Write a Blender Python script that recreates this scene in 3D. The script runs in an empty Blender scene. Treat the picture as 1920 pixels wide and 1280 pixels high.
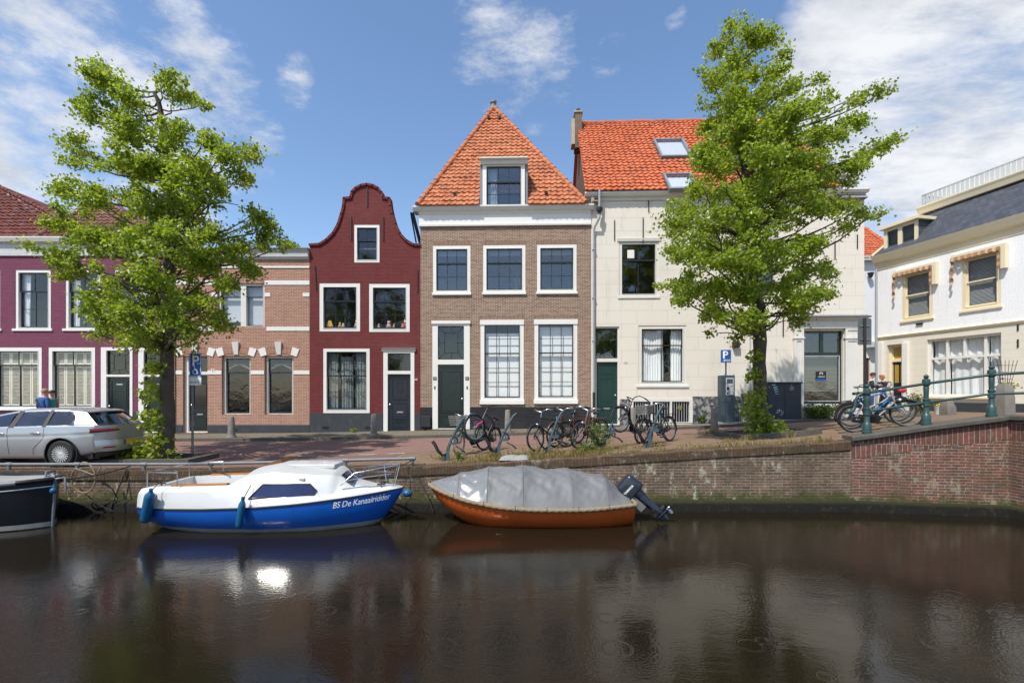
import bpy, bmesh, math, random
from mathutils import Vector, Matrix, noise
from mathutils.geometry import tessellate_polygon
rng = random.Random(11)
sc = bpy.context.scene
col = sc.collection
pi = math.pi
V = Vector
# ------------------------------------------------------------------ measuring: a photo point at a known distance -> metres
F, CX, HY, EYE = 907.0, 960.0, 737.0, 2.6
def at(px, py, Y): return V(((px-CX)*Y/F, Y, EYE-(py-HY)*Y/F))
def X_of(px, Y): return (px-CX)*Y/F
def Z_of(py, Y): return EYE-(py-HY)*Y/F
def lerp(a, b, t): return a+(b-a)*t
def interp(tab, x):
    if x <= tab[0][0]: return tab[0][1]
    for (a, va), (b, vb) in zip(tab, tab[1:]):
        if x <= b: return va+(vb-va)*(x-a)/(b-a)
    return tab[-1][1]
def smooth(t):
    t = max(0.0, min(1.0, t)); return t*t*(3-2*t)

# ------------------------------------------------------------------ ground heights
QG = [(-60,.80),(-7,.80),(-4,.86),(-2.1,.94),(.47,1.10),(4,1.33),(7.4,1.55),(8.6,1.74),(10.5,2.05),(13,2.2),(60,2.3)]
FG = [(-60,.82),(-14.2,.83),(-8.5,.87),(-4,.96),(3.3,1.10),(7.6,1.25),(13.4,1.45),(16,1.65),(20,1.80),(60,1.9)]
def gz(x, y):
    t = max(0.0, min(1.0, (y-10.7)/9.5))
    return lerp(interp(QG, x), interp(FG, x), t)

# ------------------------------------------------------------------ tagging
def tag(o, label=None, cat=None, group=None, kind=None):
    if label: o['label'] = label
    if cat: o['category'] = cat
    if group: o['group'] = group
    if kind: o['kind'] = kind
    return o
def empty(name, loc=(0,0,0), rot=(0,0,0), parent=None):
    o = bpy.data.objects.new(name, None); col.objects.link(o)
    o.location = loc; o.rotation_euler = rot; o.empty_display_size = .1
    if parent: o.parent = parent
    return o
def thing(name, label, cat, loc=(0,0,0), rot=(0,0,0), group=None):
    return tag(empty(name, loc, rot), label, cat, group)
def copy_tree(o, parent=None):
    c = o.copy(); col.objects.link(c)
    if parent: c.parent = parent
    for ch in list(o.children): copy_tree(ch, c)
    return c

# ------------------------------------------------------------------ mesh builder
class MB:
    def __init__(s): s.v=[]; s.f=[]; s.m=[]; s.t=[]
    def add(s, pts, faces, m=0, t=0.0):
        b = len(s.v); s.v += [tuple(p) for p in pts]
        for f in faces: s.f.append([b+i for i in f]); s.m.append(m); s.t.append(t)
        return s
    def poly(s, pts, m=0, t=0.0): return s.add(pts, [list(range(len(pts)))], m, t)
    def box(s, x0,x1,y0,y1,z0,z1, m=0, t=0.0):
        if x0>x1: x0,x1=x1,x0
        if y0>y1: y0,y1=y1,y0
        if z0>z1: z0,z1=z1,z0
        p=[(x0,y0,z0),(x1,y0,z0),(x1,y1,z0),(x0,y1,z0),(x0,y0,z1),(x1,y0,z1),(x1,y1,z1),(x0,y1,z1)]
        return s.add(p,[(0,3,2,1),(4,5,6,7),(0,1,5,4),(1,2,6,5),(2,3,7,6),(3,0,4,7)],m,t)
    def bbox(s, x0,x1,y0,y1,z0,z1, b=.01, m=0):
        """box with chamfered vertical+horizontal edges"""
        bm=bmesh.new(); bmesh.ops.create_cube(bm,size=1)
        for v in bm.verts: v.co=V((lerp(x0,x1,v.co.x+.5),lerp(y0,y1,v.co.y+.5),lerp(z0,z1,v.co.z+.5)))
        bmesh.ops.bevel(bm,geom=list(bm.edges),offset=b,segments=2,affect='EDGES',profile=.5)
        bm.verts.index_update()
        s.add([v.co.copy() for v in bm.verts],[[v.index for v in f.verts] for f in bm.faces],m); bm.free(); return s
    def hexa(s, p8, m=0): return s.add(p8,[(0,3,2,1),(4,5,6,7),(0,1,5,4),(1,2,6,5),(2,3,7,6),(3,0,4,7)],m)
    def bar(s, a, b, w, h, up=(0,0,1), m=0):
        a=V(a); b=V(b); d=(b-a).normalized(); u=V(up)
        sx=d.cross(u)
        if sx.length<1e-4: sx=d.cross(V((1,0,0)))
        sx.normalize(); uz=sx.cross(d).normalized()
        sx*=w/2; uz*=h/2
        return s.hexa([a-sx-uz,a+sx-uz,b+sx-uz,b-sx-uz,a-sx+uz,a+sx+uz,b+sx+uz,b-sx+uz],m)
    def tube(s, pts, r, n=8, m=0, closed=False, caps=True):
        pts=[V(p) for p in pts]; k=len(pts)
        if k<2: return s
        rs=r if isinstance(r,(list,tuple)) else [r]*k
        T=[]
        for i in range(k):
            if closed: d=pts[(i+1)%k]-pts[i-1]
            else: d=pts[min(i+1,k-1)]-pts[max(i-1,0)]
            T.append(d.normalized() if d.length>1e-9 else V((0,0,1)))
        ref=V((0,0,1)) if abs(T[0].z)<.9 else V((1,0,0))
        nrm=(ref-T[0]*ref.dot(T[0])).normalized()
        vs=[]
        for i in range(k):
            nrm=(nrm-T[i]*nrm.dot(T[i]))
            nrm=nrm.normalized() if nrm.length>1e-6 else T[i].orthogonal().normalized()
            bn=T[i].cross(nrm)
            for j in range(n):
                a=2*pi*j/n; vs.append(pts[i]+(nrm*math.cos(a)+bn*math.sin(a))*rs[i])
        fs=[]
        for i in range(k if closed else k-1):
            for j in range(n):
                a=i*n+j; b=i*n+(j+1)%n; c=((i+1)%k)*n+(j+1)%n; d=((i+1)%k)*n+j
                fs.append((a,b,c,d))
        if not closed and caps: fs.append(tuple(range(n))[::-1]); fs.append(tuple((k-1)*n+j for j in range(n)))
        return s.add(vs,fs,m)
    def lathe(s, prof, n=16, c=(0,0,0), ax=(0,0,1), m=0, sx=1.0, sy=1.0, caps=True):
        """prof: (radius, height) pairs along ax"""
        ax=V(ax).normalized(); u=ax.orthogonal().normalized()
        if abs(ax.z)>.99: u=V((1,0,0))
        w=ax.cross(u); c=V(c); vs=[]; fs=[]
        for r,h in prof:
            for j in range(n):
                a=2*pi*j/n; vs.append(c+ax*h+u*(math.cos(a)*r*sx)+w*(math.sin(a)*r*sy))
        for i in range(len(prof)-1):
            for j in range(n): fs.append((i*n+j,i*n+(j+1)%n,(i+1)*n+(j+1)%n,(i+1)*n+j))
        if caps: fs.append(tuple(range(n))[::-1]); fs.append(tuple((len(prof)-1)*n+j for j in range(n)))
        return s.add(vs,fs,m)
    def ball(s, c, r, n=12, k=8, m=0, sc=(1,1,1)):
        c=V(c); vs=[]; fs=[]
        for i in range(k+1):
            t=pi*i/k
            for j in range(n):
                a=2*pi*j/n; vs.append(c+V((math.sin(t)*math.cos(a)*sc[0],math.sin(t)*math.sin(a)*sc[1],math.cos(t)*sc[2]))*r)
        for i in range(k):
            for j in range(n): fs.append((i*n+j,(i+1)*n+j,(i+1)*n+(j+1)%n,i*n+(j+1)%n))
        return s.add(vs,fs,m)
    def grid(s, rows, m=0, flip=False, closed=False):
        nr=len(rows); nc=len(rows[0]); fs=[]
        for i in range(nr-1):
            for j in range(nc if closed else nc-1):
                q=(i*nc+j,i*nc+(j+1)%nc,(i+1)*nc+(j+1)%nc,(i+1)*nc+j)
                fs.append(q[::-1] if flip else q)
        return s.add([p for r in rows for p in r],fs,m)
    def plate(s, outline, holes=(), y0=0.0, y1=None, m=0, fn=None):
        """outline in (x,z), facing -y at y0; with thickness to y1; holes are closed outlines"""
        loops=[[V((x,z,0)) for x,z in outline]]+[[V((x,z,0)) for x,z in h] for h in holes]
        flat=[p for l in loops for p in l]
        tris=tessellate_polygon(loops)
        fs=[]
        for t in tris:
            a,b,c=[flat[i] for i in t]
            fs.append(t if (b-a).cross(c-a).z>0 else t[::-1])
        s.add([(p.x,y0,p.y) for p in flat],fs,m)
        if y1 is not None:
            s.add([(p.x,y1,p.y) for p in flat],[f[::-1] for f in fs],m)
            for l in loops:
                k=len(l)
                s.add([(p.x,y0,p.y) for p in l]+[(p.x,y1,p.y) for p in l],[(i,i+k,(i+1)%k+k,(i+1)%k) for i in range(k)],m)
        return s
    def build(s, name, mats, parent=None, smooth=None, loc=None, rot=None, fixn=False):
        me=bpy.data.meshes.new(name)
        me.from_pydata(s.v,[],s.f)
        if not isinstance(mats,(list,tuple)): mats=[mats]
        for mt in mats: me.materials.append(mt)
        if len(mats)>1: me.polygons.foreach_set('material_index',s.m)
        if any(s.t):
            at_=me.attributes.new('tint','FLOAT','FACE'); at_.data.foreach_set('value',s.t)
        if fixn:
            bm=bmesh.new(); bm.from_mesh(me); bmesh.ops.remove_doubles(bm,verts=bm.verts,dist=1e-5)
            bmesh.ops.recalc_face_normals(bm,faces=bm.faces); bm.to_mesh(me); bm.free()
        if smooth:
            me.polygons.foreach_set('use_smooth',[True]*len(me.polygons))
            me.set_sharp_from_angle(angle=math.radians(smooth))
        me.update()
        o=bpy.data.objects.new(name,me); col.objects.link(o)
        if parent: o.parent=parent
        if loc is not None: o.location=loc
        if rot is not None: o.rotation_euler=rot
        return o
def rect(x0,z0,x1,z1): return [(x0,z0),(x1,z0),(x1,z1),(x0,z1)]
def arc(cx,cy,r,a0,a1,n): return [(cx+r*math.cos(math.radians(lerp(a0,a1,i/n))),cy+r*math.sin(math.radians(lerp(a0,a1,i/n)))) for i in range(n+1)]
def text_mesh(s, size, ext=.001, bold=0.0, shear=0.0, align='LEFT', sp=1.0):
    cu=bpy.data.curves.new('lettering','FONT'); cu.body=s; cu.size=size; cu.extrude=ext; cu.offset=bold; cu.shear=shear
    cu.align_x=align; cu.space_character=sp; cu.resolution_u=3
    o=bpy.data.objects.new('lettering',cu); col.objects.link(o)
    dg=bpy.context.evaluated_depsgraph_get()
    me=bpy.data.meshes.new_from_object(o.evaluated_get(dg)); bpy.data.objects.remove(o)
    return me
def text(s, size, mat, parent, loc, rot=(pi/2,0,0), name='lettering', **k):
    me=text_mesh(s,size,**k); me.materials.clear(); me.materials.append(mat)
    o=bpy.data.objects.new(name,me); col.objects.link(o); o.parent=parent; o.location=loc; o.rotation_euler=rot
    return o
def catenary(a,b,sag,n=10):
    a=V(a); b=V(b); return [a.lerp(b,i/n)-V((0,0,sag*4*(i/n)*(1-i/n))) for i in range(n+1)]
# ------------------------------------------------------------------ materials
class NT:
    def __init__(s, name):
        s.mat=bpy.data.materials.new(name); s.mat.use_nodes=True; s.t=s.mat.node_tree; s.t.nodes.clear()
        s.out=s.t.nodes.new('ShaderNodeOutputMaterial')
    def n(s, typ, **kw):
        nd=s.t.nodes.new('ShaderNode'+typ)
        for k,v in kw.items():
            if k.startswith('i_'):
                key=k[2:]; key=int(key) if key.isdigit() else key.replace('_',' ')
                if isinstance(v,bpy.types.NodeSocket): s.t.links.new(v,nd.inputs[key])
                else: nd.inputs[key].default_value=v
            else: setattr(nd,k,v)
        return nd
    def lk(s,a,b): s.t.links.new(a,b)
    def math(s,op,a,b=0.0,c=None,clamp=False):
        nd=s.t.nodes.new('ShaderNodeMath'); nd.operation=op; nd.use_clamp=clamp
        for i,x in enumerate((a,b,c)):
            if x is None: continue
            if isinstance(x,bpy.types.NodeSocket): s.t.links.new(x,nd.inputs[i])
            else: nd.inputs[i].default_value=x
        return nd.outputs[0]
    def mix(s,fac,a,b,mode='MIX'):
        nd=s.t.nodes.new('ShaderNodeMix'); nd.data_type='RGBA'; nd.blend_type=mode
        for i,x in ((0,fac),(6,a),(7,b)):
            if isinstance(x,bpy.types.NodeSocket): s.t.links.new(x,nd.inputs[i])
            else: nd.inputs[i].default_value=(x if i==0 else tuple(x)+(1,) if len(x)==3 else x)
        return nd.outputs[2]
    def ramp(s,fac,a,b,ca=0.0,cb=1.0):
        nd=s.t.nodes.new('ShaderNodeMapRange'); nd.interpolation_type='SMOOTHSTEP'
        s.t.links.new(fac,nd.inputs[0])
        for i,v in ((1,a),(2,b),(3,ca),(4,cb)): nd.inputs[i].default_value=v
        return nd.outputs[0]
    def noise(s,vec,scale,detail=3,rough=.55,dist=0.0):
        nd=s.n('TexNoise'); nd.inputs['Scale'].default_value=scale; nd.inputs['Detail'].default_value=detail; nd.inputs['Roughness'].default_value=rough; nd.inputs['Distortion'].default_value=dist
        if vec is not None: s.lk(vec,nd.inputs['Vector'])
        return nd.outputs['Fac']
    def coord(s,which='Object'): return s.n('TexCoord').outputs[which]
    def mapped(s,vec,scale=(1,1,1),loc=(0,0,0),rot=(0,0,0)):
        nd=s.n('Mapping'); s.lk(vec,nd.inputs[0]); nd.inputs['Scale'].default_value=scale; nd.inputs['Location'].default_value=loc; nd.inputs['Rotation'].default_value=rot
        return nd.outputs[0]
    def bump(s,h,strength=.3,dist=.01,normal=None):
        nd=s.n('Bump'); nd.inputs['Strength'].default_value=strength; nd.inputs['Distance'].default_value=dist; s.lk(h,nd.inputs['Height'])
        if normal is not None: s.lk(normal,nd.inputs['Normal'])
        return nd.outputs[0]
    def principled(s,color,rough=.6,metal=0.0,normal=None,spec=.5,coat=0.0,**kw):
        p=s.n('BsdfPrincipled')
        for key,x in (('Base Color',color),('Roughness',rough),('Metallic',metal),('Specular IOR Level',spec),('Coat Weight',coat)):
            if isinstance(x,bpy.types.NodeSocket): s.lk(x,p.inputs[key])
            else: p.inputs[key].default_value=(tuple(x)+(1,) if key=='Base Color' and len(x)==3 else x)
        if normal is not None: s.lk(normal,p.inputs['Normal'])
        for k,v in kw.items(): p.inputs[k.replace('_',' ')].default_value=v
        s.lk(p.outputs[0],s.out.inputs[0]); return p
def h(*c):  # sRGB 0-255 -> linear
    return tuple(((x/255)/12.92 if x/255<=.04045 else ((x/255+.055)/1.055)**2.4) for x in c)
def paint(name, c, rough=.45, var=.12, scale=3.0, metal=0.0, bump=.0, dirt=0.0, coat=0.0, spec=.5, dirtc=(.08,.075,.06), bscale=40, rv=.25):
    t=NT(name); co=t.coord(); nz=t.noise(co,scale,4,.6)
    fac=t.math('MULTIPLY_ADD',nz,2*var,1-var)
    cc=t.mix(1.0,c,(1,1,1),'MULTIPLY'); nd=t.n('VectorMath',operation='SCALE'); t.lk(cc,nd.inputs[0]); t.lk(fac,nd.inputs['Scale'])
    cv=nd.outputs[0]
    if dirt>0:
        d=t.ramp(t.noise(t.mapped(co,(1,1,.35)),scale*2.3,6,.65),.52,.78,0,dirt)
        cv=t.mix(d,cv,dirtc)
    nm=None
    if bump>0: nm=t.bump(t.noise(co,bscale,4,.6),bump,.01)
    rr=t.math('MULTIPLY_ADD',t.noise(co,scale*3,2),rv,rough-rv*.4,clamp=True)
    t.principled(cv,rr,metal,nm,spec,coat); return t.mat
def brick(name, c1, c2, mortar, bw=.21, bh=.058, mo=.009, rough=.85, bump=.5, stain=.25, stainc=(.1,.08,.06), painted=False, ramp2=None, moff=.5, squash=1.0):
    t=NT(name); co=t.coord(); sp=t.n('SeparateXYZ'); t.lk(co,sp.inputs[0])
    u=t.math('ADD',sp.outputs[0],sp.outputs[1]); cb=t.n('CombineXYZ'); t.lk(u,cb.inputs[0]); t.lk(sp.outputs[2],cb.inputs[1])
    # slightly wobbly courses
    wb=t.n('TexNoise'); t.lk(co,wb.inputs['Vector']); wb.inputs['Scale'].default_value=2.2; wb.inputs['Detail'].default_value=3
    off=t.n('VectorMath',operation='MULTIPLY_ADD'); t.lk(wb.outputs['Color'],off.inputs[0]); off.inputs[1].default_value=(.016,.016,0); t.lk(cb.outputs[0],off.inputs[2])
    b=t.n('TexBrick'); t.lk(off.outputs[0],b.inputs['Vector']); b.offset=moff
    b.inputs['Scale'].default_value=1; b.inputs['Brick Width'].default_value=bw; b.inputs['Row Height'].default_value=bh; b.inputs['Mortar Size'].default_value=mo; b.inputs['Mortar Smooth'].default_value=.25
    b.inputs['Bias'].default_value=0
    b.inputs['Color1'].default_value=tuple(c1)+(1,); b.inputs['Color2'].default_value=tuple(c2)+(1,); b.inputs['Mortar'].default_value=tuple(mortar)+(1,)
    c=b.outputs['Color']
    big=t.noise(co,.55,5,.65); c=t.mix(t.ramp(big,.42,.72,0,stain),c,stainc); c=t.mix(t.ramp(t.noise(t.mapped(co,(5,5,.3)),1,4,.6),.52,.8,0,.35),c,tuple(x*.55 for x in c1)); c=t.mix(t.ramp(t.noise(co,2.1,6,.7),.55,.75,0,.35),c,tuple(min(.8,x*1.5) for x in c1))
    fine=t.noise(co,26,3,.6); nd=t.n('VectorMath',operation='SCALE'); t.lk(c,nd.inputs[0]); t.lk(t.math('MULTIPLY_ADD',fine,.7,.65),nd.inputs['Scale'])
    hgt=t.math('MULTIPLY_ADD',b.outputs['Fac'],-1.0,t.math('MULTIPLY',t.noise(co,18,4,.7),.7 if not painted else .9))
    t.principled(nd.outputs[0],rough,0,t.bump(hgt,bump,.012),.3); return t.mat
M={}
M['white']=paint('white_paint',(.76,.74,.69),.42,.06,2.5,dirt=.16,dirtc=(.4,.38,.33))
M['offwhite']=paint('offwhite_paint',(.68,.66,.6),.5,.08,2.0,dirt=.25,dirtc=(.33,.31,.27))
M['greywhite']=paint('grey_white_paint',(.5,.51,.5),.5,.08,2.0,dirt=.25,dirtc=(.3,.3,.28))
M['cream_trim']=paint('cream_trim_paint',(.78,.68,.47),.45,.05,2.0,dirt=.12,dirtc=(.4,.35,.25))
M['dkgreen']=paint('dark_green_paint',(.006,.016,.014),.25,.2,4,spec=.6)
M['dkblue']=paint('dark_blue_paint',(.014,.02,.028),.3,.2,4)
M['navy']=paint('navy_paint',(.008,.008,.03),.3,.2,4)
M['green_door']=paint('green_door_paint',(.006,.035,.028),.3,.2,3)
M['brass']=paint('brass',(.55,.42,.18),.3,.1,8,metal=1)
M['black']=paint('black_metal',(.012,.012,.013),.4,.2,6)
M['iron']=paint('wrought_iron',(.02,.018,.017),.6,.25,8)
M['steel']=paint('galvanised_steel',(.17,.175,.18),.55,.25,9,metal=.2,dirt=.3,dirtc=(.2,.18,.15))
M['chrome']=paint('chrome',(.55,.55,.57),.25,.05,9,metal=1)
M['lead']=paint('lead_sheet',(.2,.21,.23),.55,.25,5,dirt=.3,dirtc=(.35,.35,.36))
M['zinc']=paint('zinc_pipe',(.36,.38,.4),.5,.15,4,metal=.3)
M['curtain']=paint('white_curtain',(.82,.84,.84),.9,.06,3)
M['net']=paint('grey_net_curtain',(.20,.235,.235),.9,.1,3)
M['blind']=paint('white_blind',(.55,.58,.6),.8,.05,3)
M['shutter']=paint('cream_shutter',(.8,.76,.63),.45,.05,3)
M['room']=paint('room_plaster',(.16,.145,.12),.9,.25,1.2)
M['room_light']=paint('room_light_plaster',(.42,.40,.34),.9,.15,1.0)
M['slatbase']=paint('plinth_paint',(.035,.04,.047),.7,.3,3,bump=.3,dirt=.3,dirtc=(.12,.12,.12))
M['stone']=paint('old_stone',(.2,.18,.155),.85,.3,5,bump=.5,dirt=.5,dirtc=(.07,.065,.05))
M['kerbstone']=paint('kerb_stone',(.088,.079,.064),.9,.4,5,bump=.7,dirt=.7,dirtc=(.05,.047,.028),bscale=22)
M['rack']=paint('rack_steel',(.055,.085,.1),.5,.15,6)
M['rail_green']=paint('railing_green',(.026,.064,.060),.4,.25,7,dirt=.35,dirtc=(.05,.09,.08))
M['rubber']=paint('rubber',(.018,.018,.018),.75,.2,8)
M['cream_tyre']=paint('cream_tyre',(.45,.38,.22),.8,.1,8)
M['rim']=paint('rim_alloy',(.6,.6,.6),.35,.1,8,metal=.25)
M['saddle_black']=paint('black_saddle',(.015,.015,.016),.5,.2,9)
M['saddle_brown']=paint('brown_saddle',(.09,.035,.02),.5,.2,9)
M['skin']=paint('skin',(.5,.3,.22),.5,.08,9)
M['plaster_grey']=paint('old_plaster',(.42,.37,.3),.9,.25,1.6,bump=.4,dirt=.5,dirtc=(.3,.2,.13))
M['bark']=paint('bark',(.085,.07,.054),.95,.4,9,bump=1.0,dirt=.4,dirtc=(.10,.11,.075),bscale=28)
M['soil']=paint('soil',(.06,.045,.03),.95,.4,6,bump=.8)
M['concrete']=paint('concrete',(.33,.32,.29),.9,.15,5,bump=.3,dirt=.3)
M['teak']=paint('varnished_wood',(.42,.17,.05),.35,.25,12)
M['rope']=paint('rope',(.25,.19,.12),.9,.3,30,bump=.6,bscale=90)
M['darkrope']=paint('dark_rope',(.03,.028,.025),.9,.3,30)
def glass(name, tint=(.97,.985,.985), boost=1.7, wav=.004):
    t=NT(name); co=t.coord(); nm=t.bump(t.noise(co,3.5,3),.4,wav*3)
    fc=t.n('LayerWeight'); fc.inputs['Blend'].default_value=.5; t.lk(nm,fc.inputs['Normal'])
    fr=t.math('MULTIPLY_ADD',t.math('POWER',fc.outputs['Facing'],5.0),.96,.042)
    g=t.n('BsdfGlossy'); g.inputs['Roughness'].default_value=.0; g.inputs['Color'].default_value=(.95,.97,1,1); t.lk(nm,g.inputs['Normal'])
    tr=t.n('BsdfTransparent'); tr.inputs['Color'].default_value=tuple(tint)+(1,)
    mx=t.n('MixShader'); t.lk(t.math('MULTIPLY',fr,boost,clamp=True),mx.inputs[0]); t.lk(tr.outputs[0],mx.inputs[1]); t.lk(g.outputs[0],mx.inputs[2]); t.lk(mx.outputs[0],t.out.inputs[0]); return t.mat
M['glass']=glass('window_glass')
M['glass_sky']=glass('coated_window_glass',(.55,.6,.62),3.2)
M['glass_car']=glass('tinted_car_glass',(.25,.3,.33),2.6)
M['glass_yellow']=paint('amber_glass',(.42,.27,.035),.15,.2,5,coat=.6)
# house walls
M['wall_purple']=brick('purple_painted_brick',(.185,.052,.092),(.22,.064,.11),(.14,.042,.072),painted=True,bump=.75,stain=.35,stainc=(.2,.07,.11))
M['wall_salmon']=brick('salmon_brick',(.40,.18,.115),(.29,.125,.08),(.5,.42,.34),bh=.062,mo=.008,stain=.12,stainc=(.3,.18,.13))
M['wall_red']=brick('red_painted_brick',(.155,.031,.031),(.19,.040,.039),(.108,.022,.023),painted=True,bump=.8,stain=.35,stainc=(.19,.065,.055))
M['wall_brown']=brick('brown_brick',(.30,.18,.115),(.15,.08,.05),(.46,.39,.31),bh=.0565,bw=.2,mo=.0085,stain=.12,stainc=(.23,.15,.1))
M['arch_brick']=brick('arch_brick',(.38,.15,.09),(.3,.12,.075),(.45,.37,.3),bw=.06,bh=.2,mo=.008,moff=0.0)
M['lintel_brick']=brick('brown_lintel_brick',(.24,.13,.08),(.17,.09,.055),(.4,.33,.26),bw=.055,bh=.3,mo=.008,moff=0.0)
M['plinth_brick']=brick('black_painted_brick',(.022,.024,.027),(.03,.032,.036),(.016,.017,.02),painted=True,bump=.8,stain=.3,stainc=(.07,.07,.07))
M['wall_whitebrick']=brick('white_painted_brick',(.86,.86,.85),(.9,.9,.89),(.82,.82,.81),painted=True,bump=.25,stain=.05,stainc=(.6,.6,.6))
M['brick_dark']=brick('dark_brick',(.16,.08,.055),(.1,.05,.035),(.3,.26,.2),stain=.3)
def stucco(name,c,jw,jh,jc,stain=.48,stainc=(.40,.35,.28)):
    t=NT(name); co=t.coord(); sp=t.n('SeparateXYZ'); t.lk(co,sp.inputs[0])
    u=t.math('ADD',sp.outputs[0],sp.outputs[1]); cb=t.n('CombineXYZ'); t.lk(u,cb.inputs[0]); t.lk(sp.outputs[2],cb.inputs[1])
    b=t.n('TexBrick'); t.lk(cb.outputs[0],b.inputs['Vector']); b.inputs['Scale'].default_value=1; b.inputs['Brick Width'].default_value=jw; b.inputs['Row Height'].default_value=jh; b.inputs['Mortar Size'].default_value=.009; b.inputs['Mortar Smooth'].default_value=.3
    b.inputs['Color1'].default_value=tuple(c)+(1,); b.inputs['Color2'].default_value=tuple(x*.985 for x in c)+(1,); b.inputs['Mortar'].default_value=tuple(jc)+(1,)
    cc=b.outputs['Color']
    st=t.ramp(t.noise(t.mapped(co,(1,1,.4)),.9,7,.68),.5,.8,0,stain); cc=t.mix(st,cc,stainc)
    cc=t.mix(t.ramp(t.noise(co,5,6,.7),.62,.85,0,.3),cc,stainc)
    # drips down from ledges
    dr=t.ramp(t.noise(t.mapped(co,(7,7,.25)),1,4,.6),.55,.8,0,.22); cc=t.mix(dr,cc,stainc)
    hh=t.math('ADD',t.math('MULTIPLY',b.outputs['Fac'],-1),t.math('MULTIPLY',t.noise(co,12,5,.6),.35))
    t.principled(cc,.85,0,t.bump(hh,.35,.01),.3); return t.mat
M['wall_cream']=stucco('cream_stucco',(.73,.675,.58),1.25,.545,(.57,.53,.45))
M['wall_cream_light']=stucco('pale_stucco',(.74,.69,.575),3.0,.31,(.63,.58,.47),.15)
M['wall_white']=paint('white_render',(.75,.76,.76),.8,.05,2,bump=.2)
def peeling(name):
    t=NT(name); co=t.coord(); a=t.noise(co,3.2,7,.7); b_=t.noise(co,9,6,.7)
    c=t.mix(t.ramp(a,.46,.56),(.04,.047,.058),(.30,.29,.28)); c=t.mix(t.ramp(b_,.55,.68),c,(.45,.38,.28)); c=t.mix(t.ramp(t.noise(co,1.3,3),.5,.6,0,.6),c,(.06,.07,.085))
    t.principled(c,.85,0,t.bump(a,.5,.02)); return t.mat
M['peeling']=peeling('peeling_plinth')
def tiles(name,c,c2,dark):
    t=NT(name); co=t.coord(); a=t.n('Attribute',attribute_name='tint').outputs['Fac']
    cc=t.mix(a,c,c2); cc=t.mix(t.ramp(t.noise(co,1.3,7,.72),.48,.72,0,.6),cc,dark); cc=t.mix(t.ramp(t.noise(co,14,5,.7),.6,.8,0,.35),cc,(.16,.13,.07))
    t.principled(cc,.75,0,t.bump(t.noise(co,60,3),.2,.004),.3); return t.mat
M['tile_orange']=tiles('orange_roof_tiles',(.37,.115,.05),(.52,.20,.095),(.17,.08,.05))
M['tile_bright']=tiles('bright_orange_roof_tiles',(.42,.10,.04),(.56,.165,.07),(.21,.08,.045))
M['tile_brown']=tiles('brown_roof_tiles',(.16,.07,.05),(.23,.11,.08),(.08,.045,.035))
M['tile_red']=tiles('dark_red_roof_tiles',(.12,.032,.022),(.16,.042,.03),(.07,.022,.016))
def slate():
    t=NT('slate_roof'); co=t.coord(); sp=t.n('SeparateXYZ'); t.lk(co,sp.inputs[0]); cb=t.n('CombineXYZ'); t.lk(sp.outputs[0],cb.inputs[0]); t.lk(sp.outputs[2],cb.inputs[1])
    b=t.n('TexBrick'); t.lk(cb.outputs[0],b.inputs['Vector']); b.inputs['Scale'].default_value=1; b.inputs['Brick Width'].default_value=.24; b.inputs['Row Height'].default_value=.14; b.inputs['Mortar Size'].default_value=.008
    b.inputs['Color1'].default_value=(.05,.056,.068,1); b.inputs['Color2'].default_value=(.085,.092,.108,1); b.inputs['Mortar'].default_value=(.02,.022,.028,1)
    c=t.mix(t.ramp(t.noise(co,1.5,5,.7),.5,.8,0,.4),b.outputs['Color'],(.12,.12,.125))
    t.principled(c,.55,0,t.bump(t.math('MULTIPLY',b.outputs['Fac'],-1),.4,.01)); return t.mat
M['slate']=slate()
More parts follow.
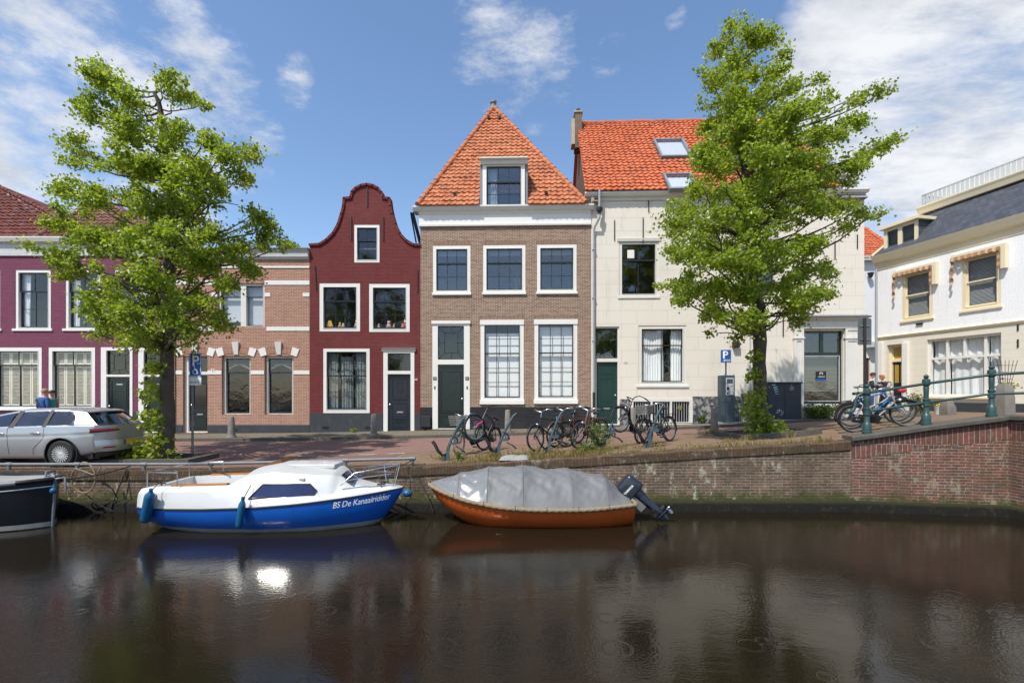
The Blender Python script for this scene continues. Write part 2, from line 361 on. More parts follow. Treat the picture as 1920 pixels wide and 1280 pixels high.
# quay and ground
def old_quay(name,c1,c2,mortar,bw,bh,dirt,lichen,mossz=.42,mosst=None):
    t=NT(name); co=t.coord(); sp=t.n('SeparateXYZ'); t.lk(co,sp.inputs[0])
    u=t.math('ADD',sp.outputs[0],sp.outputs[1]); cb=t.n('CombineXYZ'); t.lk(u,cb.inputs[0]); t.lk(sp.outputs[2],cb.inputs[1])
    wb=t.n('TexNoise'); t.lk(co,wb.inputs['Vector']); wb.inputs['Scale'].default_value=1.7; wb.inputs['Detail'].default_value=4
    off=t.n('VectorMath',operation='MULTIPLY_ADD'); t.lk(wb.outputs['Color'],off.inputs[0]); off.inputs[1].default_value=(.03,.02,0); t.lk(cb.outputs[0],off.inputs[2])
    b=t.n('TexBrick'); t.lk(off.outputs[0],b.inputs['Vector']); b.inputs['Scale'].default_value=1; b.inputs['Brick Width'].default_value=bw; b.inputs['Row Height'].default_value=bh; b.inputs['Mortar Size'].default_value=.009; b.inputs['Mortar Smooth'].default_value=.4
    b.inputs['Color1'].default_value=tuple(c1)+(1,); b.inputs['Color2'].default_value=tuple(c2)+(1,); b.inputs['Mortar'].default_value=tuple(mortar)+(1,)
    c=b.outputs['Color']
    wn=t.noise(co,9,5,.7); c=t.mix(t.ramp(wn,.35,.75,0,.5),c,tuple(x*.45 for x in c1))
    d1=t.ramp(t.noise(co,1.3,8,.72),.42,.64,0,dirt); c=t.mix(d1,c,(.075,.056,.034))
    d2=t.ramp(t.noise(co,3.6,8,.75),.5,.7,0,dirt*.8); c=t.mix(d2,c,(.085,.07,.035))
    # moss low down, lichen flecks
    z=sp.outputs[2]
    ms=t.math('ADD',z,t.math('MULTIPLY',t.noise(co,4,6,.75),-.9)); mm=t.ramp(ms,mossz-.62,mossz-.38,.85,0); c=t.mix(mm,c,(.055,.065,.012))
    if lichen>0:
        l=t.math('MULTIPLY',t.ramp(t.noise(t.mapped(co,(1,1,.55)),4.6,9,.74),.54,.60,0,1),t.ramp(t.noise(co,.75,3,.5),.43,.55,0,1)); c=t.mix(t.math('MULTIPLY',l,lichen),c,(.40,.375,.28))
        l2=t.ramp(t.noise(t.mapped(co,(1,1,.6)),13,6,.72),.62,.68,0,.8*lichen); c=t.mix(l2,c,(.36,.34,.27))
    hh=t.math('ADD',t.math('MULTIPLY',b.outputs['Fac'],-.8),t.math('MULTIPLY',t.noise(co,14,6,.7),.9))
    t.principled(c,.9,0,t.bump(hh,.8,.025),.25); return t.mat
M['quay_old']=old_quay('weathered_quay_brick',(.22,.135,.09),(.11,.07,.05),(.33,.29,.225),.2,.062,.6,.95)
M['quay_red']=old_quay('red_bridge_brick',(.27,.095,.068),(.125,.082,.065),(.37,.325,.26),.215,.064,.5,.45,.36)
M['quay_top']=old_quay('quay_edge_brick',(.15,.085,.05),(.10,.06,.035),(.07,.06,.04),.07,.4,.85,.35,-9)
M['bridge_soldier']=old_quay('bridge_soldier_brick',(.22,.08,.06),(.13,.065,.052),(.36,.31,.25),.085,.5,.4,.2,-9)
def mossledge():
    t=NT('mossy_ledge'); co=t.coord(); sp=t.n('SeparateXYZ'); t.lk(co,sp.inputs[0])
    n_=t.noise(co,7,6,.7); z=t.math('ADD',sp.outputs[2],t.math('MULTIPLY',n_,-.12))
    c=t.mix(t.ramp(z,.10,.19),(.007,.007,.005),(.026,.029,.007)); c=t.mix(t.ramp(n_,.52,.72,0,.7),c,(.05,.038,.018))
    t.principled(c,.9,0,t.bump(n_,.9,.03),.3); return t.mat
M['moss']=mossledge()
def paving(name,c1,c2,mortar,bw,bh,rot,stain,stainc,grass=0.0,bump=.4):
    t=NT(name); co=t.coord(); v=t.mapped(co,(1,1,1),(0,0,0),(0,0,rot))
    wb=t.n('TexNoise'); t.lk(co,wb.inputs['Vector']); wb.inputs['Scale'].default_value=.8; wb.inputs['Detail'].default_value=3
    off=t.n('VectorMath',operation='MULTIPLY_ADD'); t.lk(wb.outputs['Color'],off.inputs[0]); off.inputs[1].default_value=(.06,.06,0); t.lk(v,off.inputs[2])
    b=t.n('TexBrick'); t.lk(off.outputs[0],b.inputs['Vector']); b.inputs['Scale'].default_value=1; b.inputs['Brick Width'].default_value=bw; b.inputs['Row Height'].default_value=bh; b.inputs['Mortar Size'].default_value=.009; b.inputs['Mortar Smooth'].default_value=.3
    b.inputs['Color1'].default_value=tuple(c1)+(1,); b.inputs['Color2'].default_value=tuple(c2)+(1,); b.inputs['Mortar'].default_value=tuple(mortar)+(1,)
    c=b.outputs['Color']; c=t.mix(t.ramp(t.noise(co,.7,7,.7),.42,.72,0,stain),c,stainc); c=t.mix(t.ramp(t.noise(co,6,5,.7),.5,.75,0,.4),c,tuple(x*.6 for x in c1))
    if grass>0: c=t.mix(t.ramp(t.noise(co,1.1,8,.75),.55,.68,0,grass),c,(.10,.085,.022))
    t.principled(c,.88,0,t.bump(t.math('ADD',t.math('MULTIPLY',b.outputs['Fac'],-1),t.math('MULTIPLY',t.noise(co,20,4),.5)),bump,.012),.3); return t.mat
M['road']=paving('red_brick_road',(.25,.142,.115),(.205,.118,.097),(.16,.11,.09),.2,.1,.785,.35,(.19,.12,.095))
M['klinker']=paving('brown_brick_paving',(.25,.165,.10),(.18,.12,.076),(.10,.072,.045),.2,.1,.785,.45,(.15,.115,.07),.45)
M['pavement']=paving('pavement_bricks',(.2,.165,.125),(.165,.135,.105),(.1,.09,.055),.2,.1,0,.4,(.15,.14,.08),.3)
M['parking']=paving('parking_bricks',(.22,.135,.105),(.18,.11,.088),(.11,.075,.06),.2,.1,0,.5,(.12,.09,.07))
def water():
    t=NT('canal_water'); co=t.coord()
    v=t.mapped(co,(1,1.6,1))
    n1=t.noise(v,1.6,3,.5,.4); n2=t.noise(t.mapped(co,(1,1.5,1),(3,1,0),(0,0,.35)),13,3,.55); n3=t.noise(co,34,2,.5)
    calm=t.ramp(t.noise(co,.35,3,.5),.35,.65,.35,1.0)
    # rain rings
    rings=None
    for sc_,off,prob in ((.85,0,.45),(1.5,7.3,.35)):
        vo=t.n('TexVoronoi'); vo.voronoi_dimensions='2D'; t.lk(t.mapped(co,(1,1,1),(off,off*.7,0)),vo.inputs['Vector']); vo.inputs['Scale'].default_value=sc_
        s2=t.n('SeparateColor'); t.lk(vo.outputs['Color'],s2.inputs[0])
        d=t.math('DIVIDE',vo.outputs['Distance'],sc_)
        rad=t.math('MULTIPLY_ADD',s2.outputs[0],.13,.035)
        x=t.math('DIVIDE',t.math('SUBTRACT',d,rad),.018)
        g=t.math('POWER',2.718,t.math('MULTIPLY',t.math('MULTIPLY',x,x),-1))
        w=t.math('MULTIPLY',g,t.math('SINE',t.math('MULTIPLY',d,190)))
        w=t.math('MULTIPLY',w,t.math('LESS_THAN',s2.outputs[1],prob))
        rings=w if rings is None else t.math('ADD',rings,w)
    hh=t.math('ADD',t.math('MULTIPLY',n1,.45),t.math('MULTIPLY',t.math('ADD',t.math('MULTIPLY',n2,.24),t.math('MULTIPLY',n3,.26)),calm))
    hh=t.math('ADD',hh,t.math('MULTIPLY',rings,.06))
    nm=t.bump(hh,.15,.05)
    t.principled((.0125,.0095,.0055),.06,0,nm,.5,IOR=1.38,Specular_Tint=(1,.93,.82,1)); return t.mat
M['water']=water()
def leafmat(name,c1,c2,trans):
    t=NT(name); a=t.n('Attribute',attribute_name='tint').outputs['Fac']; c=t.mix(a,c1,c2)
    d=t.n('BsdfPrincipled'); t.lk(c,d.inputs['Base Color']); d.inputs['Roughness'].default_value=.38; d.inputs['Specular IOR Level'].default_value=.55
    tr=t.n('BsdfTranslucent'); t.lk(t.mix(a,tuple(x*1.5 for x in trans),trans),tr.inputs[0])
    mx=t.n('MixShader'); mx.inputs[0].default_value=.47; t.lk(d.outputs[0],mx.inputs[1]); t.lk(tr.outputs[0],mx.inputs[2]); t.lk(mx.outputs[0],t.out.inputs[0]); return t.mat
M['leaf']=leafmat('linden_leaves',(.235,.305,.026),(.10,.17,.016),(.36,.44,.03))
M['leaf_bright']=leafmat('young_leaves',(.24,.30,.025),(.15,.22,.02),(.34,.4,.03))
M['weed']=leafmat('weed_leaves',(.12,.17,.03),(.07,.11,.02),(.18,.22,.03))
M['drygrass']=leafmat('dry_grass',(.30,.22,.07),(.14,.15,.035),(.28,.22,.06))
M['yellow']=paint('yellow_petals',(.7,.5,.03),.6,.1)
M['carpaint']=paint('silver_car_paint',(.40,.405,.41),.34,.0,2,metal=.5,coat=.5,rv=0)
M['redlens']=paint('red_lens',(.18,.008,.012),.12,.1,5,coat=.5)
M['plate_yellow']=paint('yellow_plate',(.68,.42,.02),.45,.05)
M['eu_blue']=paint('blue_plate',(.01,.05,.3),.45,.05)
M['plastic_black']=paint('black_plastic',(.02,.02,.022),.55,.15,6)
M['boat_white']=paint('white_gelcoat',(.60,.60,.58),.26,.04,1.6,coat=.3,dirt=.22,dirtc=(.38,.36,.29),rv=.14)
M['nonskid']=paint('grey_nonskid_deck',(.42,.42,.405),.6,.08,3,dirt=.3,dirtc=(.28,.27,.23),bump=.15,bscale=120)
M['hatch_wood']=paint('weathered_hatch_wood',(.17,.065,.025),.5,.25,12)
M['boat_blue']=paint('blue_gelcoat',(.004,.095,.42),.3,.1,1.8,coat=.4)
M['boat_boot']=paint('grey_antifouling',(.34,.35,.33),.6,.2,5,dirt=.5,dirtc=(.12,.12,.06))
M['boat_orange']=paint('orange_gelcoat',(.50,.092,.016),.25,.18,2.5,coat=.4,dirt=.25,dirtc=(.18,.05,.02))
M['boat_black']=paint('black_hull_paint',(.006,.006,.008),.35,.2,2,spec=.3)
M['boat_grey']=paint('grey_deck_paint',(.26,.25,.23),.7,.2,3,bump=.2,dirt=.3)
M['darkpane']=paint('dark_door_pane',(.012,.014,.015),.1,.2,3,coat=.4)
M['blueglass']=paint('dark_blue_acrylic',(.012,.018,.07),.12,.2,3,coat=.5)
M['fender_blue']=paint('blue_fender',(.006,.085,.19),.4,.15,6,dirt=.2,dirtc=(.05,.12,.15))
M['cover']=paint('grey_boat_cover',(.14,.143,.143),.58,.07,2.5,dirt=.35,dirtc=(.17,.165,.15))
M['cover_clear']=paint('clear_vinyl',(.18,.185,.185),.24,.12,4,coat=.4)
M['outboard']=paint('outboard_navy',(.014,.018,.028),.3,.12,6,coat=.4)
M['sign_blue']=paint('blue_sign',(.004,.085,.33),.4,.04)
M['sign_white']=paint('sign_white',(.8,.8,.8),.5,.02)
M['sign_grey']=paint('grey_sign_back',(.11,.12,.12),.55,.15,5,dirt=.3,dirtc=(.2,.2,.19))
M['cabinet']=paint('dark_cabinet',(.02,.025,.034),.5,.3,4,dirt=.35,dirtc=(.09,.1,.11))
M['meter']=paint('meter_grey',(.04,.06,.075),.45,.1,5)
M['lightgrey']=paint('light_grey_panel',(.42,.43,.44),.45,.08,6)
M['sack']=paint('grey_sack',(.27,.265,.245),.85,.2,7,bump=.5,dirt=.4,dirtc=(.2,.17,.12))
M['awning']=paint('awning_cloth',(.5,.34,.18),.85,.2,4)
M['awning_dark']=paint('awning_stripe',(.30,.16,.09),.85,.2,4)
def cloth(name,c): M[name]=paint(name,c,.85,.12,7); return M[name]
for nm_,c_ in (('cloth_blue',(.03,.09,.27)),('cloth_dark',(.02,.02,.028)),('cloth_grey',(.5,.52,.54)),('cloth_jeans',(.04,.06,.12)),('cloth_teal',(.02,.3,.26)),('cloth_pink',(.5,.12,.2)),('hair_brown',(.06,.03,.018)),('hair_orange',(.45,.13,.03)),('hair_fair',(.33,.2,.1)),('toy_yellow',(.7,.4,.06)),('toy_pink',(.6,.38,.36)),('toy_white',(.7,.66,.58)),('toy_orange',(.6,.25,.1)),('toy_red',(.45,.04,.08))): cloth(nm_,c_)
for nm_,c_ in (('bike_teal',(.01,.12,.13)),('bike_pink',(.6,.06,.16)),('bike_black',(.014,.013,.013)),('bike_brown',(.08,.03,.022)),('bike_bronze',(.12,.07,.035)),('bike_blue',(.01,.16,.45)),('bike_silver',(.3,.31,.32)),('bike_orange',(.4,.13,.02)),('wicker_grey',(.2,.19,.17)),('enamel_red',(.5,.02,.03)),('pot_white',(.6,.6,.57))): M[nm_]=paint(nm_,c_,.35,.15,8)
# ------------------------------------------------------------------ house kit
def inpoly(x,y,p):
    r=False; j=len(p)-1
    for i in range(len(p)):
        xi,yi=p[i]; xj,yj=p[j]
        if (yi>y)!=(yj>y) and x<(xj-xi)*(y-yi)/(yj-yi)+xi: r=not r
        j=i
    return r
def tiled(mb,O,U,Vd,poly,tw=.245,th=.285,amp=.042,lift=.048,ns=7,m=0,hole=None):
    O=V(O);U=V(U);Vd=V(Vd);N=U.cross(Vd)
    us=[p[0] for p in poly]; vs=[p[1] for p in poly]
    u0,u1,v0,v1=min(us),max(us),min(vs),max(vs)
    prof=[amp*(.5+.5*math.sin(2*pi*k/ns))**1.4 for k in range(ns)]
    nj=int((v1-v0)/th)+1; ni=int((u1-u0)/tw)+1; r=random.Random(5)
    tint={}
    for j in range(nj):
        va=v0+j*th; vb=va+th+.015; sh=r.uniform(-.02,.02)
        for i in range(ni):
            tn=max(.001,min(.999,r.gauss(.5,.27))); dz=r.uniform(-.012,.012)
            for k in range(ns):
                ua=u0+(i+k/ns)*tw+sh; ub=u0+(i+(k+1)/ns)*tw+sh
                if not inpoly((ua+ub)/2,(va+vb)/2,poly): continue
                if hole and hole((ua+ub)/2,(va+vb)/2): continue
                ha=prof[k]; hb=prof[(k+1)%ns]
                a=O+U*ua+Vd*va; b=O+U*ub+Vd*va; c=O+U*ub+Vd*vb; d=O+U*ua+Vd*vb
                p=[a+N*(ha+lift+dz),b+N*(hb+lift+dz),c+N*(hb+dz),d+N*(ha+dz),a+N*(ha-.01),b+N*(hb-.01)]
                mb.add(p,[(0,1,2,3),(4,5,1,0)],m,tn)
    return mb
def ridge(mb,a,b,r=.11,seg=.34,m=0,n=10):
    a=V(a);b=V(b);L=(b-a).length;k=max(1,int(L/seg)); q=random.Random(3)
    for i in range(k):
        w0=V((0,0,.018*math.sin(i*1.7))); p=a.lerp(b,i/k)+w0; e=a.lerp(b,min(1,(i+1)/k+.03/L)); b0=len(mb.f)
        mb.tube([p,p.lerp(e,.12),p.lerp(e,.14),e],[r*1.1,r*1.1,r,r*.9],n,m)
        for x in range(b0,len(mb.f)): mb.t[x]=max(.01,min(.99,.5+0*i+q.uniform(-.3,.3)))
    return mb
class House:
    def __init__(s,name,label,cat,pxl,Yl,pxr,Yr,group=None):
        s.A=V((X_of(pxl,Yl),Yl)); B=V((X_of(pxr,Yr),Yr)); d=B-s.A; s.W=d.length; s.d=d.normalized()
        s.ang=math.atan2(s.d.y,s.d.x); s.root=thing(name,label,cat,(s.A.x,s.A.y,0),(0,0,s.ang),group); s.holes=[]
    def p(s,px,py,off=0.0):
        """photo pixel -> (u,z) on the facade plane shifted outward by off"""
        n=V((s.d.y,-s.d.x)); a=s.A+n*off; r=V(((px-CX)/F,1.0))
        # a + d*t = r*Y
        det=s.d.x*(-r.y)-(-r.x)*s.d.y
        t=(-a.x*(-r.y)-(-r.x)*(-a.y))/det
        Y=a.y+s.d.y*t
        return t, EYE-(py-HY)*Y/F
    def R(s,x0,y0,x1,y1,at_=None,off=0.0):
        u0=s.p(x0,HY,off)[0]; u1=s.p(x1,HY,off)[0]; c=at_ if at_ is not None else (x0+x1)/2
        return u0,s.p(c,y1,off)[1],u1,s.p(c,y0,off)[1]
    def world(s,u,y,z):
        n=V((s.d.y,-s.d.x)); w=s.A+s.d*u-n*y; return V((w.x,w.y,z))
    def local(s,w):
        q=V((w.x,w.y))-s.A; n=V((s.d.y,-s.d.x)); return V((q.dot(s.d),-q.dot(n),w.z))
    def wall(s,outline,mat,name='wall',th=.3,mats=None):
        return MB().plate(outline,s.holes,0,th).build(name,mat,s.root)
    def part(s,mb,name,mat,**k): return mb.build(name,mat,s.root,**k)
    def window(s,r,fr=.11,frb=None,cols=3,rt=1,rb=2,split=.66,recess=0.0,frame=None,sash=None,glass=None,sill=None,inside=None,proud=.025,sw=.045,head=None,curtain_mat=None,name='window',frt=None):
        u0,z0,u1,z1=r; s.holes.append(rect(*r)); y=recess-proud; frame=frame or M['white']; sash=sash or M['dkgreen']; glass_=glass or M['glass']
        frb=fr if frb is None else frb; frt=fr if frt is None else frt
        i0,j0,i1,j1=u0+fr,z0+frb,u1-fr,z1-frt
        w=MB().plate(rect(*r),[rect(i0,j0,i1,j1)],y,recess+.13)
        # inner bead of the casing
        w.plate(rect(i0-.022,j0-.022,i1+.022,j1+.022),[rect(i0-.002,j0-.002,i1+.002,j1+.002)],y-.012,y-.0005)
        w=w.build(name,frame,s.root)
        b=MB(); ys=recess+.03; jm=lerp(j0,j1,split) if rt else j1
        def leaf(a0,b0,a1,b1,yy,c,rws):
            b.plate(rect(a0,b0,a1,b1),[rect(a0+sw,b0+sw*1.15,a1-sw,b1-sw*.9)],yy,yy+.045)
            A0,B0,A1,B1=a0+sw,b0+sw*1.15,a1-sw,b1-sw*.9
            for i in range(1,c):
                x=lerp(A0,A1,i/c); b.box(x-.013,x+.013,yy+.006,yy+.036,B0,B1)
            for i in range(1,rws):
                zz=lerp(B0,B1,i/rws)
                for q in range(c):
                    b.box(lerp(A0,A1,q/c)+(.013 if q else 0),lerp(A0,A1,(q+1)/c)-(.013 if q<c-1 else 0),yy+.008,yy+.034,zz-.011,zz+.011)
        if rt:
            leaf(i0+.004,jm-.02,i1-.004,j1-.004,ys,cols,rt); leaf(i0+.006,j0+.004,i1-.006,jm+.025,ys+.05,cols,rb)
        else: leaf(i0+.004,j0+.004,i1-.004,j1-.004,ys,cols,rb)
        b.build('sash',sash,w)
        g=MB(); g.poly([(i0,ys+.02,jm),(i1,ys+.02,jm),(i1,ys+.02,j1),(i0,ys+.02,j1)])
        if rt: g.poly([(i0,ys+.07,j0),(i1,ys+.07,j0),(i1,ys+.07,jm),(i0,ys+.07,jm)])
        else: g=MB().poly([(i0,ys+.02,j0),(i1,ys+.02,j0),(i1,ys+.02,j1),(i0,ys+.02,j1)])
        g.build('pane',glass_,w)
        if sill:
            e,hh=sill; MB().bbox(u0-e,u1+e,y-.07,recess+.02,z0-hh,z0-.001,.008).build('sill',frame,w)
        if head:
            e,hh=head; MB().bbox(u0-e,u1+e,y-.03,recess+.02,z1-hh,z1+.005,.008).build('lintel',frame,w)
        if inside:
            for spec in inside: s.inside(w,i0,j0,i1,j1,recess+.2,*spec)
        return w
    def inside(s,w,i0,j0,i1,j1,y,kind,a=0.0,b=1.0,lo=0.0,hi=1.0,mat='curtain',wave=9):
        """curtain / blind between fractions a..b across and lo..hi up"""
        x0,x1=lerp(i0,i1,a)-(.03 if a==0 else 0),lerp(i0,i1,b)+(.03 if b==1 else 0); z0,z1=lerp(j0,j1,lo),lerp(j0,j1,hi)
        if kind=='curtain':
            rows=[]; n=max(8,int((x1-x0)*wave*5)); ph=rng.random()*6
            for zi in range(9):
                t=zi/8; rows.append([(lerp(x0,x1,i/n)+.012*math.sin(ph+t*3+i),y+.03*math.sin(ph+i*wave*.55+.5*math.sin(t*4))*(1-.4*t)+.02*math.sin(i*.21+ph),lerp(z0,z1,t)) for i in range(n+1)])
            MB().grid(rows).build('curtain',M[mat],w,smooth=80)
        elif kind=='blind':
            mb=MB(); n=max(2,int((z1-z0)/.055))
            for k in range(n):
                zz=lerp(z0,z1,(k+.5)/n); hh=(z1-z0)/n
                mb.poly([(x0,y-.015,zz-hh*.36),(x1,y-.015,zz-hh*.36),(x1,y+.015,zz+hh*.36),(x0,y+.015,zz+hh*.36)])
            mb.build('blind',M[mat],w)
        elif kind=='roller': MB().poly([(x0,y,z0),(x1,y,z0),(x1,y,z1),(x0,y,z1)]).build('blind',M[mat],w)
    def door(s,r,leaf,transom=None,fr_mat=None,mat=None,panels=(),recess=0.0,proud=.025,lead=None,glass=None,handle=1,slot=None,step=True,depth=.07,knobmat=None,window=None,tmat=None):
        fr_mat=fr_mat or M['white']; mat=mat or M['dkgreen']; u0,z0,u1,z1=r; s.holes.append(rect(*r)); hl=[rect(*leaf)]+([rect(*transom)] if transom else [])
        y=recess-proud; yl=recess+depth
        l0,m0,l1,m1=leaf; d=MB().box(l0+.003,l1-.003,yl,yl+.05,m0+.003,m1-.003)
        for (a,b_,c,e,dep) in panels:     # fractions of the leaf; dep>0 raised moulding
            p0,q0,p1,q1=lerp(l0,l1,a),lerp(m0,m1,b_),lerp(l0,l1,c),lerp(m0,m1,e); k=.032
            d.plate(rect(p0,q0,p1,q1),[rect(p0+k,q0+k,p1-k,q1-k)],yl-dep,yl+.001); d.box(p0+k*2,p1-k*2,yl-dep*.6,yl+.001,q0+k*2,q1-k*2)
        d=d.build('door',mat,s.root)
        MB().plate(rect(*r),hl,y,recess+.13).build('door_frame',fr_mat,d)
        if transom:
            a,b_,c,e=transom; ys=recess+.05; t=MB().plate(rect(a,b_,c,e),[rect(a+.035,b_+.035,c-.035,e-.035)],ys,ys+.05)
            if lead=='frame':
                k=.25; w_,h_=c-a,e-b_; P=lambda x,z:(a+w_*x,ys+.02,b_+h_*z)
                q=[P(.25,.2),P(.75,.2),P(.75,.8),P(.25,.8)]
                for i in range(4): t.tube([q[i],q[(i+1)%4]],.011,6)
                for i,o in enumerate((P(.03,.03),P(.97,.03),P(.97,.97),P(.03,.97))): t.tube([q[i],o],.011,6)
                for x,z,x2,z2 in ((.03,.5,.25,.5),(.75,.5,.97,.5),(.5,.03,.5,.2),(.5,.8,.5,.97)): t.tube([P(x,z),P(x2,z2)],.009,6)
            t=t.build('transom_window',tmat or mat,d); MB().poly([(a,ys+.03,b_),(c,ys+.03,b_),(c,ys+.03,e),(a,ys+.03,e)]).build('pane',glass or M['glass'],t)
        if handle:
            hx=l1-.09 if handle>0 else l0+.09; MB().lathe([(.012,0),(.012,.04),(.035,.045),(.038,.07),(.02,.085)],10,(hx,yl,lerp(m0,m1,.46)),(0,-1,0)).build('handle',knobmat or M['brass'],d,smooth=50)
        if slot:
            cx_,cz_=lerp(l0,l1,slot[0]),lerp(m0,m1,slot[1]); MB().bbox(cx_-.13,cx_+.13,yl-.02,yl,cz_-.03,cz_+.03,.006).build('letter_slot',knobmat or M['brass'],d)
        if window:
            a,b_,c,e=window; p0,q0,p1,q1=lerp(l0,l1,a),lerp(m0,m1,b_),lerp(l0,l1,c),lerp(m0,m1,e)
            g=MB().plate(rect(p0,q0,p1,q1),[rect(p0+.025,q0+.025,p1-.025,q1-.025)],yl-.03,yl)
            g.build('grille',M['iron'],d); MB().poly([(p0,yl-.006,q0),(p1,yl-.006,q0),(p1,yl-.006,q1),(p0,yl-.006,q1)]).build('door_pane',M['darkpane'],d)
        if step: MB().bbox(u0-.03,u1+.03,-.22,recess+.1,z0-.13,z0-.002,.012).build('doorstep',M['kerbstone'],d)
        return d
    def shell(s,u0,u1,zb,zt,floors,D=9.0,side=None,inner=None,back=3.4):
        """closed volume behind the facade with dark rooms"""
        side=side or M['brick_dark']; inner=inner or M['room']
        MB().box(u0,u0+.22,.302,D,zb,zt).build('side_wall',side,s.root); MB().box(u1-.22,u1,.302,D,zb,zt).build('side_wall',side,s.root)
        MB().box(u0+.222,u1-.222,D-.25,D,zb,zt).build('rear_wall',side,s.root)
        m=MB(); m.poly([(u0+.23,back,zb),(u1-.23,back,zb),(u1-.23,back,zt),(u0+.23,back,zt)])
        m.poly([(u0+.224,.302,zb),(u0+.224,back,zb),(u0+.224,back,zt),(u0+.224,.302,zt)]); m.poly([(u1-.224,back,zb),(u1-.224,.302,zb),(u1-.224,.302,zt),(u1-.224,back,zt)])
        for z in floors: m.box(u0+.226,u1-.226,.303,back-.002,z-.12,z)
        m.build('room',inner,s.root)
    def anchor(s,px,y0,y1,lean=0.0):
        u,z1=s.p(px,y0); _,z0=s.p(px,y1); MB().bar((u-lean,-.025,z0),(u,-.025,z1),.035,.03).build('wall_anchor',M['iron'],s.root)
def moulding(prof,x0,x1,ends=True):
    """prof: (y,z) outline swept along x"""
    mb=MB(); k=len(prof)
    mb.add([(x0,y,z) for y,z in prof]+[(x1,y,z) for y,z in prof],[(i,i+k,(i+1)%k+k,(i+1)%k) for i in range(k)]+[tuple(range(k))[::-1],tuple(range(k,2*k))])
    return mb
# ================================================================== purple house
H=House('brick_house','purple painted brick house with white shutters behind the silver car','house',-150,20.2,322.5,20.2)
P=H
zc=H.p(0,480)[1]; zb=.7
for (a,b,c,d) in ((28,505,95,616),(122,505,188,616),(214,505,281,616)):
    H.window(H.R(a,b,c,d),fr=.13,frb=.05,cols=2,rt=1,rb=2,split=.66,recess=.05,sill=(.09,.1),sash=M['dkblue'],inside=(('curtain',0,.24),) if a!=214 else (('curtain',.5,1),),sw=.05)
H.window(H.R(-66,505,0,616),fr=.13,frb=.05,cols=2,rt=1,rb=2,recess=.05,sill=(.09,.1),sash=M['dkblue'],sw=.05)
def shutters(w,H,r,rows=24):
    u0,z0,u1,z1=r; i0,i1,j0,j1=u0+.17,u1-.17,z0+.1,z1-.17
    jt=lerp(j0,j1,.76); y=.17
    for a,b,c,d in ((i0,j0,lerp(i0,i1,.49),jt-.06),(lerp(i0,i1,.51),j0,i1,jt-.06),(i0,jt,i1,j1)):
        mb=MB(); cols=2 if d<j1 else 4
        for q in range(cols):
            x0,x1=lerp(a,c,q/cols)+.012,lerp(a,c,(q+1)/cols)-.012; k=.05
            mb.plate(rect(x0,b,x1,d),[rect(x0+k,b+.07,x1-k,d-.07)],y,y+.03); n=int((d-b-.14)/.058)
            for i in range(n):
                zz=b+.07+(i+.5)*(d-b-.14)/n; mb.add([(x0+k,y-.006,zz-.022),(x1-k,y-.006,zz-.022),(x1-k,y+.036,zz+.022),(x0+k,y+.036,zz+.022)],[(0,1,2,3),(3,2,1,0)])
        mb.build('shutter',M['shutter'],w)
for a,c in ((-14,78),(91,178)):
    r=H.R(a,651,c,765); w=H.window(r,fr=.16,frb=.07,cols=2,rt=1,rb=1,split=.75,recess=.03,sill=(.06,.09),sash=M['dkgreen'],sw=.03); shutters(w,H,r)
for a,c,l0,l1 in ((190,249,200,244),(260,318,270,312)):
    H.door(H.R(a,651,c,811),H.R(l0,706,l1,809),H.R(l0,657,l1,702),panels=((.14,.08,.86,.33,.02),(.14,.4,.86,.93,.02)),lead='frame',handle=-1,slot=(.5,.86),knobmat=M['chrome'] if a==190 else M['brass'])
uL,uR=0,H.W
H.wall([(0,zb),(uR,zb),(uR,zc),(0,zc)],M['wall_purple'])
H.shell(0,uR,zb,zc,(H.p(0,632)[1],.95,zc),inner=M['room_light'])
ul,ur=0,H.p(322,0)[0]
# plinth and cornice
z0_=H.p(0,772)[1]
for a,b in ((-150,-16),(80,90),(179,189),(250,259),(319.5,322)):
    x0,x1=H.p(a,HY)[0]+.0,H.p(b,HY)[0]; MB().box(x0+.01,x1-.01,-.035,-.001,zb,z0_).build('plinth',M['slatbase'],H.root)
zt=H.p(0,446)[1]; zm=H.p(0,455)[1]; zf=H.p(0,474)[1]
moulding([(.0,zc),(-.06,zc),(-.06,zf),(-.03,zf),(-.03,zm-.08),(-.08,zm-.03),(-.13,zm),(0,zm)],ul,ur).build('cornice',M['greywhite'],H.root)
moulding([(.3,zm+.001),(-.17,zm+.001),(-.22,zt-.05),(-.22,zt),(.3,zt)],ul-.02,ur).build('gutter',M['offwhite'],H.root)
# two tiled hip roofs behind the cornice
def hip(H,uA,uB,zE,uP,zP,yP,mat,yE=-.1,rid=None,th=.285,name='roof',hole=None):
    """front hip face: eave uA..uB at yE, top uP (or rid=(u,u2)) at depth yP"""
    L=math.hypot(yP-yE,zP-zE); Vd=V((0,(yP-yE)/L,(zP-zE)/L)); top=[(uP-uA,L)] if rid is None else [(rid[1]-uA,L),(rid[0]-uA,L)]
    mb=tiled(MB(),(uA,yE,zE),(1,0,0),Vd,[(0,0),(uB-uA,0)]+top,th=th,hole=hole)
    for e,a in ((uA,uP if rid is None else rid[0]),(uB,uP if rid is None else rid[1])):
        ridge(mb,(e,yE,zE+.06),(a,yP,zP+.06))
        sgn=1 if e==uB else -1
        mb.add([(e,yE,zE+.03),(a,yP,zP+.03),(a,yP+5.5,zP+.03),(e,yP+5.5,zE+.03)],[(0,3,2,1) if sgn<0 else (0,1,2,3)],0,.5)
    return mb.build(name,mat,H.root)
Yr=24.0
def roof_pt(H,px,py,Y): w=at(px,py,Y); return H.local(w)
a=roof_pt(H,-45,330,24.5); e=roof_pt(H,190,447,20.6)
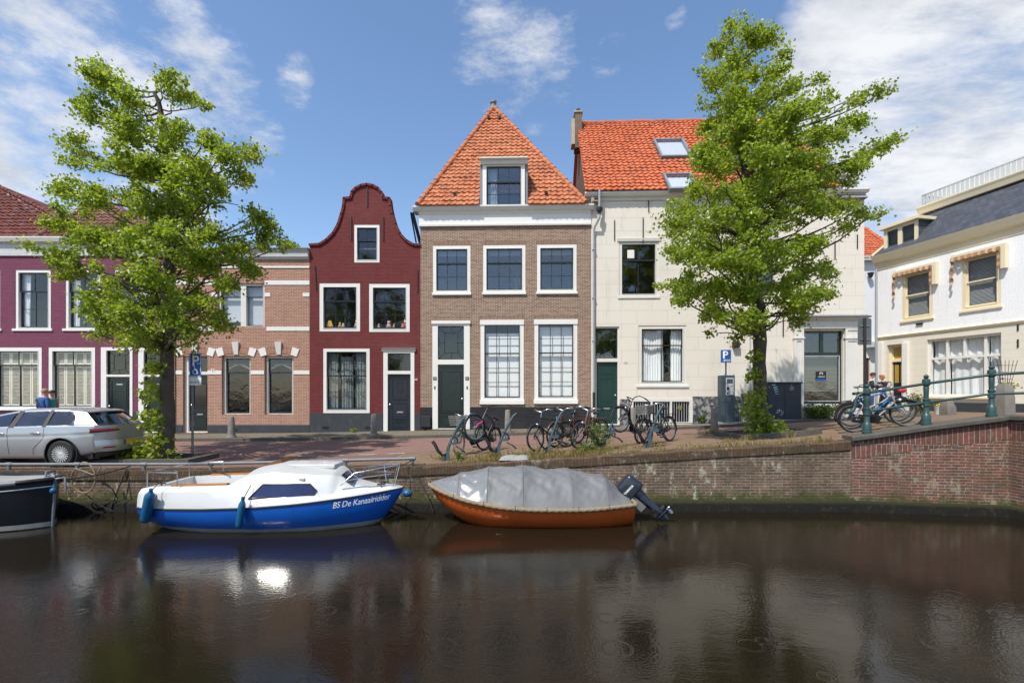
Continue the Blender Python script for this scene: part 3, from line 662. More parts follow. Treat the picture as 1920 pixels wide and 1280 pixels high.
hip(H,H.p(-150,0)[0]-6,e.x,zt+.0,a.x,a.z,a.y,M['tile_red'],yE=.35,rid=(a.x-6,a.x))
a=roof_pt(H,190,371,24.0); hip(H,roof_pt(H,78,447,20.9).x,roof_pt(H,312,447,20.9).x,zt-.02,a.x,a.z,a.y,M['tile_brown'],yE=.3,th=.33)
# ================================================================== banded brick house
H=House('brick_house','salmon brick house with white bands and arched lintels beside the red gabled house','house',322.6,20.2,580.5,20.2)
zt=H.p(450,470)[1]; zb=.7; S=H
H.window(H.R(408,531,496,613),fr=.1,frb=.05,cols=2,rt=1,rb=1,split=.73,recess=.1,sill=(.03,.11),frame=M['offwhite'],sash=M['dkblue'],inside=(('roller',0,.46,.12,1,'blind'),('roller',.54,1,.04,1,'blind')),sw=.03)
u0,z0,u1,z1=H.R(450,533,460,611); MB().box(u0,u1,.06,.19,z0,z1).build('mullion',M['offwhite'],H.root)
for a,c in ((416,470),(496,550)):
    r=H.R(a,667,c,777); w=H.window(r,fr=.1,frb=.04,cols=1,rt=1,rb=1,split=.74,recess=.14,sill=(.12,.13),frame=M['offwhite'],sash=M['dkblue'],sw=.05)
    # leaded arcs in the top light
    mb=MB(); i0,i1,j=r[0]+.16,r[2]-.16,lerp(r[1],r[3],.77)
    for k in range(3): mb.tube([(lerp(i0,i1,t/8),.205,j+.05+.17*math.sin(pi*t/8)*(1 if k<1 else .6)+(.0 if k<1 else .16-.2*abs(t/8-(.0 if k==1 else 1)))) for t in range(9)],.008,5)
    mb.build('leading',M['lightgrey'],w)
    if a==416: # framed picture hung in the room
        q=H.R(446,706,457,738); MB().plate(rect(*q),[rect(q[0]+.05,q[1]+.05,q[2]-.05,q[3]-.05)],1.6,1.63).box(q[0]+.05,q[2]-.05,1.62,1.63,q[1]+.05,q[3]-.05).build('picture',M['black'],w)
H.door(H.R(343,667,389,811),H.R(350,702,388.5,809),H.R(350,668,388.5,696),fr_mat=M['offwhite'],recess=.14,panels=((.12,.05,.88,.26,.02),(.12,.32,.88,.36,.03)),handle=-1,slot=(.5,.3),lead=None,window=(.2,.42,.84,.84),knobmat=M['chrome'])
H.wall([(0,zb),(H.W,zb),(H.W,zt),(0,zt)],M['wall_salmon']); H.shell(0,H.W,zb,zt,(H.p(0,640)[1],.95,zt-.1))
def band(y0,y1,x0,x1,pr=.018,nm='band'):
    u0,z0,u1,z1=H.R(x0,y0,x1,y1); MB().box(u0,u1,-pr,-.001,z0,z1).build(nm,M['white'],H.root)
for x0,x1 in ((322.6,407.5),(496.5,580.4)): band(526,534,x0,x1)
band(499,502.5,322.6,580.4,.03)
for x0,x1 in ((397,407.5),(496.5,507),(568,580.4),(323,333)): band(549,556,x0,x1)
for x0,x1 in ((322.6,404),(500,580.4)): band(612.5,620,x0,x1)
for x0,x1 in ((322.6,342.5),(389.5,415.5),(470.5,495.5),(550.5,580.4)): band(694.5,701.5,x0,x1)
def brick_arch(cx,w,yb,rise,thick,key=True):
    """segmental brick arch over an opening with white keystone and springers"""
    u,zs=H.p(cx,yb); hw=w/2*20.2/F; rs=rise*20.2/F; th=thick*20.2/F; Rr=(hw*hw+rs*rs)/(2*rs); zc_=zs+rs-Rr; a0=math.degrees(math.asin(min(.999,hw/Rr)))
    def seg(a,b,r0,r1,y,nm,mat,n=6):
        pts=arc(u,zc_,r1,90-b,90-a,n)+arc(u,zc_,r0,90-a,90-b,n); MB().plate(pts,[],y,-.001).build(nm,mat,H.root)
    seg(-a0*1.02,a0*1.02,Rr,Rr+th,-.012,'arch',M['arch_brick'],14)
    if key:
        seg(a0*.74,a0*1.12,Rr-.01,Rr+th+.03,-.03,'springer',M['white'],3); seg(-a0*1.12,-a0*.74,Rr-.01,Rr+th+.03,-.03,'springer',M['white'],3)
        kz0,kz1=zs+rs-.06,zs+rs+th+.17; k0,k1=.085,.135
        MB().add([(u-k0,-.03,kz0),(u+k0,-.03,kz0),(u+k1,-.11,kz1),(u-k1,-.11,kz1),(u-k0,0,kz0),(u+k0,0,kz0),(u+k1,0,kz1),(u-k1,0,kz1)],[(0,1,2,3),(1,5,6,2),(4,0,3,7),(3,2,6,7),(1,0,4,5)]).build('keystone',M['white'],H.root)
for cx in (366,443,523): brick_arch(cx,60,667,5,13)
brick_arch(452,92,529,8,11,False)
u0,z0,u1,z1=H.R(322.6,796,580.4,812)
for a,b in ((322.7,342),(390,580.3)): 
    q=H.R(a,796,b,812); MB().box(q[0],q[2],-.03,-.001,zb,q[3]).build('plinth',M['slatbase'],H.root)
for px in (443,): 
    q=H.R(px-4,803,px+4,808); MB().box(q[0],q[2],-.034,-.031,q[1],q[3]).build('air_grate',M['black'],H.root)
zm=H.p(450,487)[1]; ztop=H.p(450,468)[1]
moulding([(.3,zm),(-.05,zm),(-.07,zm+.06),(-.12,zm+.1),(-.13,zm+.3),(-.18,ztop-.08),(-.18,ztop-.02),(.3,ztop-.02)],0,H.W-.02).build('cornice',M['greywhite'],H.root)
moulding([(.3,ztop-.018),(-.22,ztop-.018),(-.22,ztop+.03),(.3,ztop+.03)],-.02,H.W).build('gutter',M['lead'],H.root)
MB().box(.0,H.W,.31,9,ztop-.3,ztop-.05).build('roof',M['lead'],H.root)
x=H.p(327,0)[0]; MB().tube([(x,-.07,.95),(x,-.07,zm)],.035,8).build('drainpipe',M['iron'],H.root,smooth=60)
text('62',.16,M['sign_white'],H.root,(H.p(399.5,0)[0],-.03,H.p(400,697)[1]+.02),name='house_number',bold=.002,align='CENTER')
# ================================================================== red gabled house
H=House('brick_house','dark red painted brick house with bell shaped gable','house',580.6,20.2,788.2,20.2); RH=H
zb=.7
H.window(H.R(664.5,422,711.5,492),fr=.11,cols=2,rt=1,rb=2,split=.6,recess=.02,sash=M['dkblue'])
for a,c,t in ((599,675,531),(692,768,532)):
    H.window(H.R(a,t,c,t+90),fr=.16,frb=.13,cols=3,rt=1,rb=2,split=.655,recess=.03,sash=M['dkblue'],sw=.05)
H.window(H.R(606,653,693,774),fr=.14,cols=3,rt=2,rb=2,split=.58,recess=.03,sash=M['dkblue'],inside=(('curtain',0,.25,0,1,'net'),('curtain',.33,.62,0,.92,'net'),('curtain',.7,1,0,1,'net')),sw=.05)
H.door(H.R(719,656,777,810),H.R(727,701,770,808),H.R(727,662,770,695),mat=M['dkblue'],panels=((.16,.05,.86,.17,.02),(.16,.2,.86,.5,.02),(.16,.55,.86,.92,.02)),handle=-1,slot=(.52,.33),window=(.4,.68,.64,.86),knobmat=M['chrome'])
u0,z0,u1,z1=H.R(716.5,652,779.5,659); moulding([(0,z0),(-.05,z0),(-.08,z0+.08),(-.13,z1),(0,z1)],u0,u1).build('door_cornice',M['offwhite'],H.root)
gab=[(788,459),(776,459),(763,452),(750,438),(741,421),(735,402),(732,387),(730,372),(718,371),(715.5,361),(709,353),(699,348),(688,346),(677,348),(667,353),(660,360),(657.5,371),(645,372),(644,387),(640,402),(634,421),(625,437),(612,450),(599,458),(580.6,459)]
gp=[H.p(*q) for q in gab]; gp[0]=(H.W,gp[0][1]); gp[-1]=(0,gp[-1][1])
H.wall([(0,zb),(H.W,zb)]+gp,M['wall_red'])
# coping bricks along the gable edge
cop=MB(); e=.045
for i in range(len(gp)-1):
    a=V((gp[i][0],0,gp[i][1])); b=V((gp[i+1][0],0,gp[i+1][1])); d=(b-a).normalized(); n=V((d.z,0,-d.x)); n=n if n.z>0 or abs(n.x)>.8 else -n
    n=V((d.z,0,-d.x)); 
    cop.hexa([a-d*.02-n*.05+V((0,-.06,0)),b+d*.02-n*.05+V((0,-.06,0)),b+d*.02-n*.05+V((0,.36,0)),a-d*.02-n*.05+V((0,.36,0)),a-d*.02+n*e+V((0,-.06,0)),b+d*.02+n*e+V((0,-.06,0)),b+d*.02+n*e+V((0,.36,0)),a-d*.02+n*e+V((0,.36,0))])
cop.build('coping',M['wall_red'],H.root,fixn=False)
zs=gp[0][1]; H.shell(0,H.W,zb,zs,(H.p(0,640)[1],.97,zs-.05))
MB().box(.23,H.W-.23,.31,3.4,H.p(0,507)[1]-.15,H.p(0,507)[1]).build('room',M['room'],H.root)
zr=gp[10][1]-1.0; c=H.W/2
MB().add([(0,.31,zs-.05),(0,9,zs-.05),(c,9,zr),(c,.31,zr),(H.W,.31,zs-.05),(H.W,9,zs-.05)],[(0,3,2,1),(3,4,5,2),(1,2,5)]).build('roof',M['tile_brown'],H.root)
for a,b in ((580.8,718),(778,788)):
    q=H.R(a,774.5,b,812); MB().box(q[0],q[2],-.03,-.001,zb,q[3]).build('plinth',M['slatbase'],H.root)
for px in (611,691): q=H.R(px-6,799,px+6,804); MB().box(q[0],q[2],-.034,-.031,q[1],q[3]).build('air_grate',M['black'],H.root)
for px,y0,y1,l in ((591,498,545,-.06),(783,505,547,0),(659,407,451,0),(719,407,451,0),(689,351,388,0)): H.anchor(px,y0,y1,l)
# thin bird spikes on the gable top
mb=MB()
for i in range(11): 
    t=i/10; px=668+t*40; u,z=H.p(px,347+((t-.5)**2)*30); mb.tube([(u,.1,z),(u+(t-.5)*.2,.1,z+.16)],.004,4)
mb.build('bird_spikes',M['steel'],H.root)
text('60',.13,M['sign_white'],H.root,(H.p(780,0)[0],-.012,H.p(780,713)[1]),name='house_number',align='CENTER')
# ================================================================== brown house with pyramid roof
H=House('brick_house','brown brick house with steep orange tiled hip roof and dormer','house',788.3,20.2,1108,19.98); BH=H
zb=.7; zw=H.p(950,424)[1]
cact=None
for a,c,t in ((812,882,461),(906,985,460),(1007,1081,459)):
    H.window(H.R(a,t,c,t+88),fr=.135,frb=.1,cols=3,rt=1,rb=2,split=.655,recess=.02,sill=(.04,.1),sash=M['dkgreen'],glass=M['glass_sky'],sw=.05,inside=(('roller',0,1,.86,1,'blind'),))
for a,c,t in ((901,982,600),(1002,1082.5,599)):
    H.window(H.R(a,t,c,t+150),fr=.16,frb=.1,cols=3,rt=2,rb=3,split=.6,recess=.02,sill=(.03,.17),head=(.02,.2),sash=M['dkgreen'],sw=.045,inside=(('roller',0,1,0,.88 if a<950 else .96,'curtain'),))
H.door(H.R(811,603,881,804),H.R(821,683,870,803),H.R(821,611,870,674),panels=((.1,.03,.9,.2,.02),(.08,.25,.92,.9,.04)),lead='frame',handle=1,window=(.4,.56,.62,.72),depth=.09,knobmat=M['chrome'],tmat=M['dkgreen'])
u0,z0,u1,z1=H.R(809.5,601.5,882.5,607.5); MB().bbox(u0,u1,-.075,.0,z0,z1,.01).build('door_lintel',M['white'],H.root)
H.wall([(0,zb),(H.W,zb),(H.W,zw),(0,zw)],M['wall_brown']); H.shell(0,H.W,zb,zw+.9,(H.p(950,575)[1],1.0,zw+.3))
for a,b in ((788.4,810.5),(881.5,1107.9)):
    q=H.R(a,763,b,806); MB().box(q[0],q[2],-.04,-.001,zb,q[3]).build('plinth',M['plinth_brick'],H.root)
# brick-on-edge lintels
for a,c,t in ((811,883,456.5),(905,986,455.5),(1006,1082,454.5),(810,882,597),(899.5,983.5,596),(1000.5,1084,595)):
    q=H.R(a,t-4,c,t+3.6); MB().box(q[0],q[2],-.006,-.001,q[1],q[3]).build('brick_lintel',M['lintel_brick'],H.root)
z1=H.p(950,388)[1]; z2=H.p(950,397)[1]; z3=H.p(950,403)[1]
ul=H.p(786,0)[0]; ur=H.p(1108,0)[0]
moulding([(.3,zw),(-.09,zw),(-.1,zw+.07),(-.05,zw+.09),(-.05,z3),(-.09,z3+.04),(-.14,z2-.02),(-.14,z2),(.3,z2)],ul,ur).build('cornice',M['white'],H.root)
moulding([(.3,z2+.001),(-.18,z2+.001),(-.26,z1-.06),(-.26,z1),(-.22,z1),(-.18,z1-.08),(.3,z1-.08)],ul-.22,ur+.1).build('gutter',M['offwhite'],H.root)
ap=roof_pt(H,926,203,24.6)
eL=H.p(783,0,.3)[0]; eR=H.p(1099,0,.3)[0]; zE=z1-.03
dm=H.R(896,292,993,390,off=-.25)
DH=dm; hip(H,eL,eR,zE,ap.x,ap.z,ap.y,M['tile_orange'],yE=-.3,hole=lambda u,v:dm[0]+.1-eL<u<dm[2]-.1-eL and v<1.0)
MB().box(.02,H.W-.02,.0,9,zw+.6,z1-.1).build('roof_base',M['lead'],H.root)
c=H.local(at(925,200,24.6)); MB().lathe([(.16,-.5),(.16,-.02),(.12,0),(.12,.1),(.17,.12),(.17,.22),(.1,.24)],10,(c.x,c.y,c.z+.05)).build('roof_vent',M['lead'],H.root,smooth=40)
# tile vents (dark little hoods)
L=math.hypot(ap.y+.3,ap.z-zE)
for px,py in ((853,368),(1024,366),(917,225),(937,225)):
    t=(H.p(px,py)[1]-zE); 
    for it in range(8):
        yy=-.3+(t/(ap.z-zE))*(ap.y+.3); q=H.p(px,py,-yy); t=q[1]-zE
    yy=-.3+(t/(ap.z-zE))*(ap.y+.3); MB().tube([(q[0],yy+.1,q[1]+.1),(q[0],yy-.12,q[1]+.07)],.07,10).build('tile_vent',M['black'],H.root)
# dormer
r=H.R(905,306,984,386.5,off=.2)
hs=H.holes; H.holes=[]
dw=H.window(r,fr=.16,frb=.02,frt=.14,cols=3,rt=1,rb=2,split=.6,recess=-.2,sash=M['dkgreen'],glass=M['glass_sky'],sw=.05,inside=(('curtain',0,.3),),name='dormer')
H.holes=hs; u0,z0,u1,z1_=r
yt=lambda z: -.3+(z-zE)/(ap.z-zE)*(ap.y+.3)
MB().add([(u0+.01,-.07,z0),(u0+.01,yt(z1_)+.3,z1_),(u0+.01,-.07,z1_)],[(0,2,1)]).build('dormer_cheek',M['lead'],dw); MB().add([(u1-.01,-.07,z0),(u1-.01,yt(z1_)+.3,z1_),(u1-.01,-.07,z1_)],[(0,1,2)]).build('dormer_cheek',M['lead'],dw)
MB().box(u0+.02,u1-.02,-.06,.6,z0-.02,z0+.01).poly([(u0+.05,.9,z0),(u1-.05,.9,z0),(u1-.05,.9,z1_),(u0+.05,.9,z1_)]).build('dormer_room',M['room'],dw)
[MB().box(a_,b_,-.17,.0,z0-.02,z1_).build('lead_flashing',M['lead'],dw) for a_,b_ in ((u0-.12,u0-.001),(u1+.001,u1+.12))]
q=H.R(899.5,296.5,990,306.5,off=.3); moulding([(.2,q[1]-.02),(-.29,q[1]-.02),(-.33,q[1]+.1),(-.43,q[3]-.05),(-.43,q[3]),(yt(q[3])+.35,q[3]+.04),(yt(q[3])+.35,q[3]-.2)],q[0],q[2]).build('dormer_roof',M['offwhite'],dw)
for x,n_ in ((821-5.5,'58'),(876,'56')):
    u,z=H.p(x,709); MB().bbox(u-.07,u+.07,-.05,-.027,z-.06,z+.06,.005).build('number_plate',M['black'],H.root); text(n_,.09,M['sign_white'],H.root,(u,-.053,z-.03),name='house_number',align='CENTER')
    MB().box(u-.025,u+.025,-.04,-.027,z-.45,z-.33).build('doorbell',M['black'],H.root)
# metal box by the plinth, rainwater leader at the left corner
q=H.R(790,779,808,800); MB().bbox(q[0],q[2],-.14,-.041,q[1],q[3],.01).build('meter_box',M['plastic_black'],H.root)
u,z=H.p(772,400); MB().bar((u+.05,-.1,z),(u+.25,.5,z-1.1),.1,.1).bar((u-.02,-.1,z),(u-.02,.9,z-.95),.05,.06).build('gutter_outlet',M['iron'],H.root)
# ================================================================== cream house
H=House('stucco_house','large cream stucco house with orange tiled roof and corner shop front','house',1108.4,19.97,1620.5,19.55); CH=H
zb=.8; zc=H.p(1360,374)[1]; zr_=None
MC=M['offwhite']
for a,c in ((1161,1235),(1386,1458)):
    t=452 if a<1200 else 449
    H.window(H.R(a,t,c,t+103),fr=.12,frb=.09,cols=2,rt=1,rb=1,split=.68,recess=.06,sill=(.05,.1),frame=M['offwhite'],sash=M['iron'],sw=.04,glass=M['glass_sky'])
    r=H.R(a-4,t-5,c+4,t+.5); moulding([(0,r[1]),(-.03,r[1]),(-.05,r[3]),(0,r[3])],r[0],r[2]).build('window_hood',MC,H.root)
# ventilator in the top light
q=H.R(1177,468,1190,484); MB().bbox(q[0],q[2],.04,.12,q[1],q[3],.02).build('ventilator',M['white'],H.root)
H.window(H.R(1197,610,1287,722),fr=.14,frb=.13,cols=2,rt=1,rb=1,split=.69,recess=.05,sill=(.09,.09),frame=M['offwhite'],sash=M['iron'],sw=.04,inside=(('curtain',0,.56),('curtain',.74,1)))
H.door(H.R(1114.5,612,1161,796),H.R(1119,678,1158.5,795),H.R(1117,615,1158.5,671.5),fr_mat=M['offwhite'],mat=M['green_door'],recess=.08,panels=((.16,.79,.84,.95,.012),(.16,.35,.84,.74,.012),(.16,.05,.84,.3,.012)),handle=1,slot=(.5,.25),glass=M['glass_sky'],knobmat=M['chrome'])
text('181',.14,M['lightgrey'],H.root,(H.p(1168.5,0)[0],-.012,H.p(1174,682)[1]),name='house_number')
# cellar window with bars
r=H.R(1181,747,1299,792); u0,z0,u1,z1=r; H.holes.append(rect(*r))
hl=[]; n=3
for k in range(n):
    a,b=lerp(u0+.1,u1-.1,k/n)+.04,lerp(u0+.1,u1-.1,(k+1)/n)-.04; hl.append(rect(a,z0+.02,b,z1-.12))
cw=MB().plate(rect(*r),hl,-.02,.12).build('cellar_window',M['offwhite'],H.root)
mb=MB()
for q in hl:
    a,b=q[0][0],q[1][0]
    for i in range(1,7): x=lerp(a,b,i/7); mb.tube([(x,.03,z0+.02),(x,.03,z1-.12)],.012,6)
mb.build('bars',M['lightgrey'],cw)
MB().poly([(u0+.05,.1,z0),(u1-.05,.1,z0),(u1-.05,.1,z1),(u0+.05,.1,z1)]).build('pane',M['glass'],cw)
u,z=H.p(1275.5,764.5); mb=MB()
for i in range(6):
    a=i*pi/3; mb.ball((u+math.cos(a)*.055,.02,z+math.sin(a)*.055),.05,8,5,0,(1,.3,1))
mb.build('rosette',M['brass'],cw)
# shop front
so=H.R(1505,620,1581,757); H.holes.append(rect(*so)); u0,z0,u1,z1=so
zt0=H.p(1543,660)[1]; zt1=H.p(1543,666)[1]
um=H.p(1540,0)[0]; um2=H.p(1547,0)[0]
sf=MB().plate(rect(*so),[rect(u0+.06,zt0,um,z1-.08),rect(um2,zt0,u1-.06,z1-.08),rect(u0+.07,z0+.1,u1-.07,zt1)],.12,.2).build('shop_window',M['dkgreen'],H.root)
MB().plate(rect(u0+.071,z0+.101,u1-.071,zt1-.001),[rect(u0+.1,z0+.13,u1-.1,zt1-.03)],.1,.16).build('window_bead',M['lightgrey'],sf)
MB().poly([(u0,.15,z0),(u1,.15,z0),(u1,.15,z1),(u0,.15,z1)]).build('pane',M['glass_sky'],sf)
H.inside(sf,u0+.08,z0+.1,u1-.08,zt1,.32,'blind',0,1,.22,1,'room_light')
# coloured notice stuck behind the glass
u,z=H.p(1543,706); nb=MB().box(u-.2,u+.2,.125,.14,z-.14,z+.22).build('notice',M['black'],sf)
MB().box(u-.215,u+.215,.115,.124,z-.15,z-.08).build('notice_band',M['sign_blue'],sf)
mb=MB().box(u-.07,u-.03,.115,.124,z+.09,z+.15).box(u+.03,u+.07,.115,.124,z+.09,z+.15).add([(u-.08,.118,z+.15),(u+.08,.118,z+.15),(u+.04,.118,z+.19),(u-.04,.118,z+.19)],[(0,1,2,3)])
mb.box(u-.13,u+.13,.121,.124,z+.0,z+.012)
for k in range(6): mb.box(u-.12+k*.045,u-.09+k*.045,.116,.1205,z-.02,z+.02+.015*(k%2))
mb.build('notice_print',M['lightgrey'],sf)
q=H.R(1503,757,1583,764); MB().bbox(q[0],q[2],-.1,.1,q[1],q[3],.012).build('shop_sill',MC,H.root)
for a,c in ((1487,1504.5),(1582,1608)):
    b0=H.p((a+c)/2,782)[1]; b1=H.p((a+c)/2,616)[1]; x0,x1=H.p(a,0)[0],H.p(c,0)[0]; k=.09; zk=H.p((a+c)/2,634)[1]
    mb=MB().plate(rect(x0,b0,x1,zk-.03),[rect(x0+k,b0+.3,x1-k,zk-.12)],-.12,-.001).box(x0+k,x1-k,-.09,-.002,b0+.3,zk-.12)
    mb.plate(rect(x0,zk+.03,x1,b1),[rect(x0+k,zk+.1,x1-k,b1-.08)],-.12,-.001).box(x0+k,x1-k,-.09,-.002,zk+.1,b1-.08).box(x0-.03,x1+.03,-.15,-.001,zk-.03,zk+.03)
    mb.build('pilaster',MC,H.root)
q=H.R(1484,597,1616,616); w_=H.W; z0,z1=q[1],q[3]
moulding([(0,z0),(-.13,z0),(-.14,z0+.1),(-.1,z0+.12),(-.1,z1-.12),(-.22,z1-.06),(-.3,z1),(0,z1)],q[0],w_).build('shop_cornice',MC,H.root)
moulding([(0,z1+.001),(-.34,z1+.001),(-.36,z1+.05),(0,z1+.16)],q[0]-.15,w_+.06).build('lead_cover',M['lead'],H.root)
# wall with its openings
H.wall([(0,zb),(H.W,zb),(H.W,zc),(0,zc)],M['wall_cream'])
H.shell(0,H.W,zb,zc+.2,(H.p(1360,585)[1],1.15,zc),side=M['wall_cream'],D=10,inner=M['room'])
# old plinth: peeling black and bare render
for a,c,t in ((1298.5,1352,743),(1372,1388,742)):
    q=H.R(a,t,c,795); MB().box(q[0],q[2],-.035,-.001,zb,q[3]).build('plinth',M['peeling'],H.root)
q=H.R(1388.5,738,1434,795); MB().box(q[0],q[2],-.033,-.001,zb,q[3]).build('plinth',M['peeling'],H.root)
q=H.R(1352.5,738,1371.5,795); MB().box(q[0],q[2],-.03,-.001,zb,q[3]).build('plinth',M['plaster_grey'],H.root)
q=H.R(1162,748,1180.5,795); MB().box(q[0],q[2],-.03,-.001,zb,q[3]).build('plinth',M['peeling'],H.root)
q=H.R(1504,764,1584,786); MB().box(q[0],q[2],-.02,-.001,zb,q[3]).build('plinth',M['plaster_grey'],H.root)
# eaves
z1=H.p(1360,361)[1]; z2=H.p(1360,366)[1]
moulding([(.3,zc),(-.05,zc),(-.06,zc+.06),(-.1,z2-.03),(.3,z2-.03)],0,H.W).build('cornice',MC,H.root)
moulding([(.3,z2-.029),(-.18,z2-.029),(-.26,z1-.05),(-.26,z1+.02),(-.22,z1+.02),(-.18,z1-.05),(.3,z1-.05)],-.28,H.W+.06).build('gutter',M['white'],H.root)
zE=z1+.02; yR=5.0; rp=roof_pt(H,1340,230,24.85); zR=rp.z
uA=H.p(1097,0,.25)[0]; uB=H.p(1578,0,.25)[0]; L=math.hypot(yR+.3,zR-zE); Vd=V((0,(yR+.3)/L,(zR-zE)/L))
top_l=.14
# skylights
def roof_hit(px,py):
    P0=H.world(0,-.3,zE); n=V((0,-(zR-zE),yR+.3)); 
    c_=V((0,0,EYE)); d=at(px,py,1.0)-c_; nl=H.world(*n)-H.world(0,0,0); t=(P0-c_).dot(nl)/d.dot(nl); return H.local(c_+d*t)
sk=[]
for q in (((1228,265),(1282,264),(1290,297),(1234,298)),((1243,330),(1297,329),(1304,358),(1249,359))):
    pts=[roof_hit(*k) for k in q]; x0=min(p.x for p in pts)+.12; x1=max(p.x for p in pts)-.05; v=[((p.y+.3)/(yR+.3))*L for p in pts]; sk.append((x0-uA,min(v),x1-uA,max(v)))
rf=tiled(MB(),(uA,-.3,zE),(1,0,0),Vd,[(0,0),(uB-uA,0),(uB-uA+.25,L),(top_l,L)],th=.3,hole=lambda u,v:any(a-.02<u<c+.02 and b-.02<v<d+.02 for a,b,c,d in sk))
rf.add([(uA+.05,-.2,zE-.03),(uB,-.2,zE-.03),(uB+.2,yR,zR-.05),(uA+top_l,yR,zR-.05),(uA+top_l,2*yR+.3,zE),(uB,2*yR+.3,zE)],[(0,1,2,3),(3,2,5,4)],0,.4)
ridge(rf,(uA+top_l,yR,zR+.02),(uB+.2,yR,zR+.02),.11,.36); rf=rf.build('roof',M['tile_bright'],H.root)
N=V((1,0,0)).cross(Vd)
for a,b,c,d in sk:
    O=V((uA,-.3,zE)); P=lambda u,v,hh:O+V((1,0,0))*u+Vd*v+N*hh
    k=.09; mb=MB()
    for (u0,v0,u1,v1) in ((a,b,a+k,d),(c-k,b,c,d),(a+k,b,c-k,b+k*1.4),(a+k,d-k,c-k,d)):
        mb.hexa([P(u0,v0,-.05),P(u1,v0,-.05),P(u1,v1,-.05),P(u0,v1,-.05),P(u0,v0,.13),P(u1,v0,.13),P(u1,v1,.13),P(u0,v1,.13)])
    s_=mb.build('skylight',M['lead'],H.root); MB().poly([P(a+k,b+k,.1),P(c-k,b+k,.1),P(c-k,d-k,.1),P(a+k,d-k,.1)]).build('pane',M['glass'],s_)
    MB().poly([P(a+k,b+k,-.02),P(c-k,b+k,-.02),P(c-k,d-k,-.02),P(a+k,d-k,-.02)]).build('blind',M['blind'],s_)
# gable ends: plaster faced brick, seen on the left above the neighbour
gl=[(-.25,zE-.4),(yR,zR-.25),(2*yR,zE-.2)]
MB().add([(.02,y,z) for y,z in gl]+[(.32,y,z) for y,z in gl],[(0,1,2),(3,5,4),(0,3,4,1),(1,4,5,2)]).build('gable_wall',M['brick_dark'],H.root)
mb=MB(); 
for i in range(8):
    y0,y1=lerp(-.2,yR-.1,i/8),lerp(-.2,yR-.1,(i+1)/8); zz=lambda y:zE+(y+.3)/(yR+.3)*(zR-zE)
    mb.hexa([(-.02,y0,zz(y0)-.55+.3*math.sin(i)),(.10,y0,zz(y0)-.5),(.10,y1,zz(y1)-.5),(-.02,y1,zz(y1)-.55+.3*math.sin(i+1)),(-.02,y0,zz(y0)+.02),(.10,y0,zz(y0)+.05),(.10,y1,zz(y1)+.05),(-.02,y1,zz(y1)+.02)])
mb.build('verge',M['plaster_grey'],H.root)
MB().add([(uB+.02,y,z) for y,z in gl]+[(H.W,y,z) for y,z in gl],[(0,1,2),(3,5,4),(0,3,4,1),(1,4,5,2)]).build('gable_wall',M['lead'],H.root)
c=roof_pt(H,1083,237,24.7); zt=roof_pt(H,1083,221,24.7).z
ch=MB().box(c.x-.17,c.x+.17,c.y-.45,c.y+.25,c.z-1.3,zt).build('chimney',M['brick_dark'],H.root); MB().box(c.x-.34,c.x-.171,c.y-.4,c.y+.2,c.z-1.1,zt-.25).build('chimney_render',M['plaster_grey'],ch); MB().bbox(c.x-.22,c.x+.22,c.y-.5,c.y+.3,zt+.001,zt+.1,.02).build('chimney_cap',M['concrete'],ch)
MB().lathe([(.1,0),(.085,.22),(.1,.24),(.1,.27)],10,(c.x+.02,c.y-.1,zt+.1)).build('chimney_pot',M['tile_brown'],ch,smooth=40)
MB().box(H.W-.3,H.W-.02,.9,1.7,zc,H.p(1612,308)[1]).build('chimney',M['brick_dark'],H.root)
for px,y0,y1 in ((1152,413,451),(1205.5,408,456),(1216,373,398),(1565,452,485),(1607,440,466),(1468,595,630)): H.anchor(px,y0,y1)
# downpipe between brown and cream house
u,zt=H.p(1122,394); x=H.p(1113,0)[0]; zbm=H.p(1113,792)[1]
dp=MB().tube([(u,-.3,zt-.28),(u,-.3,zt-.42),(x+.02,-.12,zt-.75),(x,-.09,zt-.95),(x,-.09,zbm+.45)],.045,10)
dp=dp.build('downpipe',M['zinc'],H.root,smooth=60); MB().lathe([(.05,0),(.06,.1),(.13,.16),(.13,.3)],4,(u,-.3,zt-.3)).build('hopper',M['iron'],dp); MB().tube([(u,-.3,zt+.02),(u,-.33,H.p(1122,362)[1])],.05,10).build('outlet',M['zinc'],dp,smooth=50)
MB().tube([(x,-.09,zbm+.45),(x,-.09,zbm+1.25)],.055,10).build('boot_pipe',M['iron'],dp,smooth=60)
for py in (470,560,640): z=H.p(1113,py)[1]; MB().box(x-.06,x+.06,-.15,-.0,z,z+.035).build('bracket',M['zinc'],dp)
q=H.R(1372,640,1384,651.5); MB().bbox(q[0],q[2],-.2,-.001,q[1],q[3],.02).build('wall_lamp',M['black'],H.root)
x=H.p(1406,0)[0]; MB().tube([(x,-.03,1.6),(x,-.03,H.p(1406,600)[1])],.02,6).build('cable_pipe',M['lightgrey'],H.root)
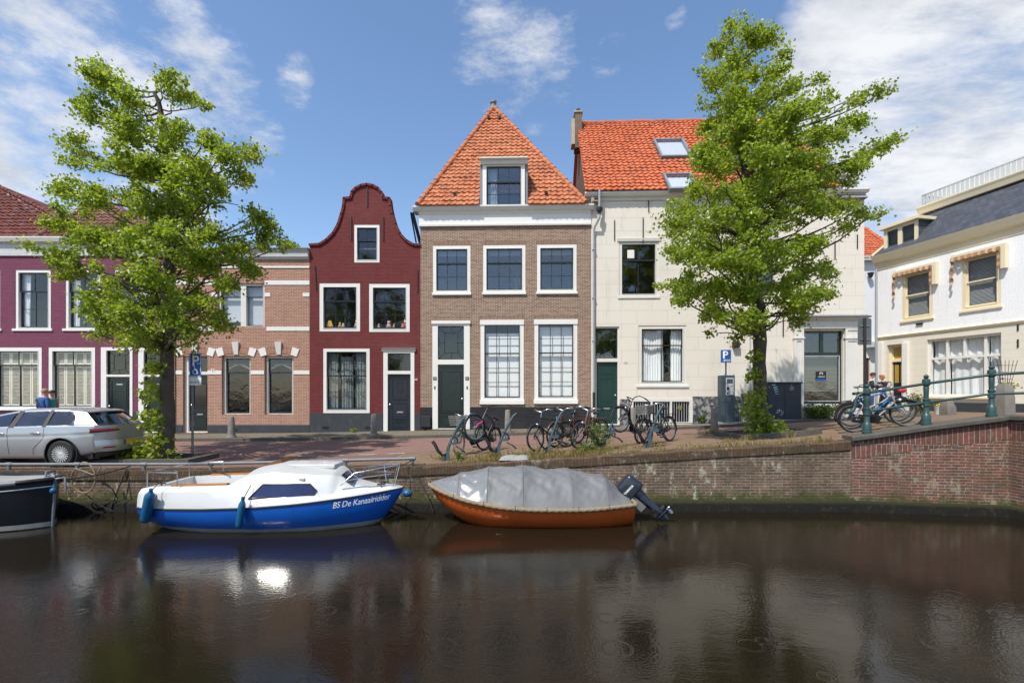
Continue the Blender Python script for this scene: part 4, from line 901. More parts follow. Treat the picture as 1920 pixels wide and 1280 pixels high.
# ================================================================== white house down the lane
H=House('stucco_house','narrow white house with orange roof down the lane beside the cream house','house',1600,30.0,1668,30.0)
zt=H.p(1630,487)[1]; r=H.R(1606,645,1629,690); r2=H.R(1616,668,1634,765); zb=1.2
H.door(r2,(r2[0]+.12,r2[1],r2[2]-.12,r2[3]-.1),fr_mat=M['white'],mat=M['bike_brown'],step=False,panels=((.1,.5,.9,.9,.02),),handle=1)
H.wall([(0,zb),(H.W,zb),(H.W,zt),(0,zt)],M['wall_white']); MB().box(0,H.W,.31,7,zb,zt-.01).build('body',M['wall_white'],H.root)
hip(H,-.4,H.W+.8,zt,H.W/2,zt+3,3.2,M['tile_bright'],rid=(-.4,H.W+.8),yE=-.3)
q=H.R(1622,642,1650,652); MB().box(q[0],q[2]+.4,-.5,-.001,q[1],q[3]).build('canopy',M['greywhite'],H.root)
q=H.R(1622,482,1650,490); MB().box(0,H.W,-.32,-.001,q[1],q[3]).build('gutter',M['greywhite'],H.root)
u,z=H.p(1627,522); MB().lathe([(.08,0),(.16,.2),(.18,.3)],8,(u,-.25,z)).build('hopper',M['iron'],H.root)
# ================================================================== white house with the slate roof, along the side street
YA=25.0
def rY(px): return .9815*YA/((px-CX)/F+.223)
H=House('white_house','white brick and cream house with slate mansard roof and striped awnings','house',1646,rY(1646),2080,rY(2080)); W=H
zb=1.2; zstr=H.p(1700,626.2)[1]; zE=H.p(1648,494)[1]; CT=M['cream_trim']
def RL(xl,yt,yb,xr): 
    u0,z1=H.p(xl,yt); z0=H.p(xl,yb)[1]; u1=H.p(xr,HY)[0]; return u0,z0,u1,z1
for a,t,b,c in ((1691,514,602,1749),(1803,484,583,1877)):
    r=RL(a,t,b,c); H.window(r,fr=.15,frb=.13,cols=1,rt=1,rb=1,split=.52,recess=.03,frame=CT,sash=CT,sill=(.06,.1),sw=.05,inside=(('blind',0,1,0,1,'lightgrey'),),glass=M['glass'])
    # folded awning: board, side cheeks, scalloped striped valance
    u0,z0,u1,z1=r; aw=MB().box(u0-.28,u1+.26,-.2,-.03,z1+.02,z1+.16).box(u1+.1,u1+.26,-.2,-.03,z1-.85,z1+.02).build('awning',CT,H.root)
    n=28; rows=[[],[]]; mb=MB()
    def strip(P,n,m0=0):
        for i in range(n):
            a_,b_=P(i/n,0),P((i+1)/n,0); sc1=abs(math.sin(i/n*pi*7)); sc2=abs(math.sin((i+1)/n*pi*7)); c_,d_=P((i+1)/n,.7+.3*sc2),P(i/n,.7+.3*sc1)
            mb.add([a_,b_,c_,d_],[(0,1,2,3)],(i//2)%2)
    strip(lambda t,v:(lerp(u0-.28,u1+.1,t),-.22-.05*v-.02*math.sin(t*40),z1+.06-.19*v),n)
    strip(lambda t,v:(u0-.3+.13*v,-.22-.03*math.sin(t*20),lerp(z1+.05,z1-1.15,t)),18)
    strip(lambda t,v:(u1+.1-.12*v,-.23,lerp(z1,z1-.85,t)),12)
    mb.build('valance',[M['awning'],M['awning_dark']],aw)
r=RL(1738,637,743,1877); u0,z0,u1,z1=r; H.holes.append(rect(*r))
xs=[u0+.12,H.p(1770.5,0)[0],H.p(1774.5,0)[0],H.p(1803,0)[0],H.p(1807,0)[0],H.p(1842,0)[0],H.p(1847,0)[0],u1-.06]; zt0=H.p(1738,673)[1]; k=.05
hl=[rect(xs[0],z0+.12,xs[1],zt0-k),rect(xs[2],z0+.12,xs[5],zt0-k),rect(xs[6],z0+.12,xs[7],zt0-k),rect(xs[0],zt0+k,xs[1],z1-.1),rect(xs[2],zt0+k,xs[3],z1-.1),rect(xs[4],zt0+k,xs[5],z1-.1),rect(xs[6],zt0+k,xs[7],z1-.1)]
bw=MB().plate(rect(*r),hl,.1,.22).build('window',M['white'],H.root); MB().poly([(u0,.17,z0),(u1,.17,z0),(u1,.17,z1),(u0,.17,z1)]).build('pane',M['glass'],bw)
for a,b in ((0,1),(2,5),(6,7)): H.inside(bw,xs[a],z0+.1,xs[b],zt0-.02,.34,'curtain',0,1,0,1,'curtain',12)
for a,b in ((0,1),(2,3),(4,5),(6,7)): H.inside(bw,xs[a],zt0,xs[b],z1,.34,'curtain',0,1,0,1,'curtain',12)
MB().bbox(u0-.05,u1+.05,-.1,.1,z0-.1,z0-.002,.01).build('sill',CT,bw)
r=RL(1663,647,768,1693.5); u0,z0,u1,z1=r; tr=H.p(1669,674)[1]
H.door(r,(u0+.1,z0,u1-.05,tr-.12),(u0+.1,tr,u1-.05,z1-.08),fr_mat=CT,mat=M['navy'],recess=.22,panels=((.1,.05,.45,.35,.02),(.55,.05,.9,.35,.02)),glass=M['glass_yellow'],tmat=CT,step=True)
l0,l1,m1=u0+.1,u1-.05,tr-.12
for a,b in ((.14,.42),(.58,.86)): MB().box(lerp(l0,l1,a),lerp(l0,l1,b),.26,.289,m1-1.05,m1-.15).build('door_pane',M['glass_yellow'],H.root)
for a,b in ((1648.5,1657),(1694,1705)):
    x0,x1=H.p(a,0)[0],H.p(b,0)[0]; MB().bbox(x0,x1,-.12,-.001,zb,H.p((a+b)/2,642)[1],.012).build('pilaster',M['white'],H.root)
# upper brick, lower stucco
Wd=H.W; hh=H.holes; H.holes=[q for q in hh if q[0][1]>zstr]; H.wall([(0,zstr),(Wd,zstr),(Wd,zE),(0,zE)],M['wall_whitebrick'])
H.holes=[q for q in hh if q[0][1]<zstr]; H.wall([(0,zb),(Wd,zb),(Wd,zstr-.001),(0,zstr-.001)],M['wall_cream_light'],name='lower_wall')
moulding([(0,zstr-.1),(-.05,zstr-.08),(-.08,zstr),(0,zstr+.03)],0,Wd).build('string_course',CT,H.root)
q0=H.p(1720,0)[0]; MB().box(q0,Wd,-.03,-.001,zb,H.p(1823,755)[1]).build('plinth',M['slatbase'],H.root)
H.shell(0,Wd,zb,zE,(zstr+.4,1.85,zE),side=M['wall_whitebrick'],inner=M['room'],D=7)
zS=H.p(1648,481)[1]
moulding([(.3,zE-.35),(-.03,zE-.35),(-.06,zE-.05),(-.2,zE+.02),(-.3,zS-.1),(-.34,zS),(.3,zS)],-.1,Wd).build('cornice',CT,H.root)
zT=11.58
mb=MB(); mb.add([(-.1,-.28,zS+.01),(Wd,-.28,zS+.01),(Wd,1.5,zT),(1.1,1.5,zT),(-.1,7,zS+.01),(1.1,5.5,zT),(Wd,5.5,zT),(Wd,7,zS)],[(0,1,2,3),(4,0,3,5),(5,6,7,4)])
mb.build('roof',M['slate'],H.root)
MB().bar((-.1,-.3,zS+.05),(1.1,1.48,zT+.05),.16,.1).build('hip_trim',CT,H.root)
moulding([(1.3,zT-.02),(1.25,zT+.16),(1.2,zT+.28),(1.2,zT+.34),(5.6,zT+.34),(5.6,zT-.02)],1.0,Wd).build('top_cornice',CT,H.root)
# terrace balustrade
ub=H.local(V((0,0,0))); 
def p_off(px,off): return H.p(px,HY,-off)[0]
b0=p_off(1729,2.2); zb0,zb1=zT+.62,zT+1.25; mb=MB().box(b0,Wd,2.16,2.24,zb0,zb0+.07).box(b0,Wd,2.15,2.25,zb1-.05,zb1).box(b0,b0+.06,2.2,5,zb1-.05,zb1).box(b0,b0+.06,2.2,5,zb0,zb0+.07)
x=b0
while x<Wd: mb.box(x,x+.13,2.165,2.19,zb0-.28,zb1-.05); x+=.2
y=2.4
while y<5: mb.box(b0,b0+.02,y,y+.1,zb0-.2,zb1-.05); y+=.21
mb.build('balustrade',M['greywhite'],H.root)
# dormer
r=RL(1657,432,478,1719); u0,z0,u1,z1=r; z0=zS+.02; m=(u0+u1)/2
hs=H.holes; dm=MB().plate(rect(u0,z0,u1,z1),[rect(u0+.17,z0+.17,m-.1,z1-.14),rect(m+.1,z0+.17,u1-.12,z1-.14)],.0,.1).build('dormer',CT,H.root); H.holes=hs
MB().poly([(u0+.1,.05,z0+.1),(u1-.1,.05,z0+.1),(u1-.1,.05,z1-.1),(u0+.1,.05,z1-.1)]).build('pane',M['glass_sky'],dm)
MB().box(u0+.05,u1-.05,.25,.3,z0,z1).build('dormer_room',M['room_light'],dm)
[MB().box(a_,b_,.101,1.6,z0-.2,z1).build('dormer_cheek',M['slate'],dm) for a_,b_ in ((u0+.001,u0+.1),(u1-.1,u1-.001))]
MB().bbox(u0-.15,u1+.15,-.15,1.7,z1+.001,z1+.16,.015).build('dormer_roof',CT,dm)
x=H.p(1646.5,0)[0]; MB().tube([(x-.02,-.1,1.3),(x-.02,-.1,zE-.3)],.06,10).build('downpipe',M['zinc'],H.root,smooth=60)
u,z=H.p(1725,607); MB().bar((u-.15,-.04,z),(u+.15,-.04,z),.05,.08).build('wall_lamp',M['iron'],H.root)
for y0,y1 in ((608,620),(636,651)): 
    u,za=H.p(1909,y0); zb_=H.p(1909,y1)[1]; MB().box(u-.025,u+.025,-.03,-.001,zb_,za).build('wall_anchor',M['iron'],H.root)
# ------------------------------------------------------------------ ground, road, pavement, water, quay
def sheet(name,mat,xs,ys,dz=0.0,inside=None,zf=None):
    mb=MB(); zf=zf or gz
    rows=[[(x,y,zf(x,y)+dz) for x in xs] for y in ys]
    mb.grid(rows); o=mb.build(name,mat,smooth=60); tag(o,kind='structure'); return o
def fr(a,b,s): n=max(1,int(round((b-a)/s))); return [a+(b-a)*i/n for i in range(n+1)]
XS=[-300,-120,-60]+fr(-30,-9,1)[0:]+fr(-8.5,12,.5)+fr(13,40,1.5)+[60,120,300]
YQ=10.9
sheet('ground',M['klinker'],XS,fr(YQ,22,.6)+[26,30,40,60,100,300],-.0)
# red road, narrowing to the right where the brick strip widens
def strip(name,mat,x0,x1,ylo,yhi,dz,n=80,k=10):
    rows=[]
    for j in range(k+1):
        rows.append([(x,lerp(ylo(x),yhi(x),j/k),gz(x,lerp(ylo(x),yhi(x),j/k))+dz) for x in fr(x0,x1,(x1-x0)/n)])
    o=MB().grid(rows).build(name,mat,smooth=60); tag(o,kind='structure'); return o
ylo=lambda x:interp([(-60,13.35),(-3.4,13.35),(-.5,14.1),(3,15.2),(7,15.6),(12,16.2),(16,17)],x)
strip('road',M['road'],-60,15.5,ylo,lambda x:17.72,.004)
strip('parking_strip',M['parking'],-60,-3.1,lambda x:11.2,lambda x:13.35,.004,50,4)
# pavement along the houses: raised, with a kerb
PV=.085
strip('pavement',M['pavement'],-60,15.3,lambda x:18.0,lambda x:20.6,PV)
mb=MB()
for x0,x1 in zip(fr(-60,15.3,1.0),fr(-60,15.3,1.0)[1:]):
    a,b=x0+.006,x1-.006; mb.hexa([(a,17.72,gz(a,17.8)-.2),(b,17.72,gz(b,17.8)-.2),(b,18.0,gz(b,18)-.2),(a,18.0,gz(a,18)-.2),(a,17.74,gz(a,17.8)+PV+.01),(b,17.74,gz(b,17.8)+PV+.01),(b,18.0,gz(b,18)+PV+.012),(a,18.0,gz(a,18)+PV+.012)])
tag(mb.build('kerb',M['kerbstone']),kind='structure')
# dashed white bay line
mb=MB()
for x in fr(-7.6,-2.6,.85)[:-1]:
    if rng.random()<.85: mb.add([(a,y,gz(a,y)+.009) for a,y in ((x,13.42),(x+.45,13.42),(x+.45,13.5),(x,13.5))],[(0,1,2,3)])
tag(mb.build('road_marking',paint('worn_road_paint',(.5,.48,.44),.8,.3,12,dirt=.6,dirtc=(.2,.12,.1))),kind='structure')
# water
mb=MB().poly([(-300,-40,0),(300,-40,0),(300,11.3,0),(-300,11.3,0)]); tag(mb.build('water',M['water']),kind='structure')
tag(MB().poly([(-300,-41,-2),(300,-41,-2),(300,11.4,-2),(-300,11.4,-2)]).build('canal_bed',M['soil']),kind='structure')
# far bank behind the camera (only reflections see it)
tag(MB().box(-300,300,-300,-9.0,-1.5,.9).build('opposite_quay',M['klinker']),kind='structure')
# ------------------------------------------------------------------ quay wall
qz=[(-60,.88),(-7,.885),(-4,.93),(-2.1,.975),(.47,1.12),(4,1.345),(7.5,1.545)]
YW=10.72
Q=thing('quay_wall','old weathered brick quay wall with white lichen above the water','quay wall',(0,YW,0))
xq=fr(-60,-14,4)+fr(-13,7.5,.5)
def wallstrip(zlo,zhi,y,m,name,par,xs=xq,yb=None):
    mb=MB(); rows=[]
    k=6
    for j in range(k+1): rows.append([(x,y(x) if callable(y) else y,lerp(zlo(x),zhi(x),j/k)) for x in xs])
    mb.grid(rows); return mb.build(name,m,par)
wallstrip(lambda x:-.8,lambda x:interp(qz,x)-.2,0,M['quay_old'],'wall',Q)
# top course of bricks on edge + stone coping at the parking bay
mb=MB()
for a,b in zip(xq,xq[1:]):
    if a>=-2.2: continue
    mb.hexa([(a+.004,-.03,interp(qz,a)-.2),(b-.004,-.03,interp(qz,b)-.2),(b-.004,.5,interp(qz,b)-.2),(a+.004,.5,interp(qz,a)-.2),(a+.004,-.03,interp(qz,a)),(b-.004,-.03,interp(qz,b)),(b-.004,.5,interp(qz,b)),(a+.004,.5,interp(qz,a))])
mb.build('coping',M['quay_top'],Q)
mb=MB()
xr=fr(-2.2,7.5,.25)
rows=[[(x,yy,interp(qz,x)+zz+.012*math.sin(x*7+yy*3)*(zz>-.1)) for x in xr] for yy,zz in ((0.0,-.22),(-.025,-.2),(-.03,-.03),(-.0,.0),(.3,.0))]
mb.grid(rows); mb.build('edge_course',M['quay_top'],Q,smooth=40)
rows=[[(x,interp([(-60,0),(60,0)],x)+yy,zz+.012*math.sin(x*5+1)) for x in fr(-60,-14,4)+fr(-13,7.6,.3)] for yy,zz in ((-.14,-.8),(-.14,.16),(-.1,.215),(-.001,.24))]
MB().grid(rows).build('foot_ledge',M['moss'],Q,smooth=40)
# ------------------------------------------------------------------ bridge wall with sloping stone coping
BR=thing('bridge_wall','red brick bridge abutment with a sloping stone coping','bridge wall',(0,0,0))
A=V((7.5,10.72)); B=V((10.53,10.24)); Cc=V((10.75,3.5))
def bz(x): return interp([(7.2,1.60),(8.0,1.72),(9.0,1.90),(10.53,2.135),(11,2.16)],x)
def wp(t):   # along A->B->C
    return A.lerp(B,t) if t<=1 else B.lerp(Cc,t-1)
def topz(t): return bz(wp(t).x) if t<=1 else 2.135+.1*(t-1)
ts=fr(0,1,.05)+fr(1,2,.05)[1:]
rows=[[(wp(t).x,wp(t).y,lerp(-.8,topz(t)-.5,j/6)) for t in ts] for j in range(7)]
MB().grid(rows).build('wall',M['quay_red'],BR)
rows=[[(wp(t).x,wp(t).y-.006,lerp(topz(t)-.5,topz(t)-.1,j/2)) for t in ts] for j in range(3)]
MB().grid(rows).build('soldier_course',M['bridge_soldier'],BR)
def nrm(t):
    d=(B-A) if t<1 else ((Cc-B) if t>1 else (B-A).normalized()+(Cc-B).normalized()); d=d.normalized(); return V((d.y,-d.x))
def off(t,o):
    w=wp(t); 
    n1=V(((B-A).normalized().y,-(B-A).normalized().x)); n2=V(((Cc-B).normalized().y,-(Cc-B).normalized().x))
    if t<1: return w+n1*o
    if t>1: return w+n2*o
    return w+(n1+n2)*(o/(1+n1.dot(n2)))
rows=[[(off(t,o).x,off(t,o).y,topz(t)+z) for t in ts if not (1<t<1.05 and False)] for o,z in ((.0,-.12),(.07,-.11),(.09,-.09),(.09,-.02),(.07,0),(-.36,.0),(-.36,-.3))]
mb=MB().grid(rows); s0=[r[0] for r in rows]; mb.poly(s0); mb.build('coping',M['kerbstone'],BR,smooth=30)
rows=[[(off(t,o).x,off(t,o).y,z) for t in ts] for o,z in ((.13,-.8),(.13,.16),(.09,.21),(0.001,.235))]
MB().grid(rows).build('foot_ledge',M['moss'],BR,smooth=40)
# ground fill between quay wall line and the coping behind the bridge wall is the ground sheet (starts at 10.9)
mb=MB(); rows=[[(off(t,-.3).x+(0 if t<=1 else 0),off(t,-.3).y,topz(t)-.012) for t in ts if t<=1],[(off(t,-.3).x+.4,11.2,gz(off(t,-.3).x,11.2)+.004) for t in ts if t<=1]]
tag(mb.grid(rows).build('bridge_deck',M['klinker']),kind='structure')
tag(MB().grid([[(off(t,-.3).x,off(t,-.3).y,topz(t)-.012) for t in ts if t>=1],[(off(t,-.3).x+30,off(t,-.3).y,topz(t)+.05) for t in ts if t>=1]]).build('bridge_road',M['klinker']),kind='structure')
# ------------------------------------------------------------------ kerbed tree pits
def kerb_ring(x0,x1,y0,y1,w=.16,hgt=.12):
    mb=MB()
    for a,b,c,d in ((x0,x1,y0,y0+w),(x0,x1,y1-w,y1),(x0,x0+w,y0+w,y1-w),(x1-w,x1,y0+w,y1-w)):
        mb.hexa([(a,c,gz(a,c)-.1),(b,c,gz(b,c)-.1),(b,d,gz(b,d)-.1),(a,d,gz(a,d)-.1),(a+.01,c+.01,gz(a,c)+hgt),(b-.01,c+.01,gz(b,c)+hgt),(b-.01,d-.01,gz(b,d)+hgt),(a+.01,d-.01,gz(a,d)+hgt)])
    tag(mb.build('tree_pit_kerb',M['kerbstone']),kind='structure')
    x0+=w;x1-=w;y0+=w;y1-=w
    tag(MB().grid([[(x,y,gz(x,y)+.05+.02*math.sin(x*9+y*7)) for x in fr(x0,x1,.2)] for y in fr(y0,y1,.2)]).build('tree_pit',M['soil']),kind='structure')
kerb_ring(5.9,7.9,12.3,14.2); kerb_ring(-10.6,-8.1,12.1,13.4,.18,.13)
# ------------------------------------------------------------------ low tubular quay rail
xs_=[X_of(p,10.85) for p in (17,145,270,395,520,648,773)]
RL_=thing('quay_rail','low grey tubular steel rail along the quay edge behind the boats','rail',(0,10.85,0))
zr=lambda x:interp([(-60,.99),(-7.5,1.01),(-5.5,1.05),(-2.2,1.14)],x)
pts=[(x,0,zr(x)) for x in fr(-20,xs_[-1]+.03,.6)]
MB().tube(pts,.034,10).build('rail',M['steel'],RL_,smooth=60)
pm=None
for x in xs_: MB().tube([(x,0,interp(qz,x)-.02),(x,0,zr(x)-.01)],.036,8).tube([(x-.07,0,zr(x)),(x+.07,0,zr(x))],.045,10).build('post',M['steel'],RL_,smooth=60)
# ------------------------------------------------------------------ trees
def leafquad(mb,p,s,r,droop=.5,big=1.0):
    """one leaf: a folded pointed blade"""
    d=V((r.gauss(0,1),r.gauss(0,1),r.gauss(-droop,.7))).normalized(); n=V((r.gauss(0,.7),r.gauss(0,.7)-.15,r.gauss(.75,.5)))
    sd=d.cross(n); 
    if sd.length<1e-3: return
    sd.normalize(); nn=sd.cross(d)
    w=s*.44; a=p; b=p+d*s*.45+sd*w+nn*s*.1; c=p+d*s; e=p+d*s*.45-sd*w+nn*s*.1
    tn=max(.01,min(.99,r.gauss(.42,.27)))
    mb.add([a,b,c,e],[(0,1,2),(0,2,3)],0,tn)
def make_tree(label,Y,base,trunk,clumps,nleaf,seed,depthR,shoots,dead=()):
    r=random.Random(seed); bx=at(base[0],base[1],Y); g0=gz(bx.x,Y)
    root=thing('linden_tree',label,'tree',(bx.x,Y,g0)); org=V((bx.x,Y,g0))
    tp=[at(px,py,Y)-org for px,py,_ in trunk]; tp[0].z=-.1; tr=[w*Y/F/2 for _,_,w in trunk]
    # wobble and taper; finer points
    P=[];Rr=[]
    for i in range(len(tp)-1):
        for k in range(5):
            t=k/5; P.append(tp[i].lerp(tp[i+1],t)+V((r.gauss(0,.012),r.gauss(0,.03),0))); Rr.append(lerp(tr[i],tr[i+1],t)*(1+.05*r.gauss(0,1)))
    P.append(tp[-1]); Rr.append(tr[-1]); Rr[0]*=1.35; Rr[1]*=1.12
    tb=MB().tube(P,Rr,12)
    def on_trunk(z):
        for i in range(len(P)-1):
            if P[i].z<=z<=P[i+1].z: return P[i].lerp(P[i+1],(z-P[i].z)/(P[i+1].z-P[i].z+1e-6)),Rr[i]
        return P[-1],Rr[-1]
    lm=MB(); cx0=sum(c[0] for c in clumps)/len(clumps)
    zlow=min(at(c[0],c[1]+c[2],Y).z for c in clumps)-g0; ztop=P[-1].z
    cl=[]
    for (px,py,rad) in clumps:
        w=at(px,py,Y)-org; tc,_=on_trunk(w.z); dx=abs(w.x-tc.x)
        room=math.sqrt(max(.05,1-min(1,dx/depthR)**2))*depthR*(.35+.65*min(1,max(.1,(ztop-w.z)/3.5)))
        n=1 if rad<24 else (2 if room<1.45 else 3)
        for k in range(n):
            dy=(r.uniform(-.25,.25) if n==1 else lerp(-room,room*.9,k/(n-1))*r.uniform(.65,1)+r.uniform(-.2,.2))
            # keep the measured direction for clumps nearer/farther than the trunk
            q=at(px+r.uniform(-8,8)*(n>1),py+r.uniform(-8,8)*(n>1),Y+dy)-org
            cl.append((q,rad*Y/F*r.uniform(.68,.88)))
    for q,rad in cl:
        # limb from the trunk to the clump
        dist=math.hypot(q.x-on_trunk(q.z)[0].x,q.y); z0=max(zlow+.35,min(ztop-.3,q.z-dist*r.uniform(.12,.5))); s0,rt=on_trunk(z0)
        mid=s0.lerp(q,.5)+V((r.gauss(0,.12),r.gauss(0,.12),-.12*dist+r.gauss(0,.06)))
        br=min(rt*.5,.01+.012*dist); n=6; pts=[]
        for i in range(n+1):
            t=i/n; pts.append(s0*(1-t)**2+mid*2*t*(1-t)+q*t*t+V((r.gauss(0,.02),r.gauss(0,.02),r.gauss(0,.02))))
        tb.tube(pts,[lerp(br,.008,i/n) for i in range(n+1)],6)
        # twigs carrying leaf tufts
        nt=max(5,int(rad*rad*34)); per=max(10,int(nleaf*rad*rad/nt))
        for k in range(nt):
            dv=V((r.gauss(0,1),r.gauss(0,1),r.gauss(0,.8))); dv=dv.normalized()*(rad*r.random()**.42)
            e=q+dv; st=pts[-1 if k%2 else -2]
            if noise.noise(e*1.35+V((seed,0,0)))<-.12: continue
            tb.tube([st,st.lerp(e,.55)+V((0,0,.05)),e],[.006,.004,.002],3,caps=False)
            tuft=r.uniform(.08,.15)
            for i in range(per):
                o=V((r.gauss(0,1),r.gauss(0,1),r.gauss(-.15,.75)))*tuft
                leafquad(lm,e+o,r.uniform(.06,.105),r)
        out=V((q.x-on_trunk(q.z)[0].x,q.y*.6,r.uniform(-.1,.35)*max(.4,abs(q.x)))).normalized()
        for k in range(3):
            dd=(out+V((r.gauss(0,.45),r.gauss(0,.45),r.gauss(0,.35)))).normalized(); ln=rad*r.uniform(.8,1.3); n2=int(ln*95)
            for i in range(n2):
                tt=(i+.5)/n2; leafquad(lm,q+dd*ln*tt-V((0,0,.16*tt*tt*ln))+V((r.gauss(0,1),r.gauss(0,1),r.gauss(-.2,.8)))*.075*(1.25-.8*tt),r.uniform(.06,.10),r)
    for pts in dead:
        tb.tube([at(px,py,Y-.3)-org for px,py in pts],[lerp(.035,.008,i/(len(pts)-1)) for i in range(len(pts))],6)
    tb.build('trunk',M['bark'],root,smooth=70); lm.build('crown',M['leaf'],root)
    # young shoots on the lower trunk and round the foot
    sm=MB()
    for (px,py,rad,n) in shoots:
        c=at(px,py,Y)-org; tc,tr_=on_trunk(max(0,c.z)); R=rad*Y/F
        for k in range(n):
            ang=r.uniform(0,2*pi); rr=R*math.sqrt(r.random())
            e=V((c.x+math.cos(ang)*rr,r.uniform(-1,.6)*min(R,.55)-tr_*.6,c.z+math.sin(ang)*rr*.9)); 
            if e.z<.03: e.z=.03+r.random()*.1
            if k%4==0: sm.tube([tc+V((0,-tr_*.5,0)),e],.004,4,caps=False)
            leafquad(sm,e,r.uniform(.09,.16),r,.3)
    sm.build('young_shoots',M['leaf_bright'],root)
    return root
make_tree('leafy linden tree beside the silver car, young shoots round its foot',12.9,(310,852),[(310,852,25),(314,700,22),(316,560,20),(317,420,17),(312,300,13),(300,200,8),(292,150,4)],
 [(192,135,30),(215,170,40),(250,190,35),(310,145,26),(335,180,35),(375,195,22),(180,215,40),(150,190,22),(245,245,48),(325,245,48),(385,262,32),(160,290,42),(120,295,20),(215,310,50),(290,310,52),(360,320,48),(425,295,38),(472,292,26),(455,335,26),(125,350,30),(185,370,45),(260,380,52),(335,375,48),(395,350,32),(112,420,36),(180,440,48),(250,450,52),(320,450,50),(385,432,32),(52,458,14),(80,465,22),(110,478,32),(150,505,42),(220,520,48),(290,520,48),(365,495,42),(430,465,40),(485,450,38),(535,455,24),(478,405,28),(500,425,22),(185,570,40),(250,580,48),(310,580,42),(370,560,38),(420,535,34),(465,510,28),(215,618,32),(275,628,36),(340,610,34),(395,590,28),(425,612,14),(182,625,16),(315,655,20),(240,640,20)],
 3000,3,2.3,[(306,650,18,70),(300,690,22,110),(298,735,24,130),(296,785,24,150),(305,822,18,110),(284,853,37,270),(316,852,22,80)],
 dead=([(372,402),(388,400),(392,385),(402,380),(425,380),(448,385)],[(392,385),(400,376),(408,368)]))
make_tree('tall linden tree in front of the cream house, ivy-like shoots up its trunk',13.4,(1424,812),[(1424,812,27),(1426,700,23),(1424,600,21),(1410,480,18),(1398,350,14),(1388,220,10),(1378,120,6),(1374,70,3)],
 [(1372,48,20),(1400,75,34),(1350,92,28),(1440,75,28),(1465,100,20),(1380,125,45),(1335,140,32),(1440,135,40),(1360,190,48),(1420,190,50),(1318,192,20),(1478,170,30),(1518,200,34),(1340,245,42),(1400,250,50),(1460,235,48),(1520,250,40),(1552,180,22),(1535,150,16),(1600,185,26),(1640,175,20),(1668,165,12),(1325,295,34),(1380,300,50),(1440,300,52),(1500,295,50),(1560,255,40),(1600,225,30),(1620,290,34),(1655,268,26),(1680,262,14),(1312,345,28),(1360,360,48),(1420,360,52),(1480,350,50),(1540,325,46),(1590,310,36),(1290,385,24),(1275,420,32),(1340,425,52),(1400,430,55),(1460,410,48),(1520,390,42),(1570,390,28),(1612,402,26),(1645,398,14),(1580,422,24),(1270,470,34),(1320,480,48),(1380,490,52),(1450,470,48),(1515,450,36),(1240,535,20),(1285,530,40),(1340,540,42),(1400,550,44),(1470,520,44),(1530,505,34),(1560,512,16),(1350,585,36),(1400,600,36),(1335,620,18),(1480,570,38),(1525,560,32),(1555,548,16),(1500,595,22),(1382,632,14)],
 3000,5,2.5,[(1410,668,14,45),(1406,705,16,65),(1410,740,16,60),(1406,765,24,130),(1416,792,24,90),(1425,805,34,200),(1440,814,28,110)])
# ------------------------------------------------------------------ small plants
def plant(label,cat,x,y,R,hgt,n,mat='weed',seed=1,size=(.05,.1),z=None,grp=None,stems=6,name='weed_plant'):
    r=random.Random(seed); z=gz(x,y) if z is None else z
    root=thing(name,label,cat,(x,y,z),group=grp); lm=MB(); st=MB()
    tips=[]
    for k in range(stems):
        e=V((r.gauss(0,R*.6),r.gauss(0,R*.5),hgt*r.uniform(.6,1))); st.tube([(e.x*.2,e.y*.2,0),(e.x*.6,e.y*.6,e.z*.6),e],[.008,.006,.003],5); tips.append(e)
    for k in range(n):
        e=r.choice(tips); t=r.random()**.7; p=V((e.x*t,e.y*t,e.z*t))+V((r.gauss(0,R*.3),r.gauss(0,R*.3),abs(r.gauss(0,hgt*.08)))); leafquad(lm,p,r.uniform(*size),r,.1)
    st.build('stem',M['weed'],root); lm.build('foliage',M[mat],root); return root
PVh=PV
plant('tall leafy weed growing beside the low bike rack','plant',X_of(1122,12.0),12.0,.2,.7,230,'weed',2,stems=12)
plant('low green weed at the foot of the tall weed','plant',X_of(1095,11.6),11.6,.2,.2,150,'weed',3)
plant('small green weed by the cellar window','plant',X_of(1308,20),19.75,.17,.4,160,'weed',4,z=gz(7.6,19.8)+PV)
plant('tiny weed tuft at the foot of the peeling plinth','plant',X_of(1328,20),19.7,.15,.2,90,'weed',5,z=gz(7.8,19.8)+PV)
plant('dark green shrub under the corner shop window','shrub',X_of(1530,19.5),19.2,.75,.62,1500,'weed',6,z=gz(12,19.3)+PV,stems=40,name='shrub')
plant('tiny weed by the red house door','plant',X_of(664,20),19.9,.1,.17,60,'leaf_bright',7,z=gz(-6,20)+PV)
plant('overgrown yellow green plant by the white house door','plant',X_of(1722,20.5),20.6,.35,.85,520,'weed',8,z=1.75,stems=20)
plant('wilting plant in the rack nearest the parked boat','plant',X_of(862,11.6),11.5,.1,.2,60,'weed',9)
